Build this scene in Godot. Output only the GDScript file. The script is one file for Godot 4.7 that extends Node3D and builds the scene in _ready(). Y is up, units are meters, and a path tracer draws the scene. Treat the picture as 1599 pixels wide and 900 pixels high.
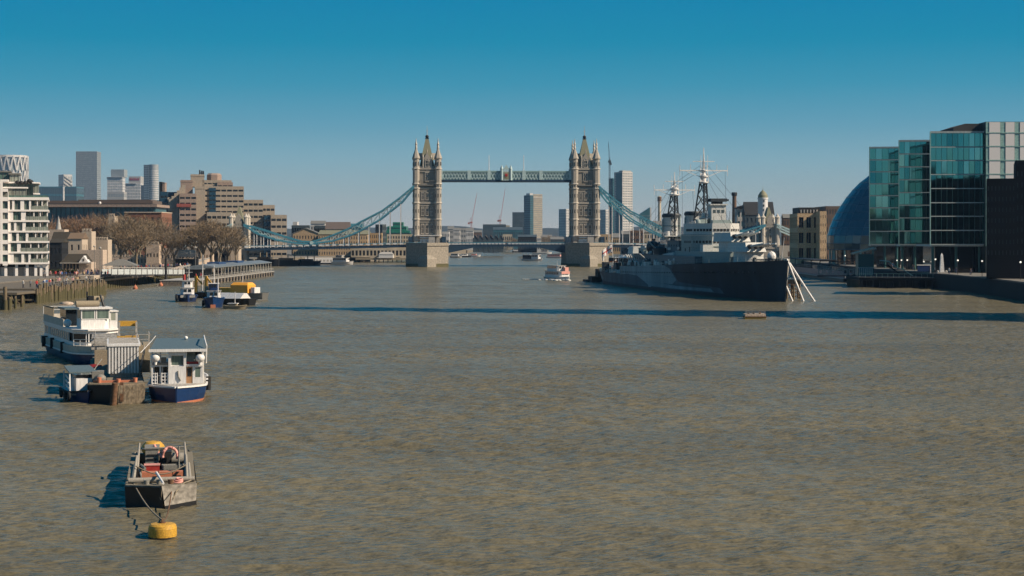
extends Node3D
# A wide tidal river in a city, looking downstream to a bascule bridge.  x right, y up, the view runs along -z.
const F := 2740.0      # lens: photograph pixels per unit of tangent
const EYE := 14.0      # height of the viewpoint over the water
const HY := 373.0      # eye level row of the photograph
const CX := 799.5
const BD := 895.0      # distance of the bridge
var M := {}
var T := {}
var used := {}
var rng := RandomNumberGenerator.new()
func X(px: float, d: float) -> float: return (px - CX) * d / F
func Y(py: float, d: float) -> float: return EYE - (py - HY) * d / F
func P(px: float, py: float, d: float) -> Vector3: return Vector3(X(px, d), Y(py, d), -d)
func _ready() -> void:
	rng.seed = 7
	set_camera()
	set_sky()
	set_sun()
	make_textures()
	make_materials()
	build_setting()
	build_bridge()
	build_far_buildings()
	build_hotel()
	build_left_bank()
	build_left_details()
	build_right_bank()
	build_right_details()
	build_warship()
	build_pier()
	build_near_boats()
	build_mid_boats()
	build_people()
func set_camera() -> void:
	var cam := Camera3D.new()
	cam.name = "camera"
	cam.projection = Camera3D.PROJECTION_FRUSTUM
	cam.near = 1.0
	cam.far = 12000.0
	cam.size = 900.0 / F
	cam.frustum_offset = Vector2(0, (HY - 450.0) / F)
	cam.position = Vector3(0, EYE, 0)
	add_child(cam)
	cam.current = true
func set_sky() -> void:
	var stops := [[-90.0, Color(0.20, 0.19, 0.17)], [-0.2, Color(0.30, 0.30, 0.31)], [0.0, Color(0.455, 0.44, 0.41)], [0.7, Color(0.385, 0.41, 0.40)], [1.6, Color(0.305, 0.40, 0.41)], [2.6, Color(0.215, 0.385, 0.455)],
		[3.7, Color(0.115, 0.325, 0.44)], [5.0, Color(0.040, 0.280, 0.42)], [6.4, Color(0.004, 0.24, 0.40)], [7.8, Color(0.0, 0.215, 0.40)], [14.0, Color(0.0, 0.16, 0.335)], [30.0, Color(0.0, 0.125, 0.28)], [90.0, Color(0.0, 0.09, 0.22)]]
	var im := Image.create(32, 1024, false, Image.FORMAT_RGBF)
	for r in 1024:
		var el := 90.0 - (r + 0.5) / 1024.0 * 180.0
		var c: Color = stops[0][1]
		for k in stops.size() - 1:
			if el >= stops[k][0] and el <= stops[k + 1][0]:
				c = (stops[k][1] as Color).lerp(stops[k + 1][1], (el - stops[k][0]) / (stops[k + 1][0] - stops[k][0]))
		if el > 90.0: c = stops[-1][1]
		for x in 32: im.set_pixel(x, r, c)
	var sm := PanoramaSkyMaterial.new()
	sm.panorama = ImageTexture.create_from_image(im)
	var sky := Sky.new()
	sky.sky_material = sm
	var e := Environment.new()
	e.background_mode = Environment.BG_SKY
	e.sky = sky
	e.tonemap_mode = Environment.TONE_MAPPER_LINEAR
	e.tonemap_exposure = 1.4
	e.background_energy_multiplier = 0.74
	e.sdfgi_enabled = true
	e.ssao_enabled = true
	e.ssil_enabled = true
	e.fog_enabled = true
	e.fog_density = 0.000042
	e.fog_light_color = Color(0.64, 0.81, 1.0)
	var w := WorldEnvironment.new()
	w.name = "environment"
	w.environment = e
	add_child(w)
func set_sun() -> void:
	var s := DirectionalLight3D.new()
	s.name = "sun"
	var az := deg_to_rad(16.0)
	var el := deg_to_rad(37.0)
	var dir := Vector3(-cos(az) * cos(el), -sin(el), -sin(az) * cos(el))
	s.light_energy = 1.6
	s.light_color = Color(1.0, 0.93, 0.83)
	s.light_angular_distance = 0.5
	s.shadow_enabled = true
	add_child(s)
	s.look_at_from_position(Vector3.ZERO, dir, Vector3.UP)
# ---------------------------------------------------------------- mesh helper
class MB:
	var v := PackedVector3Array()
	var n := PackedVector3Array()
	var c := PackedColorArray()
	var uv := PackedVector2Array()
	var tint := Color.WHITE
	var colored := false
	func put(a: Vector3, b: Vector3, d: Vector3, na: Vector3, nb: Vector3, nd: Vector3) -> void:
		if (b - a).cross(d - a).dot(na + nb + nd) > 0.0:
			v.append(a); v.append(d); v.append(b); n.append(na); n.append(nd); n.append(nb)
		else:
			v.append(a); v.append(b); v.append(d); n.append(na); n.append(nb); n.append(nd)
		if colored:
			c.append(tint); c.append(tint); c.append(tint)
	func tri(a: Vector3, b: Vector3, d: Vector3) -> void:
		var g := (b - a).cross(d - a)
		if g.length_squared() < 1e-14: return
		g = g.normalized()
		put(a, b, d, g, g, g)
	func quad(a: Vector3, b: Vector3, d: Vector3, e: Vector3) -> void:
		tri(a, b, d); tri(a, d, e)
	func box(lo: Vector3, hi: Vector3, xf := Transform3D.IDENTITY) -> void:
		var p: Array[Vector3] = []
		for i in 8:
			p.append(xf * Vector3(hi.x if i & 1 else lo.x, hi.y if i & 2 else lo.y, hi.z if i & 4 else lo.z))
		quad(p[4], p[5], p[7], p[6]); quad(p[1], p[0], p[2], p[3])
		quad(p[5], p[1], p[3], p[7]); quad(p[0], p[4], p[6], p[2])
		quad(p[6], p[7], p[3], p[2]); quad(p[0], p[1], p[5], p[4])
	func cbox(at: Vector3, size: Vector3, yaw := 0.0) -> void:
		box(-size / 2, size / 2, Transform3D(Basis(Vector3.UP, yaw), at))
	func bar(p: Vector3, q: Vector3, w: float, h: float) -> void:
		var dir := q - p
		var l := dir.length()
		if l < 1e-5: return
		dir /= l
		var up := Vector3.UP if absf(dir.y) < 0.98 else Vector3.BACK
		var side := dir.cross(up).normalized()
		up = side.cross(dir)
		box(Vector3(-w / 2, -h / 2, 0), Vector3(w / 2, h / 2, l), Transform3D(Basis(side, up, dir) if side.cross(up).dot(dir) > 0 else Basis(-side, up, dir), p))
	func tube(p: Vector3, q: Vector3, r0: float, r1: float, seg := 8, caps := true) -> void:
		var dir := (q - p).normalized()
		var a := dir.cross(Vector3.UP if absf(dir.y) < 0.95 else Vector3.RIGHT).normalized()
		var b := dir.cross(a)
		for i in seg:
			var t0 := TAU * i / seg
			var t1 := TAU * (i + 1) / seg
			var n0 := a * cos(t0) + b * sin(t0)
			var n1 := a * cos(t1) + b * sin(t1)
			put(p + n0 * r0, p + n1 * r0, q + n1 * r1, n0, n1, n1)
			put(p + n0 * r0, q + n1 * r1, q + n0 * r1, n0, n1, n0)
			if caps:
				put(q, q + n0 * r1, q + n1 * r1, dir, dir, dir)
				put(p, p + n1 * r0, p + n0 * r0, -dir, -dir, -dir)
	func path(pts: Array, r: float, seg := 6) -> void:
		for i in pts.size() - 1: tube(pts[i], pts[i + 1], r, r, seg, true)
	func lathe(at: Vector3, prof: Array, seg := 12, sx := 1.0, sz := 1.0, turn := 0.0, flat := false) -> void:
		for k in prof.size() - 1:
			var p: Vector2 = prof[k]
			var q: Vector2 = prof[k + 1]
			var s := Vector2(q.y - p.y, p.x - q.x)
			if s.length() < 1e-6: continue
			s = s.normalized()
			for i in seg:
				var t0 := TAU * i / seg + turn
				var t1 := TAU * (i + 1) / seg + turn
				var tm := (t0 + t1) / 2
				var a := at + Vector3(cos(t0) * p.x * sx, p.y, sin(t0) * p.x * sz)
				var b := at + Vector3(cos(t1) * p.x * sx, p.y, sin(t1) * p.x * sz)
				var d := at + Vector3(cos(t1) * q.x * sx, q.y, sin(t1) * q.x * sz)
				var e := at + Vector3(cos(t0) * q.x * sx, q.y, sin(t0) * q.x * sz)
				var n0 := Vector3(cos(t0) * s.x, s.y, sin(t0) * s.x)
				var n1 := Vector3(cos(t1) * s.x, s.y, sin(t1) * s.x)
				if flat:
					n0 = Vector3(cos(tm) * s.x, s.y, sin(tm) * s.x); n1 = n0
				if p.x > 1e-5: put(a, b, d, n0, n1, n1)
				if q.x > 1e-5: put(a, d, e, n0, n1, n0)
	func prism(poly: PackedVector2Array, y0: float, y1: float, top_poly := PackedVector2Array(), caps := true) -> void:
		var t := top_poly if top_poly.size() else poly
		var area := 0.0
		for i in poly.size(): area += poly[i].cross(poly[(i + 1) % poly.size()])
		for i in poly.size():
			var j := (i + 1) % poly.size()
			var a := Vector3(poly[i].x, y0, poly[i].y)
			var b := Vector3(poly[j].x, y0, poly[j].y)
			var d := Vector3(t[j].x, y1, t[j].y)
			var e := Vector3(t[i].x, y1, t[i].y)
			if area < 0: quad(a, b, d, e)
			else: quad(b, a, e, d)
		if caps:
			for top in [0, 1]:
				var ring := t if top else poly
				var idx := Geometry2D.triangulate_polygon(ring)
				var up := Vector3.UP if top else Vector3.DOWN
				var y := y1 if top else y0
				for k in range(0, idx.size(), 3):
					put(Vector3(ring[idx[k]].x, y, ring[idx[k]].y), Vector3(ring[idx[k + 1]].x, y, ring[idx[k + 1]].y), Vector3(ring[idx[k + 2]].x, y, ring[idx[k + 2]].y), up, up, up)
	func loft(rings: Array, closed := true, caps := true, smooth := false) -> void:
		var m: int = rings[0].size()
		var cen := Vector3.ZERO
		for k in rings.size() - 1:
			cen = Vector3.ZERO
			for p in rings[k]: cen += p
			for p in rings[k + 1]: cen += p
			cen /= 2.0 * m
			for i in (m if closed else m - 1):
				var j := (i + 1) % m
				var a: Vector3 = rings[k][i]
				var b: Vector3 = rings[k][j]
				var d: Vector3 = rings[k + 1][j]
				var e: Vector3 = rings[k + 1][i]
				var g := (d - a).cross(e - b)
				if g.length_squared() < 1e-12: continue
				g = g.normalized()
				if g.dot((a + b + d + e) / 4 - cen) < 0: g = -g
				if smooth:
					var q := []
					for w in [[k, i], [k, j], [k + 1, j], [k + 1, i]]: q.append(grid_normal(rings, w[0], w[1], g))
					put(a, b, d, q[0], q[1], q[2]); put(a, d, e, q[0], q[2], q[3])
				else:
					put(a, b, d, g, g, g); put(a, d, e, g, g, g)
		if caps:
			for k in [0, rings.size() - 1]:
				cen = Vector3.ZERO
				for p in rings[k]: cen += p
				cen /= m
				var inn := Vector3.ZERO
				for p in rings[1 if k == 0 else k - 1]: inn += p
				inn /= m
				for i in m:
					var a: Vector3 = rings[k][i]
					var b: Vector3 = rings[k][(i + 1) % m]
					var g := (a - cen).cross(b - cen)
					if g.length_squared() < 1e-12: continue
					g = g.normalized()
					if g.dot(cen - inn) < 0: g = -g
					put(cen, a, b, g, g, g)
	func grid_normal(rings: Array, k: int, i: int, g: Vector3) -> Vector3:
		var m: int = rings[0].size()
		var along: Vector3 = rings[mini(k + 1, rings.size() - 1)][i] - rings[maxi(k - 1, 0)][i]
		var sum := Vector3.ZERO
		for s in [-1, 1]:
			var nn: Vector3 = along.cross(rings[k][(i + s + m) % m] - rings[k][i])
			if nn.length_squared() < 1e-10: continue
			nn = nn.normalized()
			if nn.dot(g) < 0: nn = -nn
			if nn.dot(g) > 0.75: sum += nn
		return sum.normalized() if sum.length_squared() > 1e-8 else g
	func blob(at: Vector3, r: Vector3, seg := 10, rings := 6) -> void:
		for i in rings:
			var f0 := PI * i / rings - PI / 2
			var f1 := PI * (i + 1) / rings - PI / 2
			for j in seg:
				var t0 := TAU * j / seg
				var t1 := TAU * (j + 1) / seg
				var a := Vector3(cos(f0) * cos(t0), sin(f0), cos(f0) * sin(t0))
				var b := Vector3(cos(f0) * cos(t1), sin(f0), cos(f0) * sin(t1))
				var d := Vector3(cos(f1) * cos(t1), sin(f1), cos(f1) * sin(t1))
				var e := Vector3(cos(f1) * cos(t0), sin(f1), cos(f1) * sin(t0))
				if i > 0: put(at + a * r, at + b * r, at + d * r, a, b, d)
				if i < rings - 1: put(at + a * r, at + d * r, at + e * r, a, d, e)
	func ring(at: Vector3, axis: Vector3, r: float, t: float, seg := 12, tseg := 6) -> void:
		var a := axis.cross(Vector3.UP if absf(axis.y) < 0.9 else Vector3.RIGHT).normalized()
		var b := axis.cross(a).normalized()
		for i in seg:
			for j in tseg:
				var q := []
				for k in [[i, j], [i + 1, j], [i + 1, j + 1], [i, j + 1]]:
					var u := a * cos(TAU * k[0] / seg) + b * sin(TAU * k[0] / seg)
					var w := u * cos(TAU * k[1] / tseg) + axis * sin(TAU * k[1] / tseg)
					q.append([at + u * r + w * t, w])
				put(q[0][0], q[1][0], q[2][0], q[0][1], q[1][1], q[2][1]); put(q[0][0], q[2][0], q[3][0], q[0][1], q[2][1], q[3][1])
	func mesh() -> ArrayMesh:
		var a := []
		a.resize(Mesh.ARRAY_MAX)
		a[Mesh.ARRAY_VERTEX] = v
		a[Mesh.ARRAY_NORMAL] = n
		if colored: a[Mesh.ARRAY_COLOR] = c
		if uv.size(): a[Mesh.ARRAY_TEX_UV] = uv
		var m := ArrayMesh.new()
		m.add_surface_from_arrays(Mesh.PRIMITIVE_TRIANGLES, a)
		return m
# ---------------------------------------------------------------- scene helpers
func numbered(called: String) -> String:
	used[called] = used.get(called, -1) + 1
	return called if used[called] == 0 else "%s_%03d" % [called, used[called]]
func tag(o: Node, label: String, category: String, group := "", kind := "") -> Node:
	if label: o.set_meta("label", label)
	if category: o.set_meta("category", category)
	if group: o.set_meta("group", group)
	if kind: o.set_meta("kind", kind)
	return o
func thing(called: String, label: String, category: String, at := Vector3.ZERO, turn := 0.0, group := "") -> Node3D:
	var o := Node3D.new()
	o.name = numbered(called)
	add_child(o)
	o.position = at
	o.rotation.y = turn
	tag(o, label, category, group)
	return o
func obj(called: String, b: MB, m: Material, parent: Node3D = null) -> MeshInstance3D:
	return inst(called, b.mesh(), m, parent)
func inst(called: String, mesh: Mesh, m: Material, parent: Node3D = null, at := Transform3D.IDENTITY) -> MeshInstance3D:
	var o := MeshInstance3D.new()
	o.mesh = mesh
	o.material_override = m
	o.transform = at
	if parent:
		o.name = called
		parent.add_child(o, true)
	else:
		o.name = numbered(called)
		add_child(o)
	return o
func stuff(o: Node) -> Node:
	o.set_meta("kind", "stuff")
	return o
func struct(called: String, b: MB, m: Material) -> MeshInstance3D:
	var o := obj(called, b, m)
	o.set_meta("kind", "structure")
	return o
func dup(root: Node3D, at: Vector3, turn: float, label: String, scl := 1.0) -> Node3D:
	var r: Node3D = root.duplicate()
	var base := String(root.name)
	if base.length() > 4 and base[base.length() - 4] == "_": base = base.left(base.length() - 4)
	r.name = numbered(base)
	add_child(r)
	r.position = at
	r.rotation.y = turn
	r.scale = Vector3.ONE * scl
	r.set_meta("label", label)
	return r
# ---------------------------------------------------------------- textures and materials
func noise_tex(freq: float, lo: float, hi: float, oct := 4, size := 512, kind := FastNoiseLite.TYPE_SIMPLEX_SMOOTH, sd := 1) -> NoiseTexture2D:
	var f := FastNoiseLite.new()
	f.noise_type = kind
	f.seed = sd
	f.frequency = freq
	f.fractal_octaves = oct
	var t := NoiseTexture2D.new()
	t.width = size
	t.height = size
	t.seamless = true
	t.noise = f
	var g := Gradient.new()
	g.set_color(0, Color(lo, lo, lo))
	g.set_color(1, Color(hi, hi, hi))
	t.color_ramp = g
	return t
func make_textures() -> void:
	T.soft = noise_tex(0.012, 0.80, 1.0, 5)
	T.rough = noise_tex(0.03, 0.62, 1.0, 5, 512, FastNoiseLite.TYPE_SIMPLEX_SMOOTH, 5)
	T.blotch = noise_tex(0.010, 0.45, 1.0, 6, 512, FastNoiseLite.TYPE_SIMPLEX_SMOOTH, 9)
	T.stone = noise_tex(0.05, 0.6, 1.0, 3, 512, FastNoiseLite.TYPE_CELLULAR, 3)
	T.ripple = noise_tex(0.018, 0.0, 1.0, 4, 1024, FastNoiseLite.TYPE_SIMPLEX_SMOOTH, 21)
	T.patch = noise_tex(0.006, 0.72, 1.0, 4, 512, FastNoiseLite.TYPE_SIMPLEX_SMOOTH, 31)
func mat(called: String, r: float, g: float, b: float, rough := 0.8, metal := 0.0, tex := "soft", scl := Vector3.ONE * 0.1, spec := 0.5) -> StandardMaterial3D:
	var m := StandardMaterial3D.new()
	m.resource_name = called
	m.albedo_color = Color(r, g, b).linear_to_srgb()
	m.roughness = rough
	m.metallic = metal
	m.metallic_specular = spec
	if tex:
		m.albedo_texture = T[tex]
		m.uv1_triplanar = true
		m.uv1_world_triplanar = true
		m.uv1_scale = scl
	M[called] = m
	return m
func make_materials() -> void:
	var w := mat("river_water", 0.166, 0.143, 0.090, 0.17, 0.0, "patch", Vector3.ONE, 0.22)
	w.heightmap_enabled = true
	w.heightmap_texture = T.ripple
	w.heightmap_scale = 22.0
	w.uv1_scale = Vector3(0.034, 0.05, 0.11)
	w.albedo_texture = null
	w.detail_enabled = true
	w.detail_albedo = noise_tex(0.008, 0.88, 1.0, 4, 512, FastNoiseLite.TYPE_SIMPLEX_SMOOTH, 44)
	w.detail_blend_mode = BaseMaterial3D.BLEND_MODE_MUL
	w.detail_uv_layer = BaseMaterial3D.DETAIL_UV_2
	w.uv2_triplanar = true
	w.uv2_world_triplanar = true
	w.uv2_scale = Vector3(0.0022, 0.01, 0.009)
	mat("foam", 0.75, 0.74, 0.70, 0.7, 0.0, "blotch", Vector3.ONE * 0.3)
	mat("paving", 0.22, 0.20, 0.17, 0.9, 0.0, "rough", Vector3.ONE * 0.08)
	mat("land", 0.10, 0.10, 0.07, 0.95, 0.0, "rough", Vector3.ONE * 0.01)
	mat("hill_wood", 0.045, 0.05, 0.03, 0.95, 0.0, "blotch", Vector3.ONE * 0.004)
	mat("quay_stone", 0.24, 0.20, 0.15, 0.9, 0.0, "rough", Vector3(0.2, 0.06, 0.2))
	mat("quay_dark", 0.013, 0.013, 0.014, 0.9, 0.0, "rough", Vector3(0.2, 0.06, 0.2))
	mat("pile_wood", 0.22, 0.165, 0.10, 0.9, 0.0, "rough", Vector3(0.4, 0.12, 0.4))
	mat("pile_weed", 0.12, 0.105, 0.045, 0.9, 0.0, "rough", Vector3(0.6, 0.2, 0.6))
	mat("deck_wood", 0.19, 0.155, 0.11, 0.9, 0.0, "rough", Vector3(0.3, 0.3, 0.3))
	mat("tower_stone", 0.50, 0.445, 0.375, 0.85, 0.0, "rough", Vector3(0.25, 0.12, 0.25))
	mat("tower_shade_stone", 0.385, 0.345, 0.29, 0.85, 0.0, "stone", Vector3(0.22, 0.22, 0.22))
	mat("pier_stone", 0.39, 0.34, 0.275, 0.85, 0.0, "rough", Vector3(0.09, 0.05, 0.09))
	mat("pier_weed", 0.17, 0.15, 0.06, 0.9, 0.0, "blotch", Vector3(0.2, 0.2, 0.2))
	mat("pale_stone", 0.58, 0.52, 0.44, 0.8, 0.0, "soft", Vector3.ONE * 0.2)
	mat("slate", 0.235, 0.225, 0.14, 0.7, 0.0, "soft", Vector3.ONE * 0.3)
	mat("lead_grey", 0.20, 0.19, 0.17, 0.6, 0.0, "soft", Vector3.ONE * 0.3)
	mat("bridge_blue", 0.07, 0.27, 0.36, 0.45, 0.0, "soft", Vector3.ONE * 0.2)
	mat("bridge_dark", 0.015, 0.045, 0.085, 0.5, 0.0, "soft", Vector3.ONE * 0.2)
	mat("bridge_pale", 0.48, 0.62, 0.62, 0.5, 0.0, "soft", Vector3.ONE * 0.2)
	mat("bridge_green", 0.27, 0.40, 0.39, 0.5, 0.0, "soft", Vector3.ONE * 0.2)
	mat("white_paint", 0.78, 0.75, 0.73, 0.45, 0.0, "soft", Vector3.ONE * 0.3)
	mat("dull_white", 0.52, 0.49, 0.45, 0.6, 0.0, "rough", Vector3.ONE * 0.25)
	mat("dark_glass", 0.012, 0.016, 0.02, 0.08, 0.0, "", Vector3.ONE, 0.6)
	mat("black", 0.012, 0.012, 0.013, 0.7, 0.0, "soft", Vector3.ONE * 0.3)
	mat("tarmac", 0.05, 0.05, 0.05, 0.9, 0.0, "rough", Vector3.ONE * 0.2)
	mat("red_paint", 0.45, 0.04, 0.03, 0.5, 0.0, "soft", Vector3.ONE * 0.4)
	mat("gold", 0.55, 0.36, 0.10, 0.35, 0.7, "", Vector3.ONE)
	mat("yellow_paint", 0.76, 0.42, 0.05, 0.5, 0.0, "rough", Vector3.ONE * 0.6)
	mat("orange_paint", 0.62, 0.17, 0.06, 0.6, 0.0, "rough", Vector3.ONE * 0.8)
	mat("steel_grey", 0.23, 0.23, 0.22, 0.55, 0.2, "rough", Vector3.ONE * 0.5)
	mat("navy", 0.012, 0.035, 0.12, 0.35, 0.0, "soft", Vector3.ONE * 0.3)
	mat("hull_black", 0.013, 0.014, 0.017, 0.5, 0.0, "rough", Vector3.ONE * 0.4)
	mat("rope", 0.34, 0.28, 0.20, 0.9, 0.0, "rough", Vector3.ONE * 2.0)
	mat("rust", 0.24, 0.12, 0.06, 0.9, 0.0, "blotch", Vector3.ONE * 0.5)
	mat("rubber", 0.012, 0.012, 0.012, 0.85, 0.0, "", Vector3.ONE)
	mat("skin", 0.45, 0.26, 0.18, 0.6, 0.0, "", Vector3.ONE)
func wave(x: float, z: float, fade: float, near: float, a: FastNoiseLite, b: FastNoiseLite, c: FastNoiseLite, patchy: FastNoiseLite) -> float:
	var u := x * 0.97 + z * 0.24
	var w := z * 0.97 - x * 0.24
	var p := 0.85 + 0.55 * patchy.get_noise_2d(x * 0.5, z)
	var far := c.get_noise_2d(u * 1.1, w * 2.2) * 0.26 * (1.0 - near) if near < 1.0 else 0.0
	if near <= 0.0: return far * p * fade
	var h := a.get_noise_2d(u * 0.38, w) * 0.19 + b.get_noise_2d(u * 0.42 + 90.0, w) * 0.12
	return (h * p * near + c.get_noise_2d(u * 0.6, w + 40.0) * 0.10 * near + far) * fade
func make_noise(sd: int, freq: float, oct: int) -> FastNoiseLite:
	var f := FastNoiseLite.new()
	f.noise_type = FastNoiseLite.TYPE_SIMPLEX_SMOOTH
	f.seed = sd
	f.frequency = freq
	f.fractal_octaves = oct
	return f
func build_setting() -> void:
	var a := make_noise(3, 1.0 / 1.5, 2)
	var b := make_noise(8, 1.0 / 4.6, 1)
	var c := make_noise(12, 1.0 / 15.0, 1)
	var patchy := make_noise(15, 1.0 / 22.0, 2)
	var ds := PackedFloat32Array()
	var d := 58.0
	while d < 960.0:
		ds.append(d)
		d += (0.0024 if d < 420.0 else 0.0034) * d
	ds.append(962.0)
	var rows := ds.size()
	var cols := 380
	var hs := PackedFloat32Array()
	hs.resize(rows * (cols + 1))
	var pv := PackedVector3Array()
	pv.resize(rows * (cols + 1))
	for r in rows:
		d = ds[r]
		var fade := clampf((961.0 - d) / 60.0, 0.0, 1.0) * clampf((d - 58.0) / 6.0, 0.0, 1.0)
		var near := clampf((520.0 - d) / 260.0, 0.0, 1.0)
		for k in cols + 1:
			var s := (float(k) / cols - 0.5) * 2.0
			var x := s * 0.34 * d
			var f := fade * clampf((1.0 - absf(s)) * 20.0, 0.0, 1.0)
			var i := r * (cols + 1) + k
			pv[i] = Vector3(x, wave(x, -d, f, near, a, b, c, patchy) if f > 0.0 else 0.0, -d)
	var nv := PackedVector3Array()
	nv.resize(pv.size())
	var idx := PackedInt32Array()
	for r in rows:
		for k in cols + 1:
			var i := r * (cols + 1) + k
			var e := pv[i + 1] if k < cols else pv[i]
			var wst := pv[i - 1] if k > 0 else pv[i]
			var nn := pv[i + cols + 1] if r < rows - 1 else pv[i]
			var s := pv[i - cols - 1] if r > 0 else pv[i]
			nv[i] = (e - wst).cross(nn - s).normalized()
			if nv[i].y < 0: nv[i] = -nv[i]
			if r < rows - 1 and k < cols:
				idx.append_array([i, i + cols + 1, i + 1, i + 1, i + cols + 1, i + cols + 2])
	var n0 := pv.size()
	var l := 0.34
	var d0: float = ds[0]
	var d1: float = ds[rows - 1]
	var ext := [Vector3(-l * d0, 0, -d0), Vector3(l * d0, 0, -d0), Vector3(l * d1, 0, -d1), Vector3(-l * d1, 0, -d1),
		Vector3(-700, 0, 300), Vector3(700, 0, 300), Vector3(700, 0, -d1), Vector3(-700, 0, -d1), Vector3(-700, 0, -2400), Vector3(700, 0, -2400)]
	for p in ext:
		pv.append(p)
		nv.append(Vector3.UP)
	for q in [[4, 5, 1, 0], [5, 6, 2, 1], [4, 0, 3, 7], [7, 6, 9, 8]]:
		idx.append_array([n0 + q[0], n0 + q[2], n0 + q[1], n0 + q[0], n0 + q[3], n0 + q[2]])
	for i in range(0, idx.size(), 3):
		if (pv[idx[i + 1]] - pv[idx[i]]).cross(pv[idx[i + 2]] - pv[idx[i]]).y > 0:
			var t := idx[i + 1]
			idx[i + 1] = idx[i + 2]
			idx[i + 2] = t
	var arr := []
	arr.resize(Mesh.ARRAY_MAX)
	arr[Mesh.ARRAY_VERTEX] = pv
	arr[Mesh.ARRAY_NORMAL] = nv
	arr[Mesh.ARRAY_INDEX] = idx
	var am := ArrayMesh.new()
	am.add_surface_from_arrays(Mesh.PRIMITIVE_TRIANGLES, arr)
	inst("river_water", am, M.river_water).set_meta("kind", "structure")
	var left := PackedVector2Array([Vector2(-2600, 300), Vector2(-118, 300), Vector2(-118, -352), Vector2(-122, -352), Vector2(-122, -462), Vector2(-114, -468), Vector2(-114.5, -645), Vector2(-129, -720), Vector2(-136, -880), Vector2(-124, -960), Vector2(-88, -1085), Vector2(-66, -1300), Vector2(-50, -1500), Vector2(-36, -2000), Vector2(-30, -2140), Vector2(-2600, -2140)])
	var g := MB.new()
	g.prism(left, -4.0, 3.4)
	struct("left_bank_ground", g, M.quay_stone)
	g = MB.new()
	for i in left.size(): left[i] = left[i] + Vector2(-0.6, 0)
	g.prism(left, 3.4, 3.62)
	struct("left_bank_pavement", g, M.paving)
	var right := PackedVector2Array([Vector2(2600, 300), Vector2(135, 300), Vector2(113, -300), Vector2(115, -395), Vector2(118, -431), Vector2(120, -480), Vector2(119, -560), Vector2(121, -640), Vector2(134, -880), Vector2(116, -1000), Vector2(112, -1500), Vector2(120, -2140), Vector2(2600, -2140)])
	g = MB.new()
	g.prism(right, -4.0, 4.0)
	struct("right_bank_ground", g, M.quay_dark)
	g = MB.new()
	for i in right.size(): right[i] = right[i] + Vector2(0.6, 0)
	g.prism(right, 4.0, 4.22)
	struct("right_bank_pavement", g, M.paving)
	g = MB.new()
	g.prism(PackedVector2Array([Vector2(-2600, -2150), Vector2(2600, -2150), Vector2(2600, -6600), Vector2(-2600, -6600)]), -4.0, 3.0)
	struct("far_bank_ground", g, M.land)
	var hn := make_noise(40, 1.0 / 420.0, 5)
	for row in [[5200.0, 40.0, 0.0, "wooded_hill"], [6100.0, 66.0, 900.0, "wooded_hill"]]:
		var hb := MB.new()
		var prev: Array[Vector3] = []
		for k in 131:
			var x := -2600.0 + 40.0 * k
			var h: float = row[1] * (0.80 + 0.28 * hn.get_noise_1d(x + row[2]) + 0.035 * sin(x * 0.21) * sin(x * 0.083))
			var ring: Array[Vector3] = [Vector3(x, 2.0, -row[0] + 350), Vector3(x, h * 0.62, -row[0] + 150), Vector3(x, h, -row[0]), Vector3(x, 2.0, -row[0] - 380)]
			if prev.size():
				for i in 3: hb.quad(prev[i], ring[i], ring[i + 1], prev[i + 1])
			prev = ring
		struct(row[3], hb, M.hill_wood)
# ---------------------------------------------------------------- the bascule bridge
func bx(px: float) -> float: return (px - 790.0) * BD / F     # metres from the middle of the bridge
func by(py: float) -> float: return Y(py, BD)
func gothic_window(w: float, h: float, pointed := true) -> Array:
	var f := MB.new()
	var g := MB.new()
	g.box(Vector3(-w / 2, 0, -0.05), Vector3(w / 2, h, 0.06))
	f.box(Vector3(-w / 2 - 0.22, -0.25, -0.05), Vector3(w / 2 + 0.22, 0, 0.34))
	for s in [-1.0, 1.0]: f.box(Vector3(s * (w / 2 + 0.11) - 0.11, 0, -0.05), Vector3(s * (w / 2 + 0.11) + 0.11, h, 0.28))
	f.box(Vector3(-w / 2 - 0.22, h, -0.05), Vector3(w / 2 + 0.22, h + 0.28, 0.32))
	f.box(Vector3(-0.07, 0, 0), Vector3(0.07, h, 0.22))
	f.box(Vector3(-w / 2, h * 0.55, 0), Vector3(-0.07, h * 0.55 + 0.12, 0.2))
	f.box(Vector3(0.07, h * 0.55, 0), Vector3(w / 2, h * 0.55 + 0.12, 0.2))
	if pointed:
		f.bar(Vector3(-w / 2 - 0.1, h + 0.3, 0.1), Vector3(0, h + 0.3 + w * 0.75, 0.1), 0.22, 0.22)
		f.bar(Vector3(w / 2 + 0.1, h + 0.3, 0.1), Vector3(0, h + 0.3 + w * 0.75, 0.1), 0.22, 0.22)
	return [f.mesh(), g.mesh()]
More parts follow.
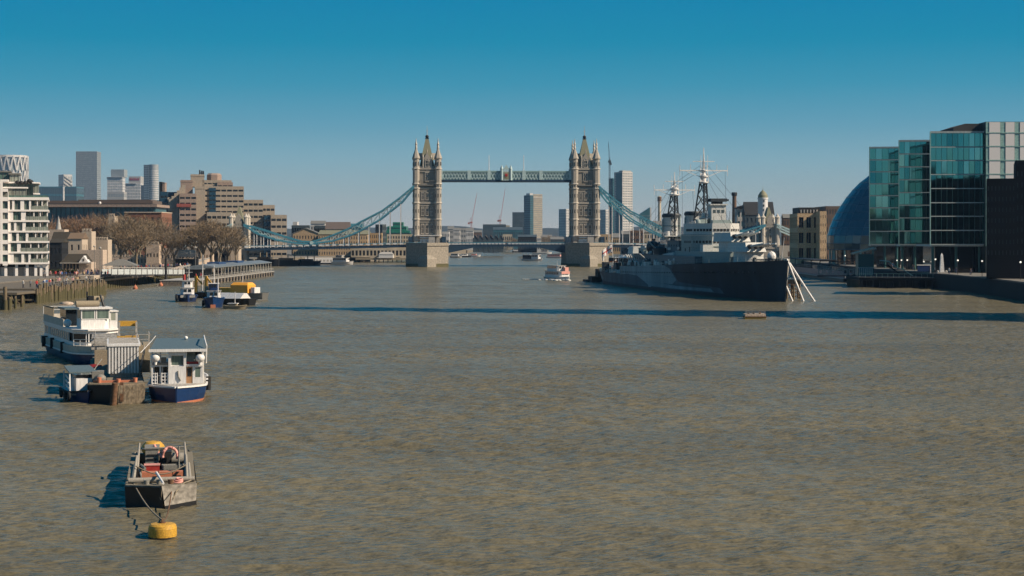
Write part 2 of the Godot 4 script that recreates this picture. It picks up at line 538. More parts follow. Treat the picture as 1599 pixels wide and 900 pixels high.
func main_tower(bridge: Node3D, x0: float) -> void:
	var tx := 5.55
	var tz := 6.2
	var body := MB.new()
	var y0 := by(379.0)
	var ys := [y0, by(368.5), by(343.0), by(317.5), by(295.0), by(288.0), by(264.5), by(256.0)]
	for sx in [-1, 1]:
		for sz in [-1, 1]:
			body.box(Vector3(sx * tx - 1.5, ys[0], sz * tz - 1.5), Vector3(sx * tx + 1.5, ys[1], sz * tz + 1.5))
	body.box(Vector3(-tx, ys[1], -tz), Vector3(tx, ys[6], tz))
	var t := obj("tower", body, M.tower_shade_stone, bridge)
	t.position = Vector3(x0, 0, 0)
	for sx in [-1, 1]:
		for sz in [-1, 1]:
			var b := MB.new()
			var c := Vector3(sx * tx, 0, sz * tz)
			var r := 1.85
			b.lathe(c, [Vector2(r + 0.25, ys[0]), Vector2(r + 0.25, ys[1]), Vector2(r, ys[1] + 0.4), Vector2(r, ys[6]), Vector2(r - 0.12, ys[6] + 0.2), Vector2(r - 0.12, by(250.0)), Vector2(r + 0.3, by(249.0)), Vector2(r + 0.3, by(247.8)), Vector2(0.42, by(233.0)), Vector2(0.30, by(232.0))], 8, 1, 1, PI / 8, true)
			var tur := obj("turret", b, M.tower_stone, t)
			var bands := MB.new()
			for yy in [ys[1], ys[2], ys[3], ys[4], ys[5], ys[6]]:
				bands.lathe(c, [Vector2(r, yy - 0.45), Vector2(r + 0.32, yy - 0.2), Vector2(r + 0.32, yy + 0.25), Vector2(r, yy + 0.4)], 8, 1, 1, PI / 8, true)
			stuff(obj("string_course", bands, M.pale_stone, tur))
			var slits := MB.new()
			for k in 5:
				var yc: float = ys[k + 1] + (ys[k + 2] - ys[k + 1]) * 0.5 if k < 4 else by(257.0)
				for q in 8:
					var an := TAU * q / 8
					slits.cbox(c + Vector3(cos(an) * r * 0.925, yc, sin(an) * r * 0.925), Vector3(0.12, 1.9, 0.34), -an)
			stuff(obj("slit_window", slits, M.dark_glass, tur))
			var fin := MB.new()
			fin.lathe(c, [Vector2(0.55, by(233.0)), Vector2(0.62, by(231.5)), Vector2(0.38, by(228.0)), Vector2(0.62, by(226.5)), Vector2(0.26, by(223.0)), Vector2(0.09, by(217.5))], 6)
			obj("finial", fin, M.pale_stone, tur)
	for side in 4:
		var q := Basis(Vector3.UP, side * PI / 2)
		var half := tx - 1.6 if side % 2 == 0 else tz - 1.6
		var dist := tz if side % 2 == 0 else tx
		for k in [1, 2, 3, 4, 6]:
			var bb := MB.new()
			bb.box(Vector3(-half, ys[k] - 0.5, dist), Vector3(half, ys[k] + 0.5, dist + 0.6))
			bb.box(Vector3(-half, ys[k] - 1.7, dist), Vector3(half, ys[k] - 1.1, dist + 0.35))
			inst("belt_course", bb.mesh(), M.pale_stone if k == 1 else M.tower_stone, t, Transform3D(q))
		var st := [[ys[1] + 1.2, 4.2, 3], [ys[2] + 2.0, 3.6, 3], [ys[3] + 1.6, 3.4, 3], [ys[4] + 3.6, 4.2, 1]]
		for k in st.size():
			var cnt: int = st[k][2]
			for i in cnt:
				var ww := gothic_window(1.15 if cnt == 3 else 1.7, st[k][1], k != 2)
				var xf := Transform3D(q, q * Vector3((i - (cnt - 1) / 2.0) * 2.25, st[k][0], dist))
				var f := inst("window", ww[0], M.pale_stone, t, xf)
				inst("pane", ww[1], M.dark_glass, f)
		var bal := MB.new()
		bal.box(Vector3(-half, ys[5] - 1.0, dist), Vector3(half, ys[5] - 0.5, dist + 1.3))
		for i in 9: bal.box(Vector3(-half + i * half / 4.0 - 0.08, ys[5] - 0.5, dist + 1.1), Vector3(-half + i * half / 4.0 + 0.08, ys[5] + 1.5, dist + 1.25))
		bal.box(Vector3(-half, ys[5] + 1.5, dist + 1.05), Vector3(half, ys[5] + 1.75, dist + 1.3))
		stuff(inst("balcony", bal.mesh(), M.lead_grey, t, Transform3D(q)))
		var gb := MB.new()
		var gy := by(250.0)
		gb.box(Vector3(-1.75, ys[6], dist - 1.4), Vector3(1.75, gy, dist + 0.35))
		gb.loft([[Vector3(-1.95, gy, dist + 0.45), Vector3(1.95, gy, dist + 0.45), Vector3(0, by(239.5), dist + 0.45)], [Vector3(-1.95, gy, dist - 4.0), Vector3(1.95, gy, dist - 4.0), Vector3(0, by(239.5), dist - 4.0)]])
		gb.lathe(Vector3(0, by(240.0), dist + 0.2), [Vector2(0.22, 0), Vector2(0.3, 0.8), Vector2(0.05, 2.2)], 6)
		var gab := inst("dormer_gable", gb.mesh(), M.tower_stone, t, Transform3D(q))
		for s in [-1.0, 1.0]:
			var pb := MB.new()
			pb.lathe(Vector3(s * 2.05, 0, dist + 0.15), [Vector2(0.34, ys[6]), Vector2(0.34, by(247.0)), Vector2(0.45, by(246.6)), Vector2(0.03, by(241.5))], 6)
			inst("pinnacle", pb.mesh(), M.pale_stone, gab)
		var gw := gothic_window(1.5, 3.2, true)
		var f2 := inst("window", gw[0], M.pale_stone, gab, Transform3D(Basis(), Vector3(0, ys[6] + 0.9, dist + 0.36)))
		inst("pane", gw[1], M.dark_glass, gab, f2.transform)
		var par := MB.new()
		par.box(Vector3(-half, ys[6], dist - 0.5), Vector3(-1.76, ys[6] + 1.3, dist))
		par.box(Vector3(1.76, ys[6], dist - 0.5), Vector3(half, ys[6] + 1.3, dist))
		inst("parapet", par.mesh(), M.tower_stone, t, Transform3D(q))
	var rb := MB.new()
	rb.prism(PackedVector2Array([Vector2(-tx + 0.6, -tz + 0.6), Vector2(tx - 0.6, -tz + 0.6), Vector2(tx - 0.6, tz - 0.6), Vector2(-tx + 0.6, tz - 0.6)]), ys[6], ys[6] + 1.0)
	rb.prism(PackedVector2Array([Vector2(-3.9, -4.4), Vector2(3.9, -4.4), Vector2(3.9, 4.4), Vector2(-3.9, 4.4)]), ys[6] + 1.0, by(217.0), PackedVector2Array([Vector2(-0.75, -0.9), Vector2(0.75, -0.9), Vector2(0.75, 0.9), Vector2(-0.75, 0.9)]))
	var roof := obj("roof", rb, M.slate, t)
	var cb := MB.new()
	cb.box(Vector3(-1.0, by(217.0), -1.1), Vector3(1.0, by(216.2), 1.1))
	cb.blob(Vector3(0, by(213.8), 0), Vector3(0.95, 0.85, 0.95), 8, 6)
	obj("roof_crown", cb, M.black, roof)
	var fb := MB.new()
	fb.tube(Vector3(0, by(213.0), 0), Vector3(0, by(196.5), 0), 0.24, 0.07, 6)
	fb.box(Vector3(-0.6, by(205.2), -0.08), Vector3(0.6, by(204.6), 0.08))
	obj("finial", fb, M.dull_white, roof)
	var cab := MB.new()
	cab.box(Vector3(-5.2, by(368.4), tz + 0.62), Vector3(6.4, by(367.4), tz + 3.2))
	obj("canopy", cab, M.white_paint, t)
	cab = MB.new()
	cab.box(Vector3(0.8, y0, tz + 1.6), Vector3(3.9, by(368.5), tz + 2.9))
	obj("cabin", cab, M.dull_white, t)
func bridge_pier(bridge: Node3D, x0: float) -> void:
	var b := MB.new()
	var top := by(379.2)
	var hw := 10.6
	var plan := PackedVector2Array([Vector2(-hw, -17), Vector2(0, -27), Vector2(hw, -17), Vector2(hw, 17), Vector2(0, 27), Vector2(-hw, 17)])
	b.prism(plan, 1.6, top)
	var p := obj("pier", b, M.pier_stone, bridge)
	p.position.x = x0
	b = MB.new()
	var big := PackedVector2Array()
	for v in plan: big.append(v * 1.012)
	b.prism(big, -3.0, 1.6)
	obj("tide_stained_base", b, M.pier_weed, p)
	b = MB.new()
	big = PackedVector2Array()
	for v in plan: big.append(v * 1.025)
	b.prism(big, top - 1.5, top - 0.7)
	obj("string_course", b, M.pier_stone, p)
	for s in [1.0, -1.0]:
		b = MB.new()
		var rings := []
		for k in 7:
			var f := k / 6.0
			var y := lerpf(-2.5, 7.2, f)
			var r := 1.0 if f < 0.62 else sqrt(maxf(0.0, 1.0 - pow((f - 0.62) / 0.385, 2)))
			var ring := []
			for q in [Vector2(-6.6, 19.6), Vector2(-3.2, 25.2), Vector2(0, 29.6), Vector2(3.2, 25.2), Vector2(6.6, 19.6), Vector2(0, 19.0)]:
				var w := Vector2(0, 20.0).lerp(q, r)
				ring.append(Vector3(w.x, y, w.y * s))
			rings.append(ring)
		b.loft(rings, true, true)
		obj("cutwater", b, M.pier_stone, p)
	b = MB.new()
	for k in 24:
		var f := k / 24.0 * 6.0
		var i := int(f)
		var v := plan[i].lerp(plan[(i + 1) % 6], f - i) * 0.97
		b.box(Vector3(v.x - 0.06, top, v.y - 0.06), Vector3(v.x + 0.06, top + 1.1, v.y + 0.06))
	for i in 6:
		var v := plan[i] * 0.97
		var w := plan[(i + 1) % 6] * 0.97
		for yy in [0.55, 1.1]: b.bar(Vector3(v.x, top + yy, v.y), Vector3(w.x, top + yy, w.y), 0.07, 0.07)
	stuff(obj("guard_rail", b, M.bridge_dark, p))
	b = MB.new()
	b.box(Vector3(-hw * 0.9, top, -8.5), Vector3(-7.4, top + 3.0, 8.5))
	b.box(Vector3(7.4, top, -8.5), Vector3(hw * 0.9, top + 3.0, 8.5))
	obj("machinery_housing", b, M.bridge_dark, p)
func chain_span(bridge: Node3D, s: float) -> void:
	var up_l := [[385.0, 351.0], [404.0, 356.5], [422.0, 362.0], [447.0, 370.0], [471.0, 377.0], [489.0, 378.0]]
	var lo_l := [[385.0, 352.5], [406.0, 365.5], [421.0, 370.5], [436.0, 375.2], [452.0, 378.0], [468.0, 380.3], [489.0, 380.6]]
	var up_r := [[489.0, 378.0], [515.0, 370.0], [543.0, 358.7], [564.0, 347.0], [597.0, 330.0], [625.0, 309.5], [647.0, 291.0]]
	var lo_r := [[489.0, 380.6], [520.0, 376.8], [545.0, 369.0], [560.0, 362.6], [594.0, 343.6], [628.7, 315.8], [647.0, 293.5]]
	for z in [7.6, -7.6]:
		for seg in [[up_l, lo_l, 8], [up_r, lo_r, 12]]:
			var b := MB.new()
			var pts := []
			for ch in [seg[0], seg[1]]:
				var line := []
				for p in ch: line.append(Vector3(s * -bx(p[0]), by(p[1]), z))
				pts.append(line)
				for i in line.size() - 1:
					b.bar(line[i], line[i + 1], 0.8, 0.75)
			var c := obj("suspension_chain", b, M.bridge_blue, bridge)
			var web := MB.new()
			var prev := []
			for k in seg[2] + 1:
				var f := lerpf(0.03, 0.97, k / float(seg[2]))
				var x: float = lerpf(pts[0][0].x, pts[0][-1].x, f)
				var u := Vector3(x, along(pts[0], x), z)
				var l := Vector3(x, along(pts[1], x), z)
				web.bar(l, u, 0.32, 0.3)
				if prev.size():
					web.bar(prev[0], l, 0.34, 0.26)
					web.bar(prev[1], u, 0.34, 0.26)
				prev = [u, l]
			stuff(obj("lattice_web", web, M.bridge_pale, c))
		for px in [401.0, 411.5, 422.0, 433.0, 446.0, 460.0, 475.0, 505.0, 522.0, 538.0, 546.0, 561.0, 577.0, 593.0, 609.5, 626.0]:
			var x := s * -bx(px)
			var chl := lo_l if px < 489 else lo_r
			var line := []
			for p in chl: line.append(Vector3(s * -bx(p[0]), by(p[1]), z))
			var b := MB.new()
			b.tube(Vector3(x, by(lerpf(388.5, 381.5, (px - 385) / 260.0)), z), Vector3(x, along(line, x), z), 0.2, 0.2, 6)
			obj("hanger", b, M.white_paint, bridge)
		var pin := MB.new()
		pin.tube(Vector3(s * -bx(489.0), by(379.2), z - 0.8), Vector3(s * -bx(489.0), by(379.2), z + 0.8), 0.9, 0.9, 10)
		obj("chain_joint", pin, M.bridge_pale, bridge)
	var xa := s * -bx(387.0)
	var xb := s * -bx(656.0)
	var db := MB.new()
	db.loft([[Vector3(xa, by(391.5), 8.6), Vector3(xa, by(387.6), 8.6), Vector3(xa, by(387.6), -8.6), Vector3(xa, by(391.5), -8.6)], [Vector3(xb, by(385.8), 8.6), Vector3(xb, by(382.0), 8.6), Vector3(xb, by(382.0), -8.6), Vector3(xb, by(385.8), -8.6)]])
	var deck := obj("deck", db, M.bridge_dark, bridge)
	db = MB.new()
	for z in [8.75, -8.75]:
		db.bar(Vector3(xa, by(384.4), z), Vector3(xb, by(378.9), z), 0.35, 0.3)
		for k in 53:
			var f := k / 52.0
			db.box(Vector3(lerpf(xa, xb, f) - 0.16, by(lerpf(387.0, 381.4, f)), z - 0.15), Vector3(lerpf(xa, xb, f) + 0.16, by(lerpf(383.9, 378.5, f)), z + 0.15))
	stuff(obj("parapet", db, M.bridge_blue, deck))
	db = MB.new()
	for z in [8.75, -8.75]:
		for k in 26:
			var f := (k * 2 + 0.5) / 52.0
			var x := lerpf(xa, xb, f)
			db.box(Vector3(x - 0.95, by(lerpf(386.5, 380.9, f)), z - 0.06), Vector3(x + 0.95, by(lerpf(384.4, 378.9, f)), z + 0.18))
	stuff(obj("parapet_panel", db, M.white_paint, deck))
func along(line: Array, x: float) -> float:
	for i in line.size() - 1:
		var a: Vector3 = line[i]
		var b: Vector3 = line[i + 1]
		if (x - a.x) * (x - b.x) <= 0.0: return lerpf(a.y, b.y, (x - a.x) / (b.x - a.x))
	return line[-1].y
func abutment_tower(bridge: Node3D, x0: float, s: float) -> void:
	var b := MB.new()
	b.box(Vector3(-4.1, -3, -6.5), Vector3(4.1, by(386.0), 6.5))
	b.box(Vector3(-3.7, by(386.0), -6.0), Vector3(3.7, by(352.0), 6.0))
	b.box(Vector3(-4.2, by(355.5), -6.5), Vector3(4.2, by(353.0), 6.5))
	b.box(Vector3(-4.2, by(389.0), -6.8), Vector3(4.2, by(387.0), 6.8))
	var t := obj("abutment_tower", b, M.tower_stone, bridge)
	t.position.x = x0
	b = MB.new()
	for k in 7:
		for z in [6.2, -6.2]: b.box(Vector3(-3.9 + k * 1.2, by(353.0), z - 0.3), Vector3(-3.2 + k * 1.2, by(349.5), z + 0.3))
	stuff(obj("battlement", b, M.pale_stone, t))
	for sx in [-1, 1]:
		for sz in [-1, 1]:
			b = MB.new()
			b.lathe(Vector3(sx * 3.7, 0, sz * 6.0), [Vector2(1.15, by(392.0)), Vector2(1.15, by(341.0)), Vector2(1.4, by(340.5)), Vector2(1.4, by(339.0)), Vector2(0.9, by(338.0)), Vector2(0.1, by(333.5))], 8, 1, 1, PI / 8, true)
			obj("turret", b, M.pale_stone, t)
	b = MB.new()
	b.prism(PackedVector2Array([Vector2(-2.9, -5), Vector2(2.9, -5), Vector2(2.9, 5), Vector2(-2.9, 5)]), by(353.0), by(323.5), PackedVector2Array([Vector2(-0.3, -2.2), Vector2(0.3, -2.2), Vector2(0.3, 2.2), Vector2(-0.3, 2.2)]))
	obj("roof", b, M.slate, t)
	for sz in [6.0, -6.0]:
		b = MB.new()
		b.box(Vector3(-1.7, by(353.0), sz - 0.7), Vector3(1.7, by(342.0), sz + 0.5))
		b.loft([[Vector3(-1.8, by(342.0), sz - 0.7), Vector3(1.8, by(342.0), sz - 0.7), Vector3(0, by(334.0), sz - 0.7)], [Vector3(-1.8, by(342.0), sz + 0.5), Vector3(1.8, by(342.0), sz + 0.5), Vector3(0, by(334.0), sz + 0.5)]])
		obj("gable", b, M.tower_stone, t)
	for k in 3:
		var ww := gothic_window(0.9, 3.0, true)
		var f := inst("window", ww[0], M.pale_stone, t, Transform3D(Basis(), Vector3(0, by(367.0 + k * 9.0), 6.02)))
		inst("pane", ww[1], M.dark_glass, t, f.transform)
	for sx in [-1.0, 1.0]:
		b = MB.new()
		b.box(Vector3(sx * 3.72 - 0.06, by(386.5), -3.2), Vector3(sx * 3.72 + 0.06, by(366.0), 3.2))
		b.tube(Vector3(sx * 3.72 - 0.06, by(366.0), 0), Vector3(sx * 3.72 + 0.06, by(366.0), 0), 3.2, 3.2, 16)
		obj("road_arch", b, M.black, t)
	for z in [7.6, -7.6]:
		b = MB.new()
		var e := Vector3(s * 30.0, by(385.0), z)
		b.bar(Vector3(s * 3.0, by(350.5), z), e, 0.8, 0.8)
		b.bar(Vector3(s * 3.0, by(354.5), z), e + Vector3(-s * 2.0, -0.5, 0), 0.8, 0.8)
		for k in 8:
			var f := k / 8.0
			b.bar(Vector3(s * 3.0, by(350.5), z).lerp(e, f), Vector3(s * 3.0, by(354.5), z).lerp(e, f + 0.08), 0.3, 0.3)
		obj("back_chain", b, M.bridge_pale, t)
	b = MB.new()
	for k in 3:
		b.box(Vector3(s * (6.5 + k * 16) - 2.2, -3, -8), Vector3(s * (6.5 + k * 16) + 2.2, by(393.0), 8))
	b.box(Vector3(minf(s * 4.2, s * 46), by(393.0), -8), Vector3(maxf(s * 4.2, s * 46), by(387.0), 8))
	b.box(Vector3(minf(s * 4.2, s * 46), by(387.0), 7.3), Vector3(maxf(s * 4.2, s * 46), by(383.6), 8))
	obj("approach_viaduct", b, M.tower_stone, t)
func walkway(bridge: Node3D, z: float) -> void:
	var xl := bx(667.0) + 5.6
	var xr := -xl
	var yt := by(268.6)
	var yb := by(283.8)
	var b := MB.new()
	b.box(Vector3(xl, yb - 0.2, z - 1.8), Vector3(xr, yb + 0.75, z + 1.8))
	var w := obj("walkway", b, M.bridge_dark, bridge)
	b = MB.new()
	b.box(Vector3(xl, yt - 0.55, z - 1.9), Vector3(xr, yt + 0.3, z + 1.9))
	obj("top_chord", b, M.bridge_green, w)
	b = MB.new()
	b.box(Vector3(xl, yb + 0.75, z - 1.5), Vector3(xr, yt - 0.55, z + 1.5))
	obj("glazing", b, M.bridge_green, w)
	b = MB.new()
	for sz in [-1.62, 1.62]:
		var n := 44
		for k in n:
			var x0 := lerpf(xl, xr, k / float(n))
			var x1 := lerpf(xl, xr, (k + 1) / float(n))
			b.bar(Vector3(x0, yb + 0.8, z + sz), Vector3(x1, yt - 0.6, z + sz), 0.12, 0.42)
			b.bar(Vector3(x0, yt - 0.6, z + sz * 1.05), Vector3(x1, yb + 0.8, z + sz * 1.05), 0.12, 0.42)
	stuff(obj("lattice", b, M.bridge_pale, w))
	for px in [688.5, 732.0, 763.0, 817.0, 843.5, 890.0]:
		b = MB.new()
		b.box(Vector3(bx(px) - 0.85, yb + 0.75, z - 1.95), Vector3(bx(px) + 0.85, yt + 0.5, z + 1.95))
		obj("post", b, M.bridge_pale, w)
	if z > 0:
		for px in [763.0, 817.0]:
			b = MB.new()
			b.tube(Vector3(bx(px), yt, z), Vector3(bx(px), by(243.0), z), 0.2, 0.12, 6)
			obj("flagpole", b, M.white_paint, w)
		b = MB.new()
		b.box(Vector3(bx(783.5), yb + 0.4, z + 1.7), Vector3(bx(795.5), yt + 0.5, z + 2.5))
		for px in [782.5, 796.5]: b.lathe(Vector3(bx(px), yt, z + 2.1), [Vector2(0.75, -4.5), Vector2(0.75, 1.2), Vector2(0.9, 1.3), Vector2(0.05, 3.2)], 6)
		b.loft([[Vector3(bx(784.0), yt + 0.8, z + 2.5), Vector3(bx(795.0), yt + 0.8, z + 2.5), Vector3(bx(789.5), yt + 3.4, z + 2.5)], [Vector3(bx(784.0), yt + 0.8, z + 1.7), Vector3(bx(795.0), yt + 0.8, z + 1.7), Vector3(bx(789.5), yt + 3.4, z + 1.7)]])
		var crest := obj("crest_panel", b, M.bridge_pale, w)
		b = MB.new()
		b.lathe(Vector3(0, 0, 0), [Vector2(0.0, 0.0), Vector2(0.8, 0.0), Vector2(0.8, 0.3), Vector2(0, 0.35)], 8)
		inst("shield", b.mesh(), M.red_paint, crest, Transform3D(Basis(Vector3.RIGHT, PI / 2), Vector3(bx(789.5), (yt + yb) / 2 + 0.6, z + 2.5)))
		b = MB.new()
		for k in 5: b.box(Vector3(bx(785.5) + k * 0.62, yb + 0.9, z + 2.5), Vector3(bx(785.5) + k * 0.62 + 0.3, yt - 0.4, z + 2.58))
		stuff(obj("tracery", b, M.gold, crest))
func build_bridge() -> void:
	var br := thing("bascule_bridge", "bascule and suspension bridge with two gothic stone towers and blue chains across the river", "bridge", Vector3(X(790.0, BD), 0, -BD), deg_to_rad(3.0))
	for s in [-1.0, 1.0]:
		var x0: float = s * (bx(913.2) - bx(667.0)) / 2
		bridge_pier(br, x0)
		main_tower(br, x0)
		chain_span(br, s)
		abutment_tower(br, s * -bx(377.0), s)
	for z in [4.6, -4.6]: walkway(br, z)
	for s in [-1.0, 1.0]:
		var b := MB.new()
		var xa: float = s * 29.5
		b.loft([[Vector3(xa, by(395.0), 8), Vector3(xa, by(382.6), 8), Vector3(xa, by(382.6), -8), Vector3(xa, by(395.0), -8)], [Vector3(s * 17.0, by(387.0), 8), Vector3(s * 17.0, by(381.9), 8), Vector3(s * 17.0, by(381.9), -8), Vector3(s * 17.0, by(387.0), -8)], [Vector3(s * 0.15, by(384.6), 8), Vector3(s * 0.15, by(381.6), 8), Vector3(s * 0.15, by(381.6), -8), Vector3(s * 0.15, by(384.6), -8)]])
		var leaf := obj("bascule_leaf", b, M.bridge_dark, br)
		b = MB.new()
		for z in [8.2, -8.2]:
				b.bar(Vector3(s * 29.5, by(379.2), z), Vector3(s * 0.15, by(378.6), z), 0.3, 0.3)
		obj("parapet", b, M.bridge_blue, leaf)
		b = MB.new()
		for z in [8.2, -8.2]:
			for k in 16:
				b.box(Vector3(s * (29.0 - k * 1.84) - 0.6, by(381.6), z - 0.06), Vector3(s * (29.0 - k * 1.84) + 0.6, by(379.3), z + 0.06))
		stuff(obj("parapet_panel", b, M.white_paint, leaf))
# ---------------------------------------------------------------- buildings in general
func block(t: Node3D, lo: Vector3, hi: Vector3, wall: Material, glass: Material, rows: int, cols: int, o := {}) -> MeshInstance3D:
	var rec: float = o.get("recess", 0.25)
	var base: float = o.get("base", 0.6)
	var top: float = o.get("parapet", 0.7)
	var ww: float = o.get("ww", 0.6)
	var wh: float = o.get("wh", 0.6)
	var b := MB.new()
	b.box(lo + Vector3(rec, 0, rec), hi - Vector3(rec, 0.02, rec))
	var faces := [[0, cols]]
	for s in o.get("sides", []): faces.append(s)
	var fh := (hi.y - lo.y - base - top) / maxi(rows, 1)
	var panes := MB.new()
	var singles := []
	var shut: Array = [false, false, false]
	for fc in faces:
		var f: int = fc[0]
		shut[0 if f == 0 else (1 if f < 0 else 2)] = true
		var n: int = fc[1]
		var org: Vector3
		var u: Vector3
		var w: Vector3
		var l: float
		if f == 0:
			org = Vector3(lo.x, lo.y, hi.z); u = Vector3.RIGHT; w = Vector3.BACK; l = hi.x - lo.x
		elif f > 0:
			org = Vector3(hi.x, lo.y, hi.z - rec); u = Vector3.FORWARD; w = Vector3.RIGHT; l = hi.z - lo.z - 2 * rec
		else:
			org = Vector3(lo.x, lo.y, lo.z + rec); u = Vector3.BACK; w = Vector3.LEFT; l = hi.z - lo.z - 2 * rec
		var xf := Transform3D(Basis(u, Vector3.UP, w), org)
		var cw := l / maxi(n, 1)
		var y := 0.0
		for r in rows:
			var y0 := base + r * fh + fh * (1.0 - wh) * 0.55
			var y1 := y0 + fh * wh
			b.box(Vector3(0, y, -rec), Vector3(l, y0, 0), xf)
			var x := 0.0
			for k in n:
				var x0 := k * cw + cw * (1.0 - ww) / 2
				var x1 := x0 + cw * ww
				b.box(Vector3(x, y0, -rec), Vector3(x0, y1, 0), xf)
				x = x1
				if o.get("single", false): singles.append([xf, x0, y0, x1 - x0, y1 - y0])
				else: panes.box(Vector3(x0, y0, -rec - 0.05), Vector3(x1, y1, -rec + 0.03), xf)
			b.box(Vector3(x, y0, -rec), Vector3(l, y1, 0), xf)
			y = y1
		b.box(Vector3(0, y, -rec), Vector3(l, hi.y - lo.y, 0), xf)
	if not shut[1]: b.box(Vector3(lo.x, lo.y, lo.z + rec), Vector3(lo.x + rec, hi.y, hi.z - rec))
	if not shut[2]: b.box(Vector3(hi.x - rec, lo.y, lo.z + rec), Vector3(hi.x, hi.y, hi.z - rec))
	b.box(Vector3(lo.x, lo.y, lo.z), Vector3(hi.x, hi.y, lo.z + rec))
	var wl := obj(o.get("called", "wall"), b, wall, t)
	if panes.v.size(): stuff(obj("window_panes", panes, glass, t))
	var shared := {}
	for s in singles:
		var key := "%.2f %.2f" % [s[3], s[4]]
		if not shared.has(key):
			var p := MB.new()
			p.box(Vector3(0, 0, -rec - 0.05), Vector3(s[3], s[4], -rec + 0.03))
			var fr := MB.new()
			for e in [0.0, s[3] - 0.09, s[3] / 2 - 0.045]: fr.box(Vector3(e, 0, -rec + 0.03), Vector3(e + 0.09, s[4], -rec + 0.10))
			for e in [0.0, s[4] - 0.09]: fr.box(Vector3(0.09, e, -rec + 0.03), Vector3(s[3] - 0.09, e + 0.09, -rec + 0.09))
			shared[key] = [p.mesh(), fr.mesh()]
		var xw: Transform3D = s[0] * Transform3D(Basis(), Vector3(s[1], s[2], 0))
		inst("window", shared[key][0], glass, t, xw)
		stuff(inst("window_frame", shared[key][1], o.get("frame", wall), t, xw))
	if o.get("roof", 0.0) > 0.0:
		var rf := MB.new()
		var h: float = o.roof
		var e := 0.3
		rf.loft([[Vector3(lo.x - e, hi.y, hi.z + e), Vector3(lo.x - e, hi.y, lo.z - e), Vector3(lo.x - e, hi.y + h, (lo.z + hi.z) / 2)], [Vector3(hi.x + e, hi.y, hi.z + e), Vector3(hi.x + e, hi.y, lo.z - e), Vector3(hi.x + e, hi.y + h, (lo.z + hi.z) / 2)]])
		obj("roof", rf, o.get("roof_mat", M.lead_grey), t)
	if o.get("gable", 0.0) > 0.0:
		var rf := MB.new()
		var h: float = o.gable
		var xm := (lo.x + hi.x) / 2
		rf.loft([[Vector3(lo.x, hi.y, hi.z - 0.05), Vector3(hi.x, hi.y, hi.z - 0.05), Vector3(xm, hi.y + h, hi.z - 0.05)], [Vector3(lo.x, hi.y, lo.z), Vector3(hi.x, hi.y, lo.z), Vector3(xm, hi.y + h, lo.z)]])
		obj("gable_wall", rf, wall, t)
		rf = MB.new()
		for s in [-1.0, 1.0]:
			rf.loft([[Vector3(xm, hi.y + h + 0.35, hi.z + 0.3), Vector3(xm, hi.y + h + 0.03, hi.z + 0.3), Vector3(xm + s * ((hi.x - lo.x) / 2 + 0.4), hi.y - 0.2, hi.z + 0.3), Vector3(xm + s * ((hi.x - lo.x) / 2 + 0.4), hi.y + 0.12, hi.z + 0.3)], [Vector3(xm, hi.y + h + 0.35, lo.z - 0.3), Vector3(xm, hi.y + h + 0.03, lo.z - 0.3), Vector3(xm + s * ((hi.x - lo.x) / 2 + 0.4), hi.y - 0.2, lo.z - 0.3), Vector3(xm + s * ((hi.x - lo.x) / 2 + 0.4), hi.y + 0.12, lo.z - 0.3)]])
		obj("roof", rf, o.get("roof_mat", M.lead_grey), t)
	return wl
func far(called: String, label: String, pxl: float, pxr: float, pyt: float, d: float, wall: String, glass: String, rows: int, cols: int, o := {}) -> Node3D:
	var ground: float = o.get("ground", 3.0)
	var h := Y(pyt, d) - ground
	var t: Node3D
	if o.has("corner"):
		var th := deg_to_rad(o.get("turn", 33.0))
		var view := atan2(X(o.corner, d), d)
		var w: float = (X(pxr, d) - X(o.corner, d)) / cos(th + view)
		var dp: float = (X(o.corner, d) - X(pxl, d)) / maxf(sin(th + view), 0.08)
		var right := Vector3(cos(th), 0, -sin(th))
		t = thing(called, label, o.get("category", "building"), Vector3(X(o.corner, d), ground, -d) + right * w / 2, th, o.get("group", ""))
		o = o.duplicate()
		o.sides = [[-1, o.get("side_cols", maxi(2, int(cols * dp / w)))]]
		block(t, Vector3(-w / 2, 0, -dp), Vector3(w / 2, h, 0), M[wall], M[glass], rows, cols, o)
		t.set_meta("w", w)
		t.set_meta("dp", dp)
	else:
		var x0 := X(pxl, d)
		var x1 := X(pxr, d)
		var dp: float = o.get("depth", clampf((x1 - x0) * 0.8, 8.0, 60.0))
		t = thing(called, label, o.get("category", "building"), Vector3((x0 + x1) / 2, ground, -d), 0.0, o.get("group", ""))
		if not o.has("sides"):
			o = o.duplicate()
			o.sides = [[1 if x1 < 0 else -1, maxi(1, int(cols * dp / (x1 - x0)))]]
		block(t, Vector3((x0 - x1) / 2, 0, -dp), Vector3((x1 - x0) / 2, h, 0), M[wall], M[glass], rows, cols, o)
	return t
func lx(t: Node3D, px: float, d: float) -> float: return X(px, d) - t.position.x
func ly(t: Node3D, py: float, d: float) -> float: return Y(py, d) - t.position.y
